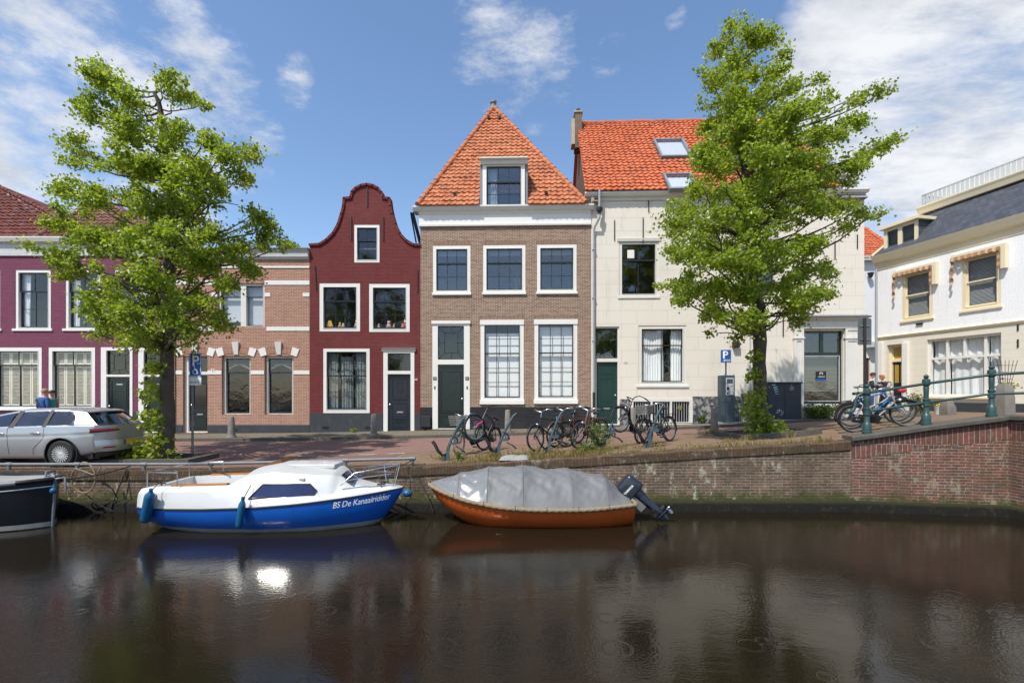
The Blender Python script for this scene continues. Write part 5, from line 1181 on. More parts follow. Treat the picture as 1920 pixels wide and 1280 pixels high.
# quay edge grass: nobody could count it
r=random.Random(9); gm=MB(); 
def blades(x,y,n,hgt,spread):
    z=gz(x,y)
    for k in range(n):
        px,py=x+r.gauss(0,spread),y+r.gauss(0,spread*.6); a=r.uniform(0,2*pi); hh=hgt*r.uniform(.4,1.1); d=V((math.cos(a),math.sin(a),0))*hh*r.uniform(.2,.8); s=V((-d.y,d.x,0)); s=s.normalized()*.008 if s.length>0 else V((.008,0,0))
        if py<10.72: py=10.72+r.random()*.1
        b=V((px,py,gz(px,py)-.01)); gm.add([b-s,b+s,b+d*.5+V((0,0,hh*.7))+s*.6,b+d+V((0,0,hh))],[(0,1,2),(0,2,3)],0,max(.01,min(.99,r.gauss(.4,.35))))
for k in range(330):
    x=interp([(0,-1.4),(.65,2.2),(1,7.3)],r.random()); y=10.85+abs(r.gauss(0,.25)); blades(x,y,int(r.uniform(4,12)),r.uniform(.05,.16),.08)
for px,y in ((838,11.9),(940,11.9),(1030,11.9),(1130,11.9),(1220,12.0),(990,11.4),(1060,11.3),(1110,11.3),(930,11.5),(1335,15.0),(1390,12.2),(1470,12.3)):
    for k in range(10): blades(X_of(px,y)+r.gauss(0,.25),y+r.gauss(0,.15),12,r.uniform(.08,.22),.08)
for k in range(130):
    x=interp([(0,-14),(.25,-4),(1,9)],r.random()); y=20.05 if r.random()<.5 else 18.1; 
    b0=len(gm.v); blades(x,y-.1,5,r.uniform(.04,.12),.1)
    for i in range(b0,len(gm.v)): q=gm.v[i]; gm.v[i]=(q[0],q[1],q[2]+PV)
o=gm.build('grass',M['drygrass']); tag(o,'yellowing grass and weeds along the quay edge and pavement','grass',kind='stuff')
# ------------------------------------------------------------------ silver estate car (local: +x = rear, y=0 near flank plane, length 4.66)
CARX=-9.93; CARY=12.52; cz=gz(-11,12.5)+.008
car=thing('parked_car','silver estate car parked nose left by the tree','car',(CARX,CARY,cz))
Lc=4.66
# side stations: x from rear bumper (0) to front (-L). profile tables
belt=[(-4.66,.60),(-4.5,.72),(-4.0,.84),(-3.2,.92),(-1.8,.955),(-.6,.985),(-.2,.98),(-.06,.93),(0,.72)]
zlow=[(-4.66,.35),(-4.3,.24),(-3.2,.2),(-1.5,.2),(-.6,.26),(-.2,.33),(0,.42)]
halfw=[(-4.66,.35),(-4.55,.62),(-4.3,.78),(-3.8,.88),(-2.5,.912),(-1.2,.912),(-.6,.88),(-.25,.80),(-.08,.66),(0,.45)]
RW,FW=-.93,-3.63; zw=.325; AR=.385
def sidept(x,t):
    """t 0..1 from sill to belt on the flank"""
    hw=interp(halfw,x); zl=interp(zlow,x); zb_=interp(belt,x); z=lerp(zl,zb_,t)
    bul=1-.10*(1-t)**2.2-.035*max(0,t-.78)/.22-.012*math.exp(-((t-.72)/.05)**2)
    if t<.06: bul-=.06*(1-t/.06)
    y=hw*bul
    # flared arches
    for wx in (RW,FW):
        d=math.hypot(x-wx,z-zw)
        if d<.62: y+=.022*smooth((.62-d)/.2)
    return y,z
xs=[-4.66,-4.63]+fr(-4.6,-.3,.045)+fr(-.27,-.06,.03)+[-.04,-.02,0]
nt=26
body=MB()
for sgn in (-1,1):
    vs=[]; dead=set()
    for i,x in enumerate(xs):
        for j in range(nt+1):
            y,z=sidept(x,j/nt); xx=x
            for wx in (RW,FW):
                dx,dz=xx-wx,z-zw; d=math.hypot(dx,dz)
                if d<AR: dead.add((i,j))
            vs.append([xx,y*sgn,z])
    nc=nt+1; fs=[]
    for i in range(len(xs)-1):
        for j in range(nt):
            q=[(i,j),(i,j+1),(i+1,j+1),(i+1,j)]
            if all(k in dead for k in q): continue
            for k in q:
                if k in dead:
                    v=vs[k[0]*nc+k[1]]
                    for wx in (RW,FW):
                        dx,dz=v[0]-wx,v[2]-zw; d=math.hypot(dx,dz)
                        if 1e-6<d<AR: v[0]=wx+dx/d*AR; v[2]=zw+dz/d*AR
            f=[a*nc+b for a,b in q]; fs.append(f if sgn>0 else f[::-1])
    body.add(vs,[f[::-1] for f in fs])
# shoulder deck: from belt edges inward (covers bonnet, ledge under the glass, boot lid edge)
rows=[]
for x in xs:
    y,z=sidept(x,1.0); crown=.10 if x<-3.2 else .04
    rows.append([(x,y*s,z+crown*(1-s*s)*(interp([(-4.66,.2),(-4.2,1),(-.3,1),(0,.1)],x))) for s in (-1,-.93,-.8,-.5,0,.5,.8,.93,1)])
body.grid(rows,flip=True)
body=body.build('body',M['carpaint'],car,smooth=35,fixn=True)
# tail and nose faces follow the plan curve already; lower valance
# greenhouse: roof loft with pillars
roofz=[(-3.35,.93),(-2.75,1.28),(-2.2,1.40),(-1.5,1.425),(-.9,1.41),(-.55,1.365),(-.3,1.30)]
roofw=[(-3.35,.70),(-2.75,.60),(-2.2,.575),(-1.5,.57),(-.9,.56),(-.5,.53),(-.3,.50)]
rx=fr(-2.78,-.55,.06)
rows=[]
for x in rx:
    z=interp(roofz,x); w=interp(roofw,x); e=.05
    rows.append([(x,w*s,z-e*(abs(s)**3)) for s in fr(-1,1,.125)])
rf=MB().grid(rows,flip=True)
rf.grid([[(p[0],p[1]*.98,p[2]-.05) for p in r_] for r_ in rows])
# side frames: outer skin from belt to roof edge with window openings as strips
def gpt(x,t,s):   # t 0 belt ..1 roof edge
    y0,z0=sidept(x,1.0); xr_=x
    y1=interp(roofw,x); z1=interp(roofz,x)-.05
    return V((x,lerp(y0-.03,y1,t)*s,lerp(z0,z1,t)))
pill=MB()
for s in (-1,1):
    def band_(pts): # quad strip of pairs
        for (a,b),(c,d) in zip(pts,pts[1:]): pill.add([a,b,d,c],[(0,1,2,3)] if s<0 else [(3,2,1,0)])
    # rear quarter panel (D pillar): from curved window end to tail
    cur=[]
    for k in range(13):
        t=k/12; xe=-.80+ .10*t**.8 if t<.5 else -.80+.10*.57+ -.30*((t-.5)/.5)**1.8
        xt=lerp(-.17,-.60,t**1.15)
        cur.append((gpt(xe,t,s),gpt(xt,t,s)))
    band_(cur)
    # roof rail and sill strips
    band_([(gpt(x,.9,s),gpt(x,1.02,s)) for x in fr(-2.75,-1.0,.1)]); band_([(gpt(x,0,s),gpt(x,.09,s)) for x in fr(-3.2,-.8,.1)])
    band_([(gpt(-3.33,.0,s),gpt(-3.2,.0,s)),(gpt(-3.05,.5,s),gpt(-2.96,.5,s)),(gpt(-2.78,1,s),gpt(-2.68,1,s))])
rf.v+=[];o_=len(rf.v)
rf.v+=[tuple(p) for p in pill.v]; rf.f+=[[i+o_ for i in f] for f in pill.f]; rf.m+=pill.m; rf.t+=pill.t
rf.build('roof',M['carpaint'],car,smooth=40)
for s in (-1,1):
    sd=MB()
    for a,b in ((-3.1,-2.24),(-2.1,-1.42),(-1.32,-.70)):
        top_a=a+(.32 if a<-3 else .06 if a<-2 else .02); top_b=b-(.04 if b<-1 else .22)
        rows=[]
        for k in range(9):
            t=.07+.85*k/8; xa,xb=lerp(a,top_a,t),lerp(b,top_b,t**2.2 if b>-1 else t)
            rows.append([gpt(lerp(xa,xb,i/10),t,s)+V((0,-.006*-s*-1*0,0)) for i in range(11)])
        sd=MB().grid(rows,flip=s>0); w_=sd.build('side_window',M['glass_car'],car,smooth=60)
    pb=MB()
    for a,b,ta,tb in ((-2.24,-2.1,-2.2,-2.08),(-1.42,-1.32,-1.44,-1.36)):
        for k in range(6):
            t0,t1=k/6,(k+1)/6; q=[gpt(lerp(a,ta,t0),t0,s),gpt(lerp(b,tb,t0),t0,s),gpt(lerp(b,tb,t1),t1,s),gpt(lerp(a,ta,t1),t1,s)]
            pb.add([p+V((0,.004*s,0)) for p in q],[(0,1,2,3) if s<0 else (3,2,1,0)])
    pb.build('door_pillar',M['plastic_black'],car)
# rear screen
def rear(t,s): # s -1..1 across, t bottom..top
    w=lerp(.70,.53,t); x=lerp(-.06,-.50,t)-.13*s*s; z=lerp(.985,1.335,t)-.02*s*s; return (x,w*s,z)
MB().grid([[rear(t,s) for s in fr(-1,1,.1)] for t in fr(0,1,.2)],flip=True).build('rear_window',M['glass_car'],car,smooth=60)
MB().grid([[(rear(1,s)[0]-.06+k*.16,rear(1,s)[1]*1.04,rear(1,s)[2]+.02+z_) for s in fr(-1,1,.1)] for k,z_ in ((0,.03),(1,-.012),(.95,-.04),(0,0))]).build('spoiler',M['carpaint'],car,smooth=60)
MB().grid([[(lerp(-3.3,-2.72,t)+.1*s*s,lerp(.66,.56,t)*s,lerp(.93,1.31,t)) for s in fr(-1,1,.1)] for t in fr(0,1,.25)]).build('windscreen',M['glass_car'],car,smooth=60)
# tail panel, bumper, lamps, plate
def tail(s,z): # point on the tail surface; s = y/halfwidth
    x=0
    for k in range(20):
        pass
    hw=.80; y=s*hw; x=.03-.25*abs(s)**4.2
    return V((x,y,z))
MB().grid([[tail(s,z)+V((.012,0,0)) for s in fr(-.99,.99,.11)] for z in fr(.40,1.0,.05)],flip=True).build('tailgate',M['carpaint'],car,smooth=60)
MB().grid([[tail(s,z)+V((.05+.03*math.sin(pi*(z-.36)/.28),0,0)) for s in fr(-1.02,1.02,.1)] for z in fr(.36,.64,.035)],flip=True).build('bumper',M['carpaint'],car,smooth=60)
MB().grid([[tail(s,z)+V((.02-.05*(.42-z)/.14,0,0)) for s in fr(-.95,.95,.1)] for z in fr(.24,.38,.035)],flip=True).build('rear_valance',M['plastic_black'],car,smooth=60)
for sg in (-1,1):
    rows=[]
    for k in range(7):
        t=k/6; rows.append([tail(sg*lerp(.42+.06*t,1.07,i/12),lerp(.82,.82+.105*(1-.5*(1-i/12)),t)+.04*(1-i/12))+V((.026+.02*math.sin(pi*t),0.0,0)) for i in range(13)])
    MB().grid(rows,flip=sg>0).build('tail_light',M['redlens'],car,smooth=60)
    MB().grid([[tail(sg*s,z)+V((.085,0,0)) for s in fr(.62,.9,.07)] for z in (.445,.475)],flip=sg>0).build('reflector',M['redlens'],car)
pl=MB().grid([[tail(s,z)+V((.095,0,0)) for s in fr(-.34,.34,.17)] for z in (.50,.61)],flip=True).build('number_plate',M['plate_yellow'],car)
MB().grid([[tail(s,z)+V((.097,0,0)) for s in (-.34,-.29)] for z in (.50,.61)],flip=True).build('plate_band',M['eu_blue'],pl)
# lettering runs as seen from behind (reader faces -x)
text('76-SP-83',.085,M['black'],pl,(.085,-.21,.527),(pi/2,0,pi/2),name='plate_text',bold=.002,sp=1.02)
MB().lathe([(.05,0),(.05,.012),(.03,.016)],14,(-.055,0,.85),(1,0,.15)).build('badge',M['chrome'],car)
# doors: shut lines as thin dark grooves, handles, sill trim
for s in (-1,1):
    for xa,xb in ((-2.2,-2.2),(-1.33,-1.05),(-3.2,-3.2)):
        mb=MB(); pts=[]
        for k in range(15):
            t=1-k/14*.86; x=xa if xa==xb else lerp(xa,xa-.28,smooth((k/14-.35)/.5)); y,z=sidept(x,t); pts.append((x,(y+.001)*s,z))
        mb.tube(pts,.005,4); mb.build('door_gap',M['black'],car)
    for x in (-2.38,-1.52):
        y,z=sidept(x,.83); MB().ball((x,(y+.018)*s,z),.1,12,8,0,(1.25,.16,.2)).build('door_handle',M['chrome'],car,smooth=60)
    pts=[]
    MB().tube([(x,(sidept(x,.03)[0]+.004)*s,sidept(x,.07)[1]) for x in fr(-3.15,-1.4,.2)],.018,6).build('sill_trim',M['carpaint'],car,smooth=60)
# wheels
def wheel(x,s):
    w=MB().lathe([(.20,-.10),(.295,-.105),(.318,-.08),(.322,0),(.318,.08),(.295,.105),(.20,.10)],40,(x,.80*s,zw-.003),(0,s,0),caps=False).build('wheel',M['rubber'],car,smooth=40)
    rm=MB().lathe([(.222,.06),(.222,.098),(.208,.10),(.2,.075),(.195,.06)],36,(x,.80*s,zw-.003),(0,s,0),caps=False)
    rm.lathe([(.06,.02),(.058,.08),(.04,.092)],16,(x,.80*s,zw-.003),(0,s,0))
    for k in range(20):
        a=2*pi*k/20; c_=V((math.cos(a),0,math.sin(a))); o=V((x,.80*s,zw-.003)); rm.bar(o+c_*.05+V((0,.078*s,0)),o+c_*.205+V((0,.088*s,0)),.016,.02,up=(0,s,0))
    rm.build('rim',M['rim'],w,smooth=40)
    MB().lathe([(.205,.0),(.205,.03)],24,(x,.80*s,zw-.003),(0,s,0)).build('brake_disc',M['plastic_black'],w)
for x in (RW,FW):
    for s in (-1,1): wheel(x,s)
mb=MB()
for x in (RW,FW):
    for s in (-1,1): mb.lathe([(.40,-.28),(.40,.06),(.385,.06),(.385,-.27)],24,(x,.83*s,zw),(0,s,0),caps=False)
mb.box(-4.4,-.3,-.72,.72,.2,.33); mb.build('underbody',M['plastic_black'],car)
MB().box(-3.2,-.4,-.60,.60,.34,.9).bbox(-2.0,-1.85,-.55,-.1,.6,1.2,.05).bbox(-2.0,-1.85,.1,.55,.6,1.2,.05).bbox(-2.9,-2.75,-.55,-.1,.6,1.2,.05).build('seat',M['plastic_black'],car)
for s in (-1,1):
    MB().ball((-3.02,.98*s,.99),.11,10,8,0,(.6,1,.75)).build('wing_mirror',M['carpaint'],car,smooth=60)
    MB().grid([[(x,(sidept(x,t)[0]+.004)*s,sidept(x,t)[1]) for x in fr(-4.58,-4.2,.08)] for t in (.62,.8)],flip=s<0).build('headlight',M['glass_car'],car)
MB().tube([(-1.0,0.1,1.42),(-.8,.1,1.58)],.006,6).build('aerial',M['black'],car)
# ------------------------------------------------------------------ blue and white cabin cruiser (bow to +x)
OX,OY=-4.7,9.75
bt=thing('cabin_cruiser','small blue and white cabin cruiser moored along the quay','boat',(OX,OY,0))
sb=[(-2.35,.66),(-2.2,.76),(-1.8,.84),(-1,.9),(0,.92),(.6,.88),(1,.80),(1.5,.63),(1.9,.44),(2.2,.26),(2.4,.12),(2.5,.03)]
sz=[(-2.35,.455),(-1,.47),(0,.505),(1,.575),(2,.655),(2.5,.70)]
kz=[(-2.35,.1),(-2.0,-.08),(-1,-.3),(1,-.3),(1.8,-.14),(2.15,.1),(2.38,.45),(2.5,.66)]
def sm(tab,x,d=.12): return (interp(tab,x-d)+2*interp(tab,x)+interp(tab,x+d))/4 if tab[0][0]+d<x<tab[-1][0]-d else interp(tab,x)
def hully(x,z,sb=sb,sz=sz,kz=kz,p=2.3,q=.62):
    zs=sm(sz,x); zk=sm(kz,x); t=max(0,min(1,(zs-z)/(zs-zk))); return sm(sb,x)*max(0,1-t**p)**q
hx=fr(-2.35,1.9,.1)+fr(1.95,2.5,.05)
def hullpart(zt,zbot,k,name,mat,par,sgn,hf=hully,xs=hx):
    rows=[]
    for j in range(k+1):
        rows.append([(x,sgn*hf(x,lerp(zt(x),zbot(x),j/k)),lerp(zt(x),zbot(x),j/k)) for x in xs])
    return rows
wl=lambda x:max(sm(kz,x),.075+.015*abs(x))
for nm_,mt_,zt_,zb_,k in (('hull','boat_blue',lambda x:sm(sz,x),lambda x:min(wl(x),sm(sz,x)-.005),10),('hull_bottom','boat_boot',lambda x:min(wl(x),sm(sz,x)-.005),lambda x:sm(kz,x),6)):
    mb=MB()
    for sg in (-1,1): mb.grid(hullpart(zt_,zb_,k,nm_,None,bt,sg),flip=sg<0)
    if True: # transom
        x=-2.35; n=8; zs=[lerp(zt_(x),zb_(x),j/n) for j in range(n+1)]
        mb.grid([[(x,-hully(x,z),z),(x,hully(x,z),z)] for z in zs],flip=True)
    mb.build(nm_,M[mt_],bt,smooth=50)
dk=[(-2.35,.03,.70,.10,.775,.78),(-2.2,.03,.745,.13,.81,.81),(-2.0,.04,.765,.16,.83,.83),(-1.0,.05,.79,.20,.855,.855),(-.56,.06,.72,.145,.88,.90),(-.3,.09,.69,.225,1.03,1.12),(.2,.10,.67,.27,1.10,1.21),(1.25,.11,.69,.26,1.01,1.12),(1.36,.11,.70,.34,.97,1.06),(1.62,.12,.72,.28,.80,.85),(1.9,.06,.71,.14,.735,.765),(2.3,.03,.72,.05,.735,.745),(2.5,.0,.715,.0,.72,.72)]
def D(x,i): return interp([(r_[0],r_[i]) for r_ in dk],x)
def sidep(x,sg): # section from rub rail to the roof edge
    b=sm(sb,x); return [(b,sm(sz,x)),(max(.0,b-.35*D(x,1)),lerp(sm(sz,x),D(x,2),.6)),(max(0,b-D(x,1)),D(x,2)),(max(0,b-lerp(D(x,1),D(x,3),.93)),lerp(D(x,2),D(x,4),.93)),(max(0,b-D(x,3)-.03*(D(x,3)>.05)),D(x,4)+.012)]
dx=sorted(set(hx+[r_[0] for r_ in dk]+[-.5,-.4,1.45,1.53]))
mb=MB()
for sg in (-1,1): mb.grid([[(x,sg*sidep(x,sg)[k][0],sidep(x,sg)[k][1]) for x in dx] for k in range(5)],flip=sg>0)
x=-2.35; mb.grid([[(x,-sidep(x,1)[k][0],sidep(x,1)[k][1]),(x,sidep(x,1)[k][0],sidep(x,1)[k][1])] for k in range(5)])
# roof and foredeck, aft deck, coaming tops
MB().grid([[(x,s*sidep(x,1)[4][0],lerp(D(x,5)+.012,D(x,4)+.012,abs(s)**2.4)) for x in dx if x>=-.56] for s in fr(-1,1,.125)],flip=True).build('cabin_roof',M['nonskid'],bt,smooth=28)
mb.grid([[(x,s*sidep(x,1)[4][0],D(x,4)+.012) for x in dx if x<=-2.0] for s in fr(-1,1,.25)],flip=True)
for sg in (-1,1): mb.grid([[(x,sg*(sidep(x,1)[4][0]-w),D(x,4)+.012) for x in dx if -2.05<=x<=-.5] for w in (0,.14)],flip=sg>0)
mb.build('deck',M['boat_white'],bt,smooth=28)
mb=MB(); cxs=[x for x in dx if -2.05<=x<=-.3]
for sg in (-1,1): mb.grid([[(x,sg*(sidep(x,1)[4][0]-.14-w),z_ if z_ else D(x,4)+.012) for x in cxs] for w,z_ in ((0,0),(.03,.55),(.12,.53),(.14,.3))],flip=sg>0)
mb.grid([[(x,s*.7,.3) for x in cxs] for s in fr(-1,1,.5)],flip=True)
mb.grid([[(-2.02,s*.56,z) for s in fr(-1,1,.5)] for z in (.3,.835)]); mb.grid([[(-.42+.1*(z>.8),s*.6,z) for s in fr(-1,1,.5)] for z in (.3,.82,.95)],flip=True)
mb.box(-.95,-.5,-.16,.1,.31,.62); mb.build('cockpit',M['boat_white'],bt)
# dark cabin window on the sloped sides, forward window
def on_side(x,z,sg,o=.012):
    p=sidep(x,sg); a,b=p[2],p[3]; t=(z-a[1])/(b[1]-a[1]+1e-6); 
    if t<0: a,b=p[1],p[2]; t=(z-a[1])/(b[1]-a[1]+1e-6)
    return V((x,sg*(lerp(a[0],b[0],t)+o),z+o*.4))
for sg in (-1,1):
    poly=[(-.15,.655),(.06,.90),(.90,.885),(1.03,.765),(.99,.70)]
    rows=[]
    for k in range(9):
        t=k/8; zt_=lambda x:interp([(-.15,.665),(.06,.90),(.90,.885),(1.03,.76)],x); zb_=lambda x:interp([(-.15,.655),(.99,.70),(1.03,.75)],x)
        rows.append([on_side(x,lerp(zb_(x),zt_(x),t),sg) for x in fr(-.15,1.03,.06)])
    w_=MB().grid(rows,flip=sg>0).build('cabin_window',M['blueglass'],bt,smooth=60)
    ol=[on_side(x,z,sg,.016) for x,z in poly]; MB().tube(ol,.011,6,closed=True).build('window_seal',M['plastic_black'],w_)
for y0,y1 in ((-.42,-.04),(.04,.42)):
    rows=[]
    for t in fr(.12,.88,.19): 
        x=lerp(1.36,1.62,t); rows.append([(x+.015,lerp(y0*(1-.1*t),y1*(1-.1*t),q/4),lerp(D(1.36,5),D(1.62,5),t)+.022-.045*abs(lerp(y0,y1,q/4)/.45)**2.4) for q in range(5)])
    MB().grid(rows).build('windscreen',M['blueglass'],bt,smooth=60)
mb=MB()
for sg in (-1,1): mb.tube([(x,sg*(sm(sb,x)+.006),sm(sz,x)) for x in hx],.018,8)
mb.tube([(-2.36,-.66,.455),(-2.36,.66,.455)],.018,8); mb.build('rub_rail',M['plastic_black'],bt,smooth=60)
mb=MB()
for sg in (-1,1): mb.grid([[(x,sg*(sidep(x,1)[4][0]-a),D(x,4)+.012+z) for x in fr(-1.72,-.62,.1)] for a,z in ((-.005,.0),(-.005,.028),(.09,.028),(.09,.0))],flip=sg>0)
mb.build('coaming_trim',M['teak'],bt)
MB().hexa([(-.42,.02,1.05),(.06,.02,1.2),(.06,.5,1.2),(-.42,.5,1.05),(-.42,.02,1.115),(.02,.02,1.275),(.02,.5,1.275),(-.42,.5,1.115)]).build('hatch_board',M['hatch_wood'],bt)
MB().bbox(.15,1.22,-.26,.26,1.12,1.205,.02).build('sliding_hatch',M['boat_white'],bt)
MB().bbox(.68,.79,-.64,-.58,.95,1.0,.01).build('nav_light',M['lightgrey'],bt)
MB().lathe([(.05,0),(.05,.02),(.035,.03)],14,(1.15,-.2,1.13)).build('roof_fitting',M['black'],bt)
MB().bbox(-2.02,-1.88,-.87,-.80,.66,.76,.015).build('transom_light',M['boat_white'],bt)
# anchor well at the bow
MB().add([(2.02,-.14,.768),(2.3,-.06,.752),(2.3,.06,.752),(2.02,.14,.768)],[(0,1,2,3)]).build('anchor_well',M['black'],bt)
# pulpit and pushpit
mb=MB()
for sg in (-1,1):
    p=[(1.42,sg*.52,.84),(1.66,sg*.42,1.06),(2.05,sg*.26,1.12),(2.42,sg*.1,1.17)]
    mb.tube(p,.012,7); mb.tube([(2.05,sg*.26,1.12),(2.12,sg*.2,.75)],.01,6); mb.tube([(2.42,sg*.1,1.17),(2.32,sg*.07,.74)],.01,6); mb.tube([(1.5,sg*.48,.92),(1.85,sg*.33,.97),(2.3,sg*.12,1.0)],.009,6)
mb.tube([(2.42,-.1,1.17),(2.48,0,1.175),(2.42,.1,1.17)],.012,7); mb.build('pulpit',M['chrome'],bt,smooth=60)
mb=MB()
for sg in (-1,1):
    mb.tube([(-2.2,sg*.6,.82),(-2.2,sg*.6,1.10)],.011,6); mb.tube([(-1.55,sg*.72,.86),(-1.55,sg*.72,1.12)],.011,6); mb.tube([(-2.32,sg*.25,1.09),(-2.2,sg*.6,1.10),(-1.55,sg*.72,1.12)],.012,7)
mb.tube([(-2.32,-.25,1.09),(-2.32,.25,1.09)],.012,7)
mb.build('pushpit',M['chrome'],bt,smooth=60)
mb=MB()
for x,sg in ((2.1,-1),(2.1,1),(-1.95,-1),(-1.95,1)):
    y=sg*(sidep(x,1)[4][0]-.05); z=D(x,4)+.02; mb.tube([(x-.08,y,z+.04),(x+.08,y,z+.04)],.012,6).tube([(x,y,z),(x,y,z+.04)],.015,6)
mb.build('cleat',M['black'],bt)
# name on the bow, laid on the hull skin
me=text_mesh('BS De Kanaalridder',.165,ext=.0,bold=.0012,shear=.28,sp=.96)
x0=1.33; 
for v in me.vertices:
    x=x0+v.co.x*.76; z=sm(sz,x)-.16+v.co.y-.0*x; v.co=V((x,-hully(x,z)-.006,z))
me.materials.clear(); me.materials.append(M['sign_white']); o=bpy.data.objects.new('name_lettering',me); col.objects.link(o); o.parent=bt
# fenders hang on lines over the side
def fender(label,top,bot,r,tie,grp='blue fenders on the cabin cruiser'):
    top=V(top);bot=V(bot); f=thing('fender',label,'fender',bot,group=grp); d=(top-bot); L=d.length
    MB().lathe([(.02,-.02),(r*.7,0),(r*.95,.03),(r,.07),(r,L-.1),(r*.9,L-.05),(r*.5,L),(.03,L+.03),(.035,L+.07),(.01,L+.08)],18,(0,0,0),d).build('body',M['fender_blue'],f,smooth=50)
    MB().tube([d*1.04,(V(tie)-bot)],.008,5).build('line',M['darkrope'],f); return f
yl=lambda x,z: OY-hully(x,z)
fender('large blue fender at the stern of the cabin cruiser',(-6.56,8.78,.80),(-6.74,8.88,.25),.088,(-6.5,8.98,1.0))
fender('slim blue fender hanging amidships below the cockpit of the cabin cruiser',(-4.86,8.73,.66),(-4.94,8.74,.18),.062,(-4.83,8.95,.90))
fb=thing('fender','small blue ball fender under the bow of the cabin cruiser','fender',(-2.1,9.78,.60),group='blue fenders on the cabin cruiser')
MB().ball((0,-.08,0),.085,16,10,0,(1.2,1,.9)).build('body',M['fender_blue'],fb,smooth=70); MB().tube([(-.05,-.05,0),(-.25,-.02,.14)],.012,5).build('line',M['darkrope'],fb)
# ------------------------------------------------------------------ orange sloop with grey cover (bow to -x)
OX2,OY2=.36,9.93
sl=thing('open_sloop','orange sloop under a grey cover with an outboard motor','boat',(OX2,OY2,0))
sb2=[(-2.05,.03),(-1.95,.18),(-1.75,.36),(-1.3,.6),(-.5,.78),(.5,.8),(1.4,.72),(2.03,.56)]; sz2=[(-2.05,.74),(-1.7,.64),(-1.2,.52),(-.6,.435),(0,.395),(1,.385),(2.03,.44)]
kz2=[(-2.05,.70),(-1.9,.46),(-1.6,.14),(-1.2,-.08),(-.8,-.2),(1.5,-.22),(2.03,-.12)]
h2=lambda x,z:hully(x,z,sb2,sz2,kz2,2.0,.6)
hx2=fr(-2.05,-1.5,.05)+fr(-1.4,2.03,.12)
mb=MB()
for sg in (-1,1): mb.grid([[(x,sg*h2(x,lerp(sm(sz2,x),sm(kz2,x),j/14)),lerp(sm(sz2,x),sm(kz2,x),j/14)) for x in hx2] for j in range(15)],flip=sg<0)
x=2.03; mb.grid([[(x,-h2(x,z),z),(x,h2(x,z),z)] for z in [lerp(sm(sz2,x),sm(kz2,x),j/8) for j in range(9)]])
mb.build('hull',M['boat_orange'],sl,smooth=50)
# rope fender round the gunwale: real twisted strands
mb=MB()
path=[V((x,-(sm(sb2,x)+.015),sm(sz2,x)+.0)) for x in fr(-2.05,2.03,.028)]+[V((2.06,y,.445)) for y in fr(-.5,.5,.05)]+[V((x,(sm(sb2,x)+.015),sm(sz2,x))) for x in fr(-2.05,2.03,.05)[::-1]]
n=9; vs=[]; fs=[]; s_=0
for i,p in enumerate(path):
    d=(path[min(i+1,len(path)-1)]-path[max(i-1,0)]).normalized(); u=V((0,0,1)); u=(u-d*u.dot(d)).normalized(); w=d.cross(u)
    if i: s_+=(p-path[i-1]).length
    for j in range(n):
        a=2*pi*j/n; rr=.042*(1+.22*math.sin(3*a+s_*48)); vs.append(p+(u*math.cos(a)+w*math.sin(a))*rr)
for i in range(len(path)-1):
    for j in range(n): fs.append((i*n+j,i*n+(j+1)%n,(i+1)*n+(j+1)%n,(i+1)*n+j))
mb.add(vs,fs).build('rope_fender',M['rope'],sl,smooth=80)
ribs=[(-2.02,.765),(-1.43,.955),(-.84,1.07),(-.15,1.115),(.80,1.03),(1.49,.94),(1.98,.50)]
def ridge_z(x): return interp(ribs,x)
def cover_pt(x,s):
    zs=sm(sz2,x)+.01; zr_=ridge_z(x); i=0
    while i<len(ribs)-2 and x>ribs[i+1][0]: i+=1
    t=(x-ribs[i][0])/(ribs[i+1][0]-ribs[i][0]); sag=math.sin(pi*max(0,min(1,t)))**.8
    p=lerp(2.35,1.9,sag) if .3<i<5.5 else 1.7
    zz=zs+(zr_-zs)*(1-abs(s)**p)-.022*sag*(1-abs(s)**2)*(1-.0*s)
    if x<-1.43: zz=zs+(zr_-zs)*(1-abs(s)**1.5)
    y=s*(sm(sb2,x)+.005)
    nz=noise.noise(V((x*3.1,s*2.1,.5)))*.028+noise.noise(V((x*5+s*7,s*2.4-x*2,2.5)))*.028+abs(noise.noise(V((x*7-s*5,s*3+x*3,5.5))))*.03+.010*math.sin(x*9+s*9)*abs(s)
    k=1-abs(s)**6; return V((x,y-nz*.4*k,zz+nz*k))
cxs=[ -2.02+4.0*i/110 for i in range(111)]; ss=fr(-1,1,.04)
cv=MB()
for i in range(len(cxs)-1):
    for j in range(len(ss)-1):
        m=1 if cxs[i]<-.86 and abs(ss[j]+.02)>.25 and (abs(cxs[i]+1.43)>.04) else 0
        b0=len(cv.v); cv.add([cover_pt(cxs[i],ss[j]),cover_pt(cxs[i+1],ss[j]),cover_pt(cxs[i+1],ss[j+1]),cover_pt(cxs[i],ss[j+1])],[(0,1,2,3)],m)
co_=cv.build('cover',[M['cover'],M['cover_clear']],sl,smooth=50)
bm=bmesh.new(); bm.from_mesh(co_.data); bmesh.ops.remove_doubles(bm,verts=bm.verts,dist=1e-4); bm.to_mesh(co_.data); bm.free()
mb=MB()
for x,_ in ribs[1:-1]: MB().tube([cover_pt(x,s)+V((0,0,.006)) for s in fr(-.97,.97,.08)],.009,6).build('cover_seam',M['cover'],co_,smooth=60)
mb=MB()
for x in (-1.5,-.9,-.3,.3,.9,1.5):
    mb.tube([(x,-(sm(sb2,x)+.05),sm(sz2,x)-.05),(x,-(sm(sb2,x)+.06),sm(sz2,x)+.02),(x,-(sm(sb2,x)),sm(sz2,x)+.06)],.006,5)
mb.build('cover_lashing',M['darkrope'],sl)
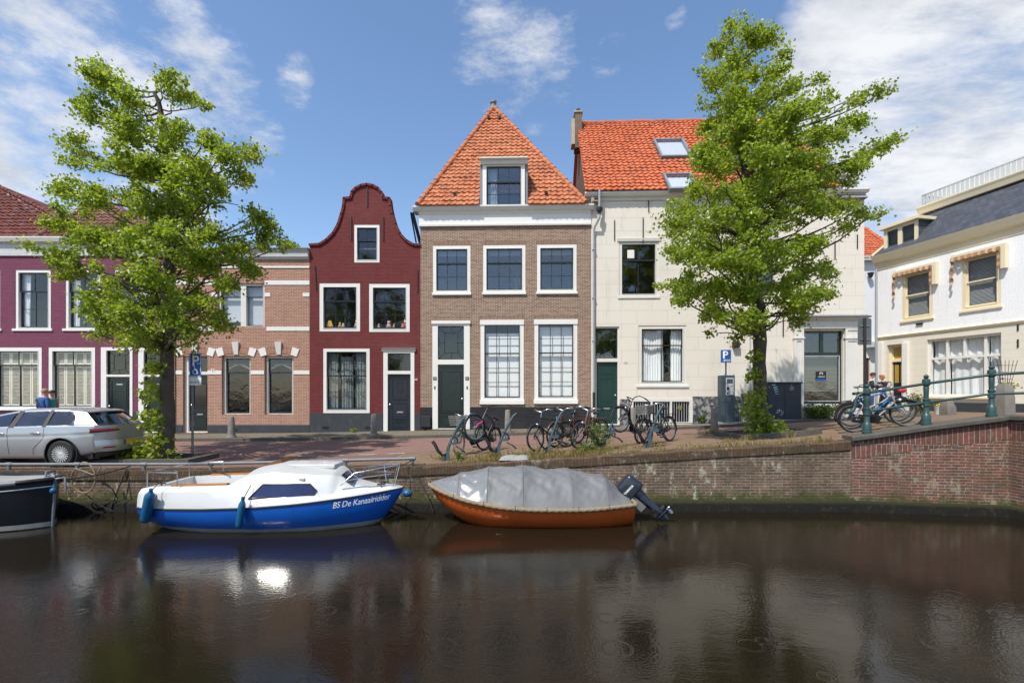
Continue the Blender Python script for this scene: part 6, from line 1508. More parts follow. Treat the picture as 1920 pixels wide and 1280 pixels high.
# outboard: tilted up, a part of the boat
ob=empty('outboard_motor',(2.30,-.1,.44),(0,math.radians(-48),math.radians(-8)),sl)
cw=[(0,.0),(.03,.015)]
bm=bmesh.new(); bmesh.ops.create_cube(bm,size=1)
for v in bm.verts:
    v.co=V((v.co.x*.54,v.co.y*.32,v.co.z*.38+.38))
    if v.co.z>.4: v.co.x=v.co.x*.78+.0; v.co.y*=.8
    if v.co.z<.3: v.co.x*=.9
bmesh.ops.bevel(bm,geom=list(bm.edges),offset=.085,segments=4,affect='EDGES',profile=.55)
mb=MB(); bm.verts.index_update(); mb.add([v.co.copy() for v in bm.verts],[[v.index for v in f.verts] for f in bm.faces]); bm.free()
mb.box(-.25,.24,-.165,.165,.225,.252); cowl=mb.build('cowl',M['outboard'],ob,smooth=35)
text('YAMAHA',.062,M['sign_white'],cowl,(-.16,-.164,.35),name='cowl_lettering',bold=.002)
text('8',.08,M['sign_white'],cowl,(.276,-.03,.38),(pi/2,0,pi/2),name='cowl_number')
lg=MB()
def sect(z,x0,x1,w): return [(x0,0,z),(lerp(x0,x1,.3),-w,z),(lerp(x0,x1,.7),-w*.9,z),(x1,0,z),(lerp(x0,x1,.7),w*.9,z),(lerp(x0,x1,.3),w,z)]
rows=[sect(.22,-.13,.16,.1),sect(.1,-.09,.13,.075),sect(-.1,-.06,.11,.05),sect(-.36,-.05,.10,.035),sect(-.42,-.06,.13,.03),sect(-.56,-.02,.09,.02),sect(-.62,.0,.07,.01)]
lg.grid(rows,closed=True); lg.poly(rows[-1]); lg.hexa([(-.08,-.09,-.385),(.2,-.08,-.385),(.2,.08,-.385),(-.08,.09,-.385),(-.08,-.09,-.375),(.2,-.08,-.375),(.2,.08,-.375),(-.08,.09,-.375)])
lg.lathe([(.01,-.12),(.035,-.06),(.042,.05),(.04,.16),(.03,.18)],12,(0,0,-.47),(1,0,0)); lg.build('leg',M['outboard'],ob,smooth=45)
pr=MB()
for k in range(3):
    a=k*2*pi/3+.4; c_=V((0,math.cos(a),math.sin(a))); t_=V((0,-math.sin(a),math.cos(a))); o=V((.2,0,-.47))
    q=[o+c_*.03-t_*.02+V((-.02,0,0)),o+c_*.08-t_*.055+V((-.03,0,0)),o+c_*.125-t_*.03+V((-.02,0,0)),o+c_*.13+t_*.02+V((.02,0,0)),o+c_*.08+t_*.055+V((.03,0,0)),o+c_*.03+t_*.02+V((.02,0,0))]
    pr.poly(q).poly([p+V((.006,0,0)) for p in q][::-1])
pr.lathe([(.03,-.03),(.034,.0),(.02,.05)],10,(.2,0,-.47),(1,0,0)); pr.build('propeller',M['chrome'],ob,smooth=40)
MB().box(-.2,-.06,-.1,.1,-.12,.22).tube([(-.12,-.09,.1),(-.3,-.1,.25),(-.3,.1,.25),(-.12,.09,.1)],.016,6).build('bracket',M['steel'],ob)
# ------------------------------------------------------------------ black barge bow
bg=thing('canal_barge','black steel barge bow with grey deck at the left edge','boat',(-8.93,9.45,0),(0,0,math.radians(-6)))
sb3=[(-7,.86),(-2.5,.86),(-1.4,.78),(-.7,.58),(-.3,.36),(-.1,.17),(0,.03)]; sz3=[(-7,.80),(-1.5,.84),(0,.93)]
def h3(x,z): zs=sm(sz3,x); t=max(0,(zs-z)/(zs+.3)); return sm(sb3,x)*(1-.22*t*t)
hx3=fr(-7,-1.5,.5)+fr(-1.4,-.3,.1)+fr(-.26,0,.04)
def xz(x,z): return x-.06*(1-z/.93)*(1 if x>-.5 else 0)*(x+.5)/.5
mb=MB()
for sg in (-1,1): mb.grid([[(xz(x,z_),sg*h3(x,z_),z_) for x in hx3 for z_ in [lerp(sm(sz3,x),-.3,j/8)]] for j in range(9)],flip=sg<0)
mb.build('hull',M['boat_black'],bg,smooth=50)
MB().grid([[(x,s*(sm(sb3,x)-.02),sm(sz3,x)-.02+.10*(1-s*s)) for x in hx3] for s in fr(-1,1,.2)],flip=True).build('deck',M['boat_grey'],bg,smooth=50)
mb=MB()
for sg in (-1,1): mb.tube([(x,sg*sm(sb3,x),sm(sz3,x)) for x in hx3],.045,10)
mb.build('gunwale',M['boat_black'],bg,smooth=60)
mb=MB()
for sg in (-1,1): mb.tube([(x,sg*(sm(sb3,x)),sm(sz3,x)) for x in fr(-.75,-.36,.06)],.049,10)
mb.build('gunwale_band',M['steel'],bg,smooth=60)
mb=MB()
for sg in (-1,1): mb.tube([(x,sg*(h3(x,sm(sz3,x)-.13)+.004),sm(sz3,x)-.13) for x in hx3],.013,6)
mb.build('rubbing_strip',M['lightgrey'],bg,smooth=60)
mb=MB()
for sg in (-1,1): mb.grid([[(xz(x,z),sg*(h3(x,z)+.006),z) for x in hx3] for z in (.02,.11)],flip=sg>0)
mb.build('waterline_band',M['boat_grey'],bg,smooth=60)
MB().tube([(xz(0,z)+.01,0,z) for z in (.95,.7,.4,.0,-.2)],.028,8).build('stem',M['steel'],bg,smooth=60)
MB().bbox(-.42,-.04,-.1,.1,.92,.98,.02).tube([(-.1,-.08,.96),(-.1,-.08,1.08),(-.1,.08,1.08),(-.1,.08,.96)],.02,8).tube([(.02,0,.93),(.16,.05,.95),(.18,.05,.7)],.022,8).build('bow_fitting',M['steel'],bg,smooth=50)
MB().ball((.08,-.1,.72),.06,10,7).tube([(0,0,.9),(.08,-.1,.74)],.015,5).build('rope_bundle',M['fender_blue'],bg,smooth=60)
# ------------------------------------------------------------------ ropes
def rope(name,label,pts,r,mat='darkrope',grp='mooring ropes'):
    p0=V(pts[0]); o=MB().tube([V(p)-p0 for p in pts],r,6).build(name,M[mat],None,smooth=60,loc=p0); return tag(o,label,'rope',grp)
rope('mooring_rope','dark mooring rope from the black barge to the quay rail',catenary(at(112,899,9.6),at(245,873,10.8),.05),.014)
rope('mooring_rope','dark slack rope hanging from the pale hose down to the water',catenary(at(150,915,10.4),at(212,958,10.5),.06),.012)
rope('mooring_rope','black doubled rope running down the lichen covered quay wall',catenary(at(238,878,10.66),at(206,956,10.55),-.02),.014)
rope('mooring_rope','dark rope from the quay rail to the stern of the cabin cruiser',catenary(at(390,866,10.85),at(425,884,10.2),.1),.02)
rope('mooring_rope','thin black line from the quay rail down beside the orange sloop',[at(771,868,10.8),at(800,925,10.55),at(812,958,10.4)],.011)
rope('mooring_rope','dark line tying the cruiser bow to the end of the quay rail',catenary(at(700,878,9.85),at(773,862,10.8),.08),.011)
hp=[]
for i in range(40):
    t=i/39; a=lerp(-.6,5.2,t); hp.append(at(158+lerp(19,25,t)*math.sin(a+.4),893-27*math.cos(a+.4)+6*t,10.45-.15*t))
o=rope('hose_loop','pale looped hose hanging on the quay wall beside the black barge',hp+[at(180,892,10.3),at(189,875,10.4)],.016,'rope',None); o['category']='hose'
# ------------------------------------------------------------------ bicycles (local: rear contact at origin, +x forward)
WR=.34
def circ(c,r,n,ax='y',a0=0,a1=2*pi): return [V((c[0]+r*math.cos(a0+(a1-a0)*i/n),c[1],c[2]+r*math.sin(a0+(a1-a0)*i/n))) for i in range(n)]
def bwheel(par,c,tyre,M_=None,matrix=None,rimm='steel'):
    w=MB().tube(circ(c,WR-.022,36),.0235,8,closed=True).build('wheel',M[tyre],par,smooth=60)
    r=MB().tube(circ(c,WR-.05,36),.013,6,closed=True); c=V(c)
    for k in range(28):
        a=2*pi*k/28; e=c+V((math.cos(a),0,math.sin(a)))*(WR-.045); h_=c+V((math.cos(a+.5*(-1)**k),0,math.sin(a+.5*(-1)**k)))*.02+V((0,.028*(-1)**(k//2),0)); r.tube([h_,e],.0016,3,caps=False)
    r.lathe([(.012,-.045),(.025,-.03),(.018,0),(.025,.03),(.012,.045)],10,c,(0,1,0)); r.build('rim',M[rimm],w,smooth=60)
    if matrix is not None: w.matrix_basis=matrix
    return w
def bike(label,rear,front,fm,style='diamond',steer=0,lift=0,lean=0,basket=None,tyre='rubber',saddle='saddle_black',lamp=True,guard=True,carrier=True,rearc='black',barsm='chrome',sadz=0.0,grp='bicycles parked along the canal',bars='swept',zoff=0,tail=None,forkm=None):
    (pr,Yr),(pf,Yf)=rear,front; a=V((X_of(pr,Yr),Yr)); b=V((X_of(pf,Yf),Yf)); d=(b-a); yaw=math.atan2(d.y,d.x); z=gz(a.x,a.y)+.003+zoff
    zf=gz(a.x+1.06*math.cos(yaw),a.y+1.06*math.sin(yaw))+.003+zoff; pitch=-math.atan2(zf-z+lift,1.06)
    t=thing('bicycle',label,'bicycle',(a.x,a.y,z),(math.radians(lean),pitch,yaw),grp); FM=M[fm]
    ax=V((1.06,0,WR)); hb=V((.865,0,.60)); ht=V((.80,0,.86)); bb=V((.43,0,.29)); st=V((.275,0,.78)); ra=V((0,0,WR))
    axis=(ht-hb).normalized(); SM=Matrix.Translation(hb)@Matrix.Rotation(math.radians(steer),4,axis)@Matrix.Translation(-hb)
    f=MB().tube([hb-axis*.0,ht],.026,8)
    if style=='diamond': f.tube([ht-axis*.04,st-V((0,0,.02))],.020,8).tube([hb+axis*.03,bb],.022,8)
    elif style=='step': f.tube([ht-axis*.1,V((.68,0,.50)),V((.52,0,.36)),V((.42,0,.33))],.022,8).tube([hb+axis*.03,V((.66,0,.38)),bb],.023,8)
    else: f.tube([ht-axis*.06,V((.6,0,.66)),V((.34,0,.58))],.020,8).tube([hb+axis*.03,bb],.022,8)
    f.tube([bb,st],.021,8).lathe([(.028,-.04),(.028,.04)],10,bb,(0,1,0))
    for s in (-1,1): f.tube([bb+V((0,.03*s,0)),ra+V((0,.055*s,0))],.014,6).tube([st-V((.01,-.015*s,.05)),ra+V((0,.055*s,0))],.012,6)
    f.build('frame',FM,t,smooth=60)
    fk=MB().tube([hb+V((0,0,.0)),hb-axis*.03],.02,8)
    for s in (-1,1): fk.tube([hb-axis*.02+V((0,.02*s,0)),hb-axis*.06+V((.012,.055*s,0)),ax+V((-.06,.055*s,.12)),ax+V((0,.055*s,0))],[.018,.018,.015,.012],6)
    fk=fk.build('fork',M[forkm] if forkm else FM,t,smooth=60); fk.matrix_basis=SM
    bwheel(t,ax,tyre,matrix=SM); bwheel(t,ra,tyre if tyre!='cream_tyre' else 'rubber')
    hbm=MB().tube([ht,ht+axis*.13],.013,6); c=ht+axis*.14
    for s in (-1,1):
        if bars=='swept': hbm.tube([c,c+V((.05,.10*s,.03)),c+V((.02,.22*s,.07)),c+V((-.14,.29*s,.05)),c+V((-.22,.30*s,.03))],.014,6)
        else: hbm.tube([c,c+V((0,.12*s,.03)),c+V((-.03,.30*s,.045))],.0125,6)
    hbm=hbm.build('handlebar',M[barsm],t,smooth=60); hbm.matrix_basis=SM
    gp=MB()
    for s in (-1,1):
        if bars=='swept': gp.tube([c+V((-.13,.288*s,.051)),c+V((-.25,.302*s,.024))],.018,8)
        else: gp.tube([c+V((-.012,.2*s,.037)),c+V((-.033,.32*s,.047))],.018,8)
    gp.build('grip',M['saddle_black'],hbm,smooth=60)
    su=(st-bb).normalized(); sp=st+su*(.10+sadz); MB().tube([st,sp],.012,8).build('seat_post',M['chrome'],t,smooth=60)
    sd=MB(); rows=[]
    for x,w,zz in ((-.13,.05,.03),(-.11,.095,.045),(-.04,.085,.04),(.04,.04,.035),(.12,.022,.03),(.15,.01,.02)):
        rows.append([V((sp.x+x,w*math.cos(q),sp.z+.02+zz*max(0,math.sin(q))-.02*(math.sin(q)<0))) for q in [i*2*pi/10 for i in range(10)]])
    sd.grid(rows,closed=True); sd.poly(rows[0]); sd.poly(rows[-1]); sd.build('saddle',M[saddle],t,smooth=60)
    if guard:
        for cc,a0,a1,mt in ((ra,math.radians(15),math.radians(195),None),(ax,math.radians(35),math.radians(170),SM)):
            rows=[[V((cc.x+(WR+.025-.012*abs(w)/.03)*math.cos(a),w,cc.z+(WR+.025-.012*abs(w)/.03)*math.sin(a))) for w in (-.03,-.015,0,.015,.03)] for a in fr(a0,a1,.17)]
            g=MB().grid(rows)
            for s in (-1,1): g.tube([cc+V((0,.05*s,0)),cc+V(((WR+.02)*math.cos(a1-.25),.03*s,(WR+.02)*math.sin(a1-.25)))],.003,4)
            g=g.build('mudguard',M[rearc],t,smooth=60)
            if mt is not None: g.matrix_basis=mt
        q=[(-.1,.30),(-.02,.41),(.30,.35),(.47,.40),(.54,.30),(.46,.19),(.3,.21),(-.02,.27)]
        MB().plate(q,[],-.062,-.035).build('chain_guard',M[rearc],t)
    cr=MB().lathe([(.085,-.002),(.085,.002)],18,bb+V((0,-.05,0)),(0,1,0))
    for s in (-1,1): cr.tube([bb+V((0,.06*s,0)),bb+V((.10*s,.07*s,-.13*s))],.009,6); cr.box(bb.x+.10*s-.05,bb.x+.10*s+.05,.08*s,.17*s,bb.z-.13*s-.012,bb.z-.13*s+.012)
    cr.build('crank',M['black'],t)
    if carrier:
        k=MB()
        for s in (-1,1): k.tube([(.2,.05*s,.74),(-.28,.07*s,.74)],.006,5).tube([(-.2,.07*s,.74),(0,.06*s,WR)],.005,5).tube([(-.1,.07*s,.74),(0,.06*s,WR)],.004,5)
        for x in (-.28,-.14,0,.12): k.tube([(x,-.065,.74),(x,.065,.74)],.005,5)
        k.build('carrier',M[rearc],t); MB().bbox(-.31,-.285,-.03,.03,.69,.72,.006).build('rear_light',M['redlens'],t)
    if lamp: 
        l=MB().lathe([(.02,-.05),(.04,-.02),(.045,.03),(.03,.045)],12,hb+V((.09,0,.08)),(1,0,-.1)).build('headlamp',M['chrome'],t,smooth=60); l.matrix_basis=SM
    if basket:
        bm_=MB(); x0,x1=(.93,1.22); z0,z1=.80,1.02
        for k in range(6):
            zz=lerp(z0,z1,k/5); e=.03*k/5; bm_.tube([(x0-e,-.15-e,zz),(x1+e,-.15-e,zz),(x1+e,.15+e,zz),(x0-e,.15+e,zz)],.007,5,closed=True)
        for x in fr(x0,x1,.04):
            for s in (-1,1): bm_.tube([(x,.15*s,z0),(x,.18*s,z1)],.004,4)
        for y in fr(-.15,.15,.04): bm_.tube([(x0,y,z0),(x0-.03,y*1.2,z1)],.004,4).tube([(x1,y,z0),(x1+.03,y*1.2,z1)],.004,4)
        bm_.box(x0,x1,-.15,.15,z0-.005,z0+.005)
        if basket=='wicker_grey': bm_.plate(rect(x0+.004,z0,x1-.004,z1-.02),[],-.146,-.14).plate(rect(x0+.004,z0,x1-.004,z1-.02),[],.14,.146)
        bm_=bm_.build('basket',M[basket],t); bm_.matrix_basis=SM
    MB().tube([bb+V((-.08,.05,0)),V((.3,.16,.02))],.008,5).build('kickstand',M['black'],t)
    if tail: MB().bbox(-.30,-.12,-.08,.08,.75,.84,.03).build('carrier_bag',M[tail],t)
    return t
bike('teal city bicycle with cream front tyre and dark wicker basket',(908,13.35),(846,12.25),'bike_teal','step',basket='wicker_grey',tyre='cream_tyre',lean=4,steer=14,sadz=-.03,lamp=False)
bike('bicycle with a pink fork, its front wheel lifted into the rack',(921,13.15),(878,12.1),'bike_black','diamond',forkm='bike_pink',steer=-22,lift=.44,lean=-5,barsm='black',carrier=False,sadz=-.02,bars='flat',lamp=False,zoff=-.02)
bike('dark bicycle with big front wheel at the left of the middle rack',(1062,13.1),(1003,12.45),'bike_black','diamond',lean=5,steer=10)
bike('brown bicycle with orange fork standing behind the middle rack',(1084,14.0),(1026,13.0),'bike_brown','mixte',forkm='bike_orange',rearc='bike_brown',lean=-3,steer=-5)
bike('bronze sports bicycle leaning over the weeds with pale headlamp',(1114,13.3),(1074,12.05),'bike_bronze','diamond',saddle='saddle_black',rearc='bike_brown',lean=-8,steer=-18,guard=False)
bike('dark red bicycle with brown saddle behind the bronze one',(1124,14.1),(1060,13.6),'bike_brown','diamond',saddle='saddle_brown',lean=3)
bike('black city bicycle with raised front wheel and upright handlebar',(1197,13.0),(1151,12.2),'bike_black','step',lift=.42,steer=-12,lean=-4,saddle='saddle_black',barsm='black')
bike('black bicycle with grey basket at the rack before the cellar window',(1256,13.15),(1204,12.35),'bike_black','diamond',basket='wicker_grey',lean=4,steer=6)
BG='bicycles parked by the bridge railing'
bike('silver and copper electric bicycle leaning on the bridge railing',(1606,11.75),(1702,11.45),'bike_silver','mixte',lean=7,steer=-32,carrier=True,rearc='black',grp=BG,zoff=-.02)
bike('bright blue bicycle behind the silver electric one',(1598,12.4),(1672,12.15),'bike_blue','diamond',lean=6,steer=-15,bars='flat',grp=BG)
bike('black bicycle with a red carrier bag beside the bridge railing',(1686,12.7),(1622,12.9),'bike_black','step',lean=5,steer=0,grp=BG,tail='enamel_red')
# ------------------------------------------------------------------ tulip bike racks
def rack(label,px,Y,lean=.40,hoop=False,low=False):
    x=X_of(px,Y); g=gz(x,Y); t=thing('bike_rack',label,'bike rack',(x,Y,g),group='blue grey bike racks on the quay'); k=.62 if low else 1.0
    m=MB().bar((0,0,-.05),(.03,0,.30),.075,.05,up=(0,1,0))
    m.tube([(.03,0,.28),(.10,0,.48*k),(lean*.62,0,.78*k),(lean*.95,0,1.0*k),(lean*1.15,0,1.06*k)],[.032,.033,.033,.03,.02],10); m.build('post',M['rack'],t,smooth=50)
    b=MB().plate([(-.02,.22),(.03,.38),(.24,.38),(.27,.42),(.27,.62),(.235,.62),(.235,.46),(.20,.46),(.20,.62),(.165,.62),(.165,.44),(.05,.44),(.0,.30)],[],-.03,.03).box(-.09,.06,-.03,.03,-.02,.14)
    b.build('bracket',M['rack'],t)
    a=MB()
    for s,yy in ((-1,-.12),(-1,.02)): a.tube([(-.02,0,.16),(-.10,yy,.13),(-.2,yy*1.5,.24),(-.28,yy*1.6,.4),(-.34,yy*1.5,.47)],.02,7)
    a.tube([(.1,0,.62*k),(.2,-.04,.58*k),(.26,-.05,.5*k),(.27,-.05,.42)],.02,7).tube([(.22,0,.34),(.34,-.1,.3),(.45,-.1,.2)],.02,7)
    if hoop: a.tube([V((lean*1.15+.1+.12*math.cos(q),0,.98+.1*math.sin(q))) for q in [i*2*pi/20 for i in range(20)]],.013,6,closed=True)
    a.build('holder',M['black'],t,smooth=60)
rack('blue grey bike rack nearest the covered boat bow, holding the bicycle with the pink fork',838,11.7)
rack('blue grey bike rack with a cable loop at its tip',934,11.9,hoop=True)
rack('blue grey bike rack among the brown bicycles',1028,11.9,.34)
rack('low blue grey bike rack half hidden by weeds',1132,12.0,.2,low=True)
rack('blue grey bike rack in front of the basket bicycle',1216,11.95,.34)
# ------------------------------------------------------------------ bridge railing
RG=thing('bridge_railing','green cast iron railing climbing along the bridge coping','railing',(0,0,0))
pts_=[]
for px,pb,t in ((1622,806,.135),(1735,797,.52),(1855,780,.93),(0,0,1.3),(0,0,1.75)):
    w=off(t,-.16); zb=topz(t); pts_.append((w.x,w.y,zb))
    MB().lathe([(.10,0),(.10,.05),(.088,.06),(.088,.2),(.075,.22),(.07,.23),(.055,.25),(.05,.40),(.07,.41),(.07,.43),(.06,.44),(.06,.53),(.07,.54),(.07,.56),(.045,.58),(.05,.72),(.055,.82),(.045,.84),(.066,.86),(.075,.90),(.075,.96),(.066,1.0),(.03,1.01),(.045,1.03),(.05,1.06),(.03,1.09),(.005,1.1)],14,(w.x,w.y,zb)).build('post',M['rail_green'],RG,smooth=40)
mb=MB()
for hz in (.90,.485):
    P=[V((x,y,z+hz)) for x,y,z in pts_]; mb.tube(P,.03 if hz>.6 else .027,10)
p0=V(pts_[0]); mb.tube([p0+V((0,0,.93)),p0+V((-.1,-.0,.90)),p0+V((-.2,0,.84)),p0+V((-.25,0,.74)),p0+V((-.26,0,.62)),p0+V((-.30,0,.52)),p0+V((-.38,0,.47)),p0+V((-.48,0,.46))],[.03]*6+[.034,.036],10)
mb.build('rail',M['rail_green'],RG,smooth=60)
# ------------------------------------------------------------------ bollards
def bollard(label,px,Y,h_,r0,r1,lean=(0,0),sq=False,zo=PV,mat='stone'):
    x=X_of(px,Y); o=MB()
    if sq: o.lathe([(r0*1.25,-.1),(r0*1.2,h_*.5),(r1*1.2,h_*.96),(r1*.9,h_)],4)
    else: o.lathe([(r0*1.35,-.1),(r0*1.3,.05),(r0*1.05,.10),(r0,.14),(r1,h_*.93),(r1*.8,h_*.985),(r1*.3,h_)],14)
    o=o.build('stone_bollard',M[mat],None,smooth=40,loc=(x,Y,gz(x,Y)+zo),rot=(lean[0],lean[1],pi/4 if sq else 0)); tag(o,label,'bollard','stone bollards along the street')
bollard('grey stone bollard in front of the banded brick house',434,18.25,.80,.13,.10)
bollard('grey stone bollard before the red house door',701,18.25,.82,.12,.10)
bollard('tan topped stone bollard behind the cable loop rack',952,18.3,.86,.12,.10)
bollard('brown stone bollard beside the parking meter, at the road edge',1339,15.3,.82,.12,.095,zo=0)
bollard('squat stone bollard behind the black basket bicycle',1185,18.4,.78,.16,.13)
bollard('leaning tapered stone post by the white bucket of flowers',1777,18.3,.62,.2,.1,(0,math.radians(-12)),True,0)
bollard('wide pale stone post beside the tall white planter',1884,13.6,.78,.17,.13,(0,0),True,.1)
# ------------------------------------------------------------------ disabled parking sign
Y=13.35; x=X_of(361,Y); g=gz(x,Y); ps=thing('parking_sign','blue disabled parking sign with white P on a grey pole','sign',(x,Y,g))
MB().tube([(0,0,-.1),(0,0,2.95)],.03,12).lathe([(.045,.85),(.045,1.0),(.034,1.02)],12).build('pole',M['steel'],ps,smooth=60)
cx=X_of(368.3,Y)-x; z0,z1=Z_of(706,Y)-g,Z_of(662,Y)-g; hw=.162
def rrect(x0,z0,x1,z1,r,n=5): return arc(x1-r,z1-r,r,0,90,n)+arc(x0+r,z1-r,r,90,180,n)+arc(x0+r,z0+r,r,180,270,n)+arc(x1-r,z0+r,r,270,360,n)
p=MB().plate(rrect(cx-hw,z0,cx+hw,z1,.03)[::1],[],-.05,-.04).build('panel',M['sign_blue'],ps)
MB().plate(rrect(cx-hw+.008,z0+.008,cx+hw-.008,z1-.008,.025),[rrect(cx-hw+.02,z0+.02,cx+hw-.02,z1-.02,.02)],-.053,-.0505).build('border',M['sign_white'],p)
text('P',.40,M['sign_white'],p,(cx-.095,-.054,z0+.30),name='letter',bold=.006)
wc=MB(); c=V((cx+.0,-.055,z0+.15)); S_=.0022
wc.tube([c+V((.065*math.cos(a),0,.065*math.sin(a)-.02)) for a in [math.radians(q) for q in range(110,371,20)]],.009,6)
wc.tube([c+V((-.02,0,.1)),c+V((-.015,0,.03)),c+V((.045,0,.025)),c+V((.07,0,-.06)),c+V((.09,0,-.055))],.0095,6); wc.tube([c+V((-.018,0,.065)),c+V((.03,0,.065))],.007,6); wc.ball(c+V((-.022,0,.125)),.016,8,6)
wc.build('wheelchair_symbol',M['sign_white'],p)
p2=MB().plate(rrect(cx-hw,z0-.235,cx+hw,z0-.01,.015),[],-.05,-.04).build('subplate',M['sign_white'],ps); text('83-LGT-6',.066,M['black'],p2,(cx-.14,-.052,z0-.175),name='plate_lettering',bold=.001)
# ------------------------------------------------------------------ parking meter
Y=19.2; x=X_of(1362,Y); g=gz(x,Y)+PV; pm=thing('parking_meter','tall slate grey parking meter topped by a curved blue P sign','parking meter',(x,Y,g))
hh=Z_of(703.5,Y)-g; w=.265; b=MB().bbox(-w,w,-.17,.22,.05,hh,.02).build('cabinet',M['meter'],pm); MB().box(-w-.1,w+.22,-.3,.3,-.03,.05).build('plinth',M['concrete'],pm)
MB().box(-w+.01,w-.01,-.175,-.169,.85,.86).box(-.12,-.11,-.174,-.169,.1,hh-.1).build('panel_gap',M['black'],b)
f=MB().bbox(-.10,.21,-.185,-.165,hh-.78,hh-.10,.006).build('front_panel',M['lightgrey'],b)
MB().box(-.06,.17,-.19,-.1855,hh-.32,hh-.15).build('screen',M['blueglass'],f); MB().box(-.07,.03,-.19,-.1855,hh-.58,hh-.46).box(-.07,.0,-.19,-.1855,hh-.74,hh-.68).box(.08,.17,-.188,-.1855,hh-.44,hh-.42).build('slot',M['black'],f); MB().box(.07,.16,-.19,-.1855,hh-.75,hh-.69).build('label_plate',M['sign_white'],f)
MB().tube([(.0,.05,hh),(.0,.05,Z_of(660,Y)-g)],.03,10).build('mast',M['meter'],pm,smooth=60)
z0,z1=Z_of(679.5,Y)-g,Z_of(656,Y)-g; mb=MB(); prof=[(.2*math.sin(a)-0.0,.05-.12*math.cos(a)) for a in fr(-pi*.5,pi*.5,.2)]
mb.grid([[(px_,py_,z) for px_,py_ in prof] for z in (z0,z1)]); mb.grid([[(px_*.96,py_+.03,z) for px_,py_ in prof] for z in (z0,z1)],flip=True)
for z in (z0,z1): mb.grid([[(px_,py_,z) for px_,py_ in prof],[(px_*.96,py_+.03,z) for px_,py_ in prof]],flip=z==z0)
sp=mb.build('sign',M['sign_blue'],pm,smooth=50)
def curve_text(s,size,x0,zz,par,bold):
    me=text_mesh(s,size,bold=bold)
    for v in me.vertices:
        X_=x0+v.co.x; a=math.asin(max(-.99,min(.99,X_/.2))); v.co=V((X_,.05-.12*math.cos(a)-.006-v.co.z,zz+v.co.y))
    me.materials.clear(); me.materials.append(M['sign_white']); o=bpy.data.objects.new('letter',me); col.objects.link(o); o.parent=par
curve_text('P',.40,-.17,z0+.17,sp,.008); curve_text('ZONE',.10,-.14,z0+.05,sp,.002)
# ------------------------------------------------------------------ utility cabinet with graffiti
Y=19.15; x=X_of(1466,Y); g=gz(x,Y)+PV; uc=thing('utility_cabinet','dark utility cabinet with white and blue graffiti behind the tree','cabinet',(x,Y,g)); w=X_of(1497,Y)-x; hh=Z_of(716,Y)-g
b=MB().bbox(-w,w,-.2,.3,.06,hh-.06,.015).build('cabinet',M['cabinet'],uc); MB().bbox(-w-.03,w+.04,-.25,.33,hh-.059,hh,.015).build('lid',M['cabinet'],uc); MB().box(-w+.03,w-.03,-.18,.28,0,.06).build('base',M['concrete'],uc)
MB().box(-.006,.006,-.206,-.199,.1,hh-.1).box(-w+.04,w-.04,-.206,-.199,hh*.55,hh*.55+.012).build('door_gap',M['black'],b)
gr=MB(); r=random.Random(4)
def scrib(cx,cz,sx,sz,n): 
    p=V((cx,-.207,cz)); pts=[p]
    for i in range(n): pts.append(V((cx+sx*math.sin(i*1.9+cx*3)*r.uniform(.5,1),-.207,cz+sz*math.cos(i*1.3)*r.uniform(.5,1))))
    out=[]
    for i in range(len(pts)-1):
        for k in range(4): out.append(pts[i].lerp(pts[i+1],smooth(k/4)))
    gr.tube(out,.006,4)
scrib(-.25,.38,.12,.12,8); scrib(-.12,.3,.08,.14,6); scrib(.28,hh-.22,.1,.04,9); scrib(.26,hh-.3,.12,.035,8); scrib(-.6,hh-.2,.03,.05,5); scrib(.27,hh-.12,.04,.05,4)
gr.build('graffiti',M['lightgrey'],b)
mb=MB()
for k in range(4): a=V((-.46+.03*k,-.206,hh-.2-.08*k)); mb.add([a,a+V((.16,0,.03-.02*k)),a+V((.17,0,-.02)),a+V((.02,0,-.04))],[(0,3,2,1)])
mb.box(-.5,-.36,-.206,-.202,hh-.13,hh-.095); mb.build('sticker',paint('pale_blue_sticker',(.35,.55,.62),.6,.1),b)
# ------------------------------------------------------------------ back of a traffic sign on its pole
Y=11.45; x=X_of(1621.5,Y); g=gz(x,Y); ts=thing('traffic_sign','grey back of a traffic sign on a dark pole by the railing end','sign',(x,Y,g),(0,0,math.radians(2)))
zt=Z_of(596,Y)-g; MB().tube([(0,0,0),(0,0,zt)],.032,10).build('pole',M['iron'],ts,smooth=60)
MB().plate(rrect(-.14,Z_of(646,Y)-g,.19,zt-.005,.03),[],.034,.046).build('panel',M['sign_grey'],ts); MB().box(-.1,.14,.02,.033,zt-.2,zt-.16).box(-.1,.14,.02,.033,zt-.52,zt-.48).build('clamp',M['steel'],ts)
# ------------------------------------------------------------------ grey sack on the quay edge
x=X_of(966,11.0); g=gz(x,11); sk_=MB(); rows=[]
for i in range(15):
    t=i/14; rows.append([])
    for j in range(9):
        s=j/8*2-1; e=(1-abs(2*t-1)**3.0)*(1-abs(s)**3.0); dent=-.03*math.exp(-((t-.58)/.05)**2)
        rows[-1].append((lerp(-.33,.33,t)+.06*s,s*.2,.10*max(0,e)**.35+(dent if e>.1 else 0)+.012*noise.noise(V((t*9,s*5,1)))+.03*(t-.0)*0))
sk_.grid(rows,flip=True); o=sk_.build('sandbag',M['sack'],None,smooth=60,loc=(x,10.98,g+.03)); tag(o,'crumpled grey sack lying on the quay edge above the covered boat','sack')
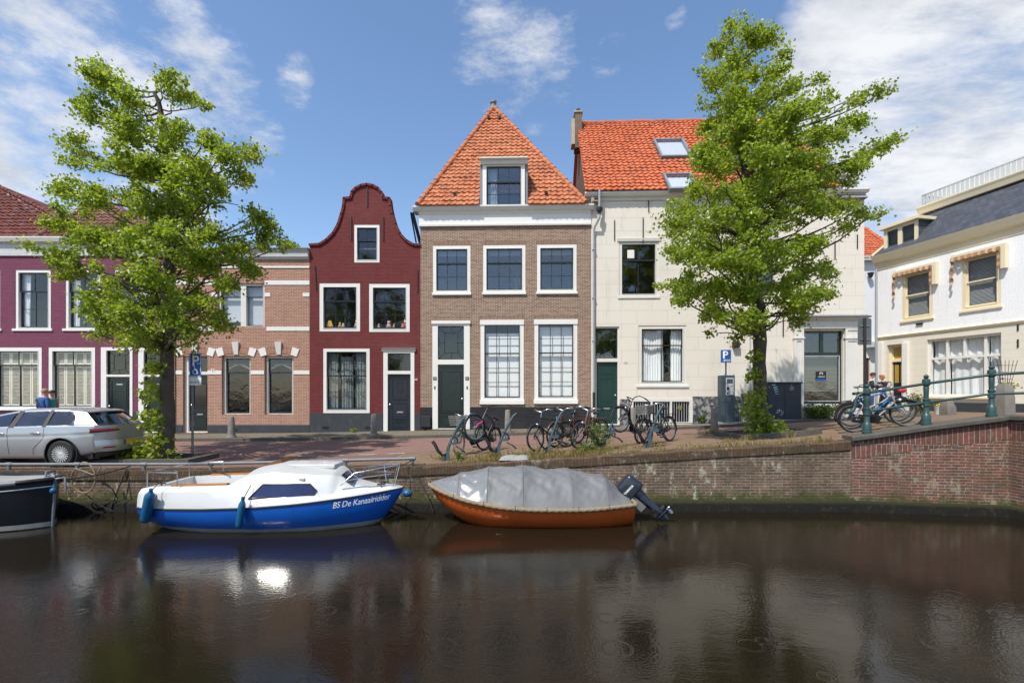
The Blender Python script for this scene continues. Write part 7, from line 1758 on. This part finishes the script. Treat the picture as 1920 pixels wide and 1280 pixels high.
# ------------------------------------------------------------------ planters at the right
def pot(label,cat,x,y,z,prof,mat,flowers,name,n=10):
    t=thing(name,label,cat,(x,y,z)); MB().lathe(prof,16).build('pot',M[mat],t,smooth=40); lm=MB(); r=random.Random(int(x*10)); top=prof[-1][1]
    for k in range(n*12): leafquad(lm,V((r.gauss(0,prof[-1][0]*.6),r.gauss(0,prof[-1][0]*.6),top+abs(r.gauss(.02,.09)))),r.uniform(.05,.1),r,.1)
    lm.build('foliage',M['weed'],t); fm=MB()
    for k in range(flowers): fm.ball((r.gauss(-.05,prof[-1][0]*.5),r.gauss(-.05,.08),top+r.uniform(.02,.10)),.035,8,5)
    if flowers: fm.build('flowers' if 0 else 'blossom',M['yellow'],t)
    return t
pl_=pot('tall white planter with yellow flowers and a wire trellis','planter',X_of(1898,13.8),14.0,gz(14,14)+.05,[(.12,0),(.2,.78),(.21,.8),(.19,.8),(.18,.74)],'pot_white',14,'planter')
mb=MB()
for k in range(7): a=lerp(-1,1,k/6); mb.tube([(a*.14,0,.75),(a*.36,0,1.55)],.007,5)
for z in (1.0,1.2,1.4): s=lerp(.14,.36,(z-.75)/.8); mb.tube([(-s,0,z),(s,0,z)],.006,5)
mb.build('trellis',M['iron'],pl_)
pot('white bucket of green plants beside the leaning stone post','flower pot',X_of(1766,18.6),18.7,1.78,[(.14,0),(.18,.34),(.19,.36),(.17,.36),(.16,.3)],'pot_white',3,'flower_pot')
pot('brown flower pot by the overgrown plant','flower pot',X_of(1748,18.6),19.0,1.78,[(.1,0),(.14,.26),(.15,.28),(.13,.28),(.12,.24)],'tile_brown',5,'flower_pot')
# ------------------------------------------------------------------ soft toys on the red house sill
def toy(label,px,py,hgt,mat,head=None,kind=0):
    u,z=RH.p(px,py); y=.19; wl=RH.world(u,y,z); t=thing('stuffed_toy',label,'toy',wl,group='soft toys on the red house window sills')
    MB().ball((0,0,hgt*.33),hgt*.34,12,8,0,(1,.8,1)).tube([(-hgt*.25,-.02,hgt*.08),(-hgt*.32,-.05,hgt*.04)],hgt*.1,6).tube([(hgt*.25,-.02,hgt*.08),(hgt*.32,-.05,hgt*.04)],hgt*.1,6).build('body',M[mat],t,smooth=60)
    hd=MB().ball((0,-.02,hgt*.78),hgt*.24,12,8); 
    for s in (-1,1): hd.ball((s*hgt*.17,0,hgt*.97),hgt*.08,8,6)
    hd.build('head',M[head or mat],t,smooth=60)
for a in (('yellow teddy in the left window',634.5,612,.19,'toy_yellow'),('pale lilac toy next to the yellow teddy',641,612,.16,'toy_white'),('slim white toy at the right of the left window',667,612,.3,'toy_white'),('pink toy rabbit at the left of the right window',708,613,.15,'toy_pink'),('big pink bear in the middle of the right window',727,613,.27,'toy_pink'),('round yellow toy beside the big pink bear',737,613,.15,'toy_yellow'),('orange toy in the right corner of the window',753,613,.17,'toy_orange'),('red toy behind the orange one',759,613,.32,'toy_red','toy_pink')): toy(*a)
u,z=RH.p(615,611); o=MB().plate([(-.14,0),(.14,0),(.06,.26),(-.06,.26)],[],-.01,.01).build('paper_bag',M['toy_yellow'],None,loc=RH.world(u,.2,z)); tag(o,'orange paper bag standing in the left red house window','bag')
# cactus and vases behind the brown house windows
u,z=BH.p(968,546); t=thing('cactus','tall green cactus in the middle upper window of the brown house','plant',BH.world(u,.3,z)); MB().tube([(0,0,0),(0,0,.8)],.05,8).tube([(0,0,.35),(.14,0,.4),(.14,0,.6)],.035,8).tube([(0,0,.45),(-.12,0,.5),(-.12,0,.64)],.03,8).build('stem',M['weed'],t,smooth=60); MB().lathe([(.08,-.02),(.11,.16),(.1,.16)],12).build('pot',M['pot_white'],t)
# ------------------------------------------------------------------ people
def person(label,loc,yaw,hs,arms,top,legs,hair,turn=0,nod=0,bag=None,sleeve=None,longhair=False):
    t=thing('person',label,'person',loc,(0,0,yaw)); S=hs/1.78
    def skin(name,vs,es,rs,mat,par,root=0,sub=1):
        me=bpy.data.meshes.new(name); me.from_pydata([V(v)*S for v in vs],es,[]); o=bpy.data.objects.new(name,me); col.objects.link(o)
        m=o.modifiers.new('skin','SKIN'); m.use_smooth_shade=True; o.modifiers.new('sub','SUBSURF').levels=sub; o.modifiers['sub'].render_levels=sub
        for i,d in enumerate(me.skin_vertices[0].data): d.radius=(rs[i][0]*S,rs[i][1]*S) if isinstance(rs[i],tuple) else (rs[i]*S,rs[i]*S); d.use_root=(i==root)
        dg=bpy.context.evaluated_depsgraph_get(); nm=bpy.data.meshes.new_from_object(o.evaluated_get(dg)); bpy.data.objects.remove(o); nm.name=name; nm.materials.clear(); nm.materials.append(mat)
        o=bpy.data.objects.new(name,nm); col.objects.link(o); o.parent=par; return o
    hx=.03*math.sin(turn); hy=-.03-.05*nod
    vs=[(0,0,.95),(0,.01,1.12),(0,.01,1.30),(0,.01,1.42),(0,.0,1.49),(0,hy*.5,1.555),(hx,hy,1.63),(hx,hy+.01,1.71)]; rs=[(.15,.11),(.135,.10),(.155,.105),(.10,.08),.05,.052,(.076,.09),(.07,.082)]; es=[(i,i+1) for i in range(7)]
    def add(p,par,r): vs.append(p); rs.append(r); es.append((par,len(vs)-1)); return len(vs)-1
    n0=add((hx+.1*math.sin(turn),hy-.1*math.cos(turn),1.625-.02*nod),6,.016)
    for s in (-1,1): add((hx+s*.085*math.cos(turn),hy+s*.085*math.sin(turn)+.01,1.63),6,.016)
    armv={}
    for s in (-1,1):
        sh=add((.17*s,.01,1.40),3,.062); el=add(arms[s][0],sh,.045); wr=add(arms[s][1],el,.03); d=(V(arms[s][1])-V(arms[s][0])).normalized(); pm_=V(arms[s][1])+d*.06; pa=add(tuple(pm_),wr,(.036,.022)); sd=d.cross(V((0,1,.2))).normalized(); armv[s]=(el,wr)
        for k in range(4):
            b_=pm_+sd*(.027-.018*k); q=add(tuple(b_+d*.04),pa,.010); add(tuple(b_+d*(.075-.008*abs(k-1.4))+V((0,-.012,-.01))),q,.008)
        q=add(tuple(V(arms[s][1])+d*.03+sd*.045),pa,.011); add(tuple(V(arms[s][1])+d*.065+sd*.06),q,.009)
    for s in (-1,1):
        hp=add((.09*s,0,.90),0,.095); kn=add((.1*s,-.02,.49),hp,.062); an=add((.1*s,.02,.09),kn,.042); he=add((.1*s,-.06,.045),an,.045); add((.11*s,-.17,.035),he,.035)
    skin('body',vs,es,rs,M['skin'],t)
    # jacket and trousers follow the body, a little larger
    jv=[(0,0,.90),(0,.01,1.12),(0,.01,1.30),(0,.01,1.41),(0,0,1.475)]; jr=[(.175,.13),(.16,.12),(.178,.125),(.125,.10),(.075,.075)]; je=[(i,i+1) for i in range(4)]
    def jadd(p,par,r): jv.append(p); jr.append(r); je.append((par,len(jv)-1)); return len(jv)-1
    for s in (-1,1): a=jadd((.18*s,.01,1.40),3,.078); b=jadd(arms[s][0],a,.062); jadd(tuple(V(arms[s][0]).lerp(V(arms[s][1]),.93)),b,.046)
    jk=skin('jacket' if bag else 'shirt',jv,je,jr,M[top],t)
    tv=[(0,0,.98),(0,0,.90)]; tr_=[(.15,.115),(.14,.11)]; te=[(0,1)]
    for s in (-1,1):
        tv.append((.09*s,0,.84)); tr_.append(.105); te.append((1,len(tv)-1)); tv.append((.1*s,-.02,.49)); tr_.append(.08); te.append((len(tv)-2,len(tv)-1)); tv.append((.1*s,.02,.10)); tr_.append(.062); te.append((len(tv)-2,len(tv)-1))
    skin('trousers',tv,te,tr_,M[legs],t,1)
    for s in (-1,1): MB().ball((.105*s*S,-.06*S,.05*S),.06*S,10,6,0,(.9,2.1,.8)).build('shoe',M['cloth_dark'],t,smooth=60)
    # hair cap, eyes
    hm=MB(); rows=[]
    for i in range(9):
        th=pi*.62*i/8; rows.append([])
        for j in range(14):
            ph=2*pi*j/14; fx=math.sin(th)*math.cos(ph); fy=math.sin(th)*math.sin(ph); front=max(0,-(fy*math.cos(turn)-fx*math.sin(turn)))
            k=1.0+.05*noise.noise(V((fx*4,fy*4,th*3))); zc_=math.cos(th)*(1-.0)+(.5*front*(th>1.1))
            if longhair and fy>.0: zc_-=.45*max(0,th-1.1)
            rows[-1].append(V((hx+fx*.098*k,hy+.012+fy*.11*k,1.675+zc_*.105*k))*S)
    hm.grid(rows,closed=True,flip=True).build('hair',M[hair],t,smooth=70)
    for s in (-1,1): MB().ball(V((hx+s*.03*math.cos(turn)+.085*math.sin(turn),hy-.083*math.cos(turn)+s*.03*math.sin(turn),1.65))*S,.011,8,6).build('eye',M['black'],t)
    if bag: MB().tube([V(p)*S for p in ((.16,.14,1.36),(.04,.15,1.22),(-.10,.15,1.05),(-.2,.08,.95),(-.12,-.13,1.05),(.06,-.14,1.3),(.17,-.05,1.45),(.16,.14,1.36))],.022,6).bbox(-.32*S,-.16*S,-.05*S,.2*S,.78*S,.98*S,.03).build('shoulder_bag',M['cloth_dark'],t,smooth=60)
    if sleeve:
        for s in (-1,1): MB().tube([V((.17*s,.01,1.40))*S,V((.18*s,.01,1.39))*S,V(arms[s][0])*S,V(arms[s][0]).lerp(V(arms[s][1]),.9)*S],[.06*S,.088*S,.07*S,.052*S],10).build('sleeve',M[sleeve],t,smooth=60)
    return t
rest={-1:((-.25,.03,1.13),(-.24,-.08,.90)),1:((.25,.03,1.13),(.24,-.08,.90))}
up={-1:((-.22,-.05,1.15),(-.06,-.26,1.20)),1:((.22,-.05,1.15),(.06,-.26,1.22))}
x=X_of(82,18.7); person('person in a blue jacket with a dark shoulder strap walking behind the silver car',(x,18.7,gz(x,18.7)+PV),pi*.93,1.88,rest,'cloth_blue','cloth_jeans','hair_fair',0,.3,bag=True)
x=X_of(96.5,19.2); person('person in teal and pink half hidden behind the blue jacketed walker',(x,19.2,gz(x,19.2)+PV),pi*.5,1.82,rest,'cloth_teal','cloth_dark','hair_brown',0,0,sleeve='cloth_pink')
x=X_of(1633,20.3); person('dark haired person in a grey raglan shirt looking down beside the white house',(x,20.3,1.72),math.radians(62),1.76,up,'cloth_grey','cloth_jeans','hair_brown',0,.9,sleeve='cloth_dark')
x=X_of(1656,20.6); person('orange haired person in dark clothes facing the grey shirted one',(x,20.6,1.72),math.radians(-100),1.68,up,'cloth_dark','cloth_dark','hair_orange',0,.6,longhair=True)
# ------------------------------------------------------------------ sky, sun, camera
sd=V((-.318,-.444,.838)).normalized(); elev=math.asin(sd.z); azi=math.atan2(sd.x,sd.y)
w=bpy.data.worlds.new('World'); sc.world=w; w.use_nodes=True; t=w.node_tree; t.nodes.clear()
N_=NT.__new__(NT); N_.t=t; N_.mat=None; N_.out=t.nodes.new('ShaderNodeOutputWorld')
sky=N_.n('TexSky'); sky.sky_type='NISHITA'; sky.sun_disc=False; sky.sun_elevation=elev; sky.sun_rotation=azi; sky.altitude=0; sky.air_density=1.0; sky.dust_density=.6; sky.ozone_density=1.6
dirn=N_.coord('Generated'); sp=N_.n('SeparateXYZ'); N_.lk(dirn,sp.inputs[0]); z=N_.math('MAXIMUM',sp.outputs[2],0.0); k=N_.math('ADD',z,.10)
cb=N_.n('CombineXYZ'); N_.lk(N_.math('DIVIDE',sp.outputs[0],k),cb.inputs[0]); N_.lk(N_.math('DIVIDE',sp.outputs[1],k),cb.inputs[1]); q=cb.outputs[0]
def pdir(px,py): return V(((px-CX)/F,1,-(py-HY)/F)).normalized()
def blob(px,py,r0,r1):
    nd=N_.n('VectorMath',operation='DOT_PRODUCT'); N_.lk(dirn,nd.inputs[0]); nd.inputs[1].default_value=pdir(px,py); return N_.ramp(nd.outputs['Value'],math.cos(r1),math.cos(r0),0,1)
def msum(items):
    o=None
    for m_,wt in items:
        x=N_.math('MULTIPLY',m_,wt); o=x if o is None else N_.math('MAXIMUM',o,x)
    return o
nbig=N_.noise(N_.mapped(q,(1,1,1),(1.3,.4,0)),1.1,7,.58,.3); nmid=N_.noise(N_.mapped(q,(1.0,2.0,1),(4.1,2.2,0),(0,0,.5)),5.2,9,.66,.25); nstr=N_.noise(N_.mapped(q,(.9,1.9,1),(0,0,0),(0,0,-.45)),6.5,8,.62,.5)
npf=N_.noise(N_.mapped(dirn,(1,1,2.0),(2,5,1),(0,.45,0)),9,9,.66,.15)
npb=N_.noise(N_.mapped(dirn,(1,1,1.8),(6,1,3),(0,.5,0)),3.4,4,.55,.2)
# altocumulus streaks on the left
ml=msum([(blob(40,250,.14,.44),1.0),(blob(40,40,.1,.34),1.0),(blob(230,330,.05,.24),.8),(blob(300,70,.03,.22),.6),(blob(420,60,.0,.15),.3)])
cl=N_.ramp(N_.math('ADD',N_.math('ADD',N_.math('MULTIPLY',npf,.62),N_.math('MULTIPLY',npb,.5)),N_.math('MULTIPLY_ADD',ml,.40,-.40)),.45,.67,0,.9)
mm=msum([(blob(960,110,.02,.17),.95),(blob(1010,190,.0,.11),.85),(blob(900,50,.0,.09),.85),(blob(1160,110,.01,.075),.85),(blob(930,50,.01,.06),.6),(blob(1265,30,.0,.035),.7),(blob(1030,40,.0,.05),.6),(blob(435,170,.01,.075),1.05),(blob(350,95,.02,.11),1.05),(blob(545,185,.0,.055),.9),(blob(555,128,.0,.05),.95),(blob(490,240,.01,.07),1.05),(blob(435,105,.0,.06),1.0),(blob(1000,205,.01,.07),.5)])
cm=N_.ramp(N_.math('ADD',N_.math('ADD',N_.math('MULTIPLY',npf,.75),N_.math('MULTIPLY',nmid,.3)),N_.math('MULTIPLY_ADD',mm,.40,-.40)),.41,.72,0,.85)
mr=msum([(blob(1800,60,.15,.30),1.0),(blob(1660,210,.05,.22),.9),(blob(1900,230,.10,.28),1.0),(blob(1640,330,.02,.2),.75),(blob(1800,330,.05,.25),.8),(blob(1560,60,.02,.1),.7),(blob(2300,150,.3,.6),.9)])
cr=N_.ramp(N_.math('ADD',N_.math('ADD',N_.math('MULTIPLY',nbig,.75),N_.math('MULTIPLY',nmid,.35)),N_.math('MULTIPLY_ADD',mr,.62,-.55)),.38,.68,0,.95)
# elsewhere (out of frame) scattered cloud so reflections are natural
bk=N_.ramp(sp.outputs[1],-.2,.15,1,0); cbk=N_.math('MULTIPLY',N_.ramp(nbig,.52,.68,0,.8),bk)
dens=N_.math('MAXIMUM',N_.math('MAXIMUM',cl,cm),N_.math('MAXIMUM',cr,cbk))
shade=N_.ramp(N_.math('ADD',N_.math('MULTIPLY',N_.noise(N_.mapped(q,(1,1,1),(7,3,0)),1.6,6,.6),.7),N_.math('MULTIPLY',nmid,.3)),.36,.62,0,1)
ccol=N_.mix(shade,(.60,.63,.68),(.92,.93,.95))
hz=N_.ramp(z,.0,.5,.0,0)
hue=N_.n('HueSaturation'); N_.lk(sky.outputs[0],hue.inputs['Color']); hue.inputs['Saturation'].default_value=1.06; hue.inputs['Value'].default_value=1.06
b1=N_.n('Background'); N_.lk(hue.outputs[0],b1.inputs[0]); b1.inputs[1].default_value=.15
b2=N_.n('Background'); N_.lk(ccol,b2.inputs[0]); b2.inputs[1].default_value=.8
mx=N_.n('MixShader'); N_.lk(dens,mx.inputs[0]); N_.lk(b1.outputs[0],mx.inputs[1]); N_.lk(b2.outputs[0],mx.inputs[2]); N_.lk(mx.outputs[0],N_.out.inputs[0])
L=bpy.data.lights.new('sun','SUN'); L.energy=3.9; L.angle=math.radians(.53); L.color=(1,.955,.88)
so=bpy.data.objects.new('sun',L); col.objects.link(so); so.rotation_euler=sd.to_track_quat('Z','Y').to_euler(); so.location=(-10,-14,30)
cam=bpy.data.cameras.new('camera'); co=bpy.data.objects.new('camera',cam); col.objects.link(co); co.location=(0,0,EYE); co.rotation_euler=(pi/2,0,0)
cam.sensor_width=36; cam.lens=36*F/1920; cam.shift_y=(HY-640)/1920; cam.clip_end=3000; cam.clip_start=.05; sc.camera=co
sc.view_settings.view_transform='Standard'; sc.view_settings.look='None'; sc.view_settings.exposure=.38; sc.view_settings.gamma=1
sc.cycles.max_bounces=8; sc.cycles.diffuse_bounces=3; sc.cycles.glossy_bounces=4; sc.cycles.transparent_max_bounces=12; sc.cycles.transmission_bounces=4; sc.cycles.use_denoising=True; sc.cycles.sample_clamp_indirect=12; sc.cycles.caustics_reflective=False; sc.cycles.caustics_refractive=False
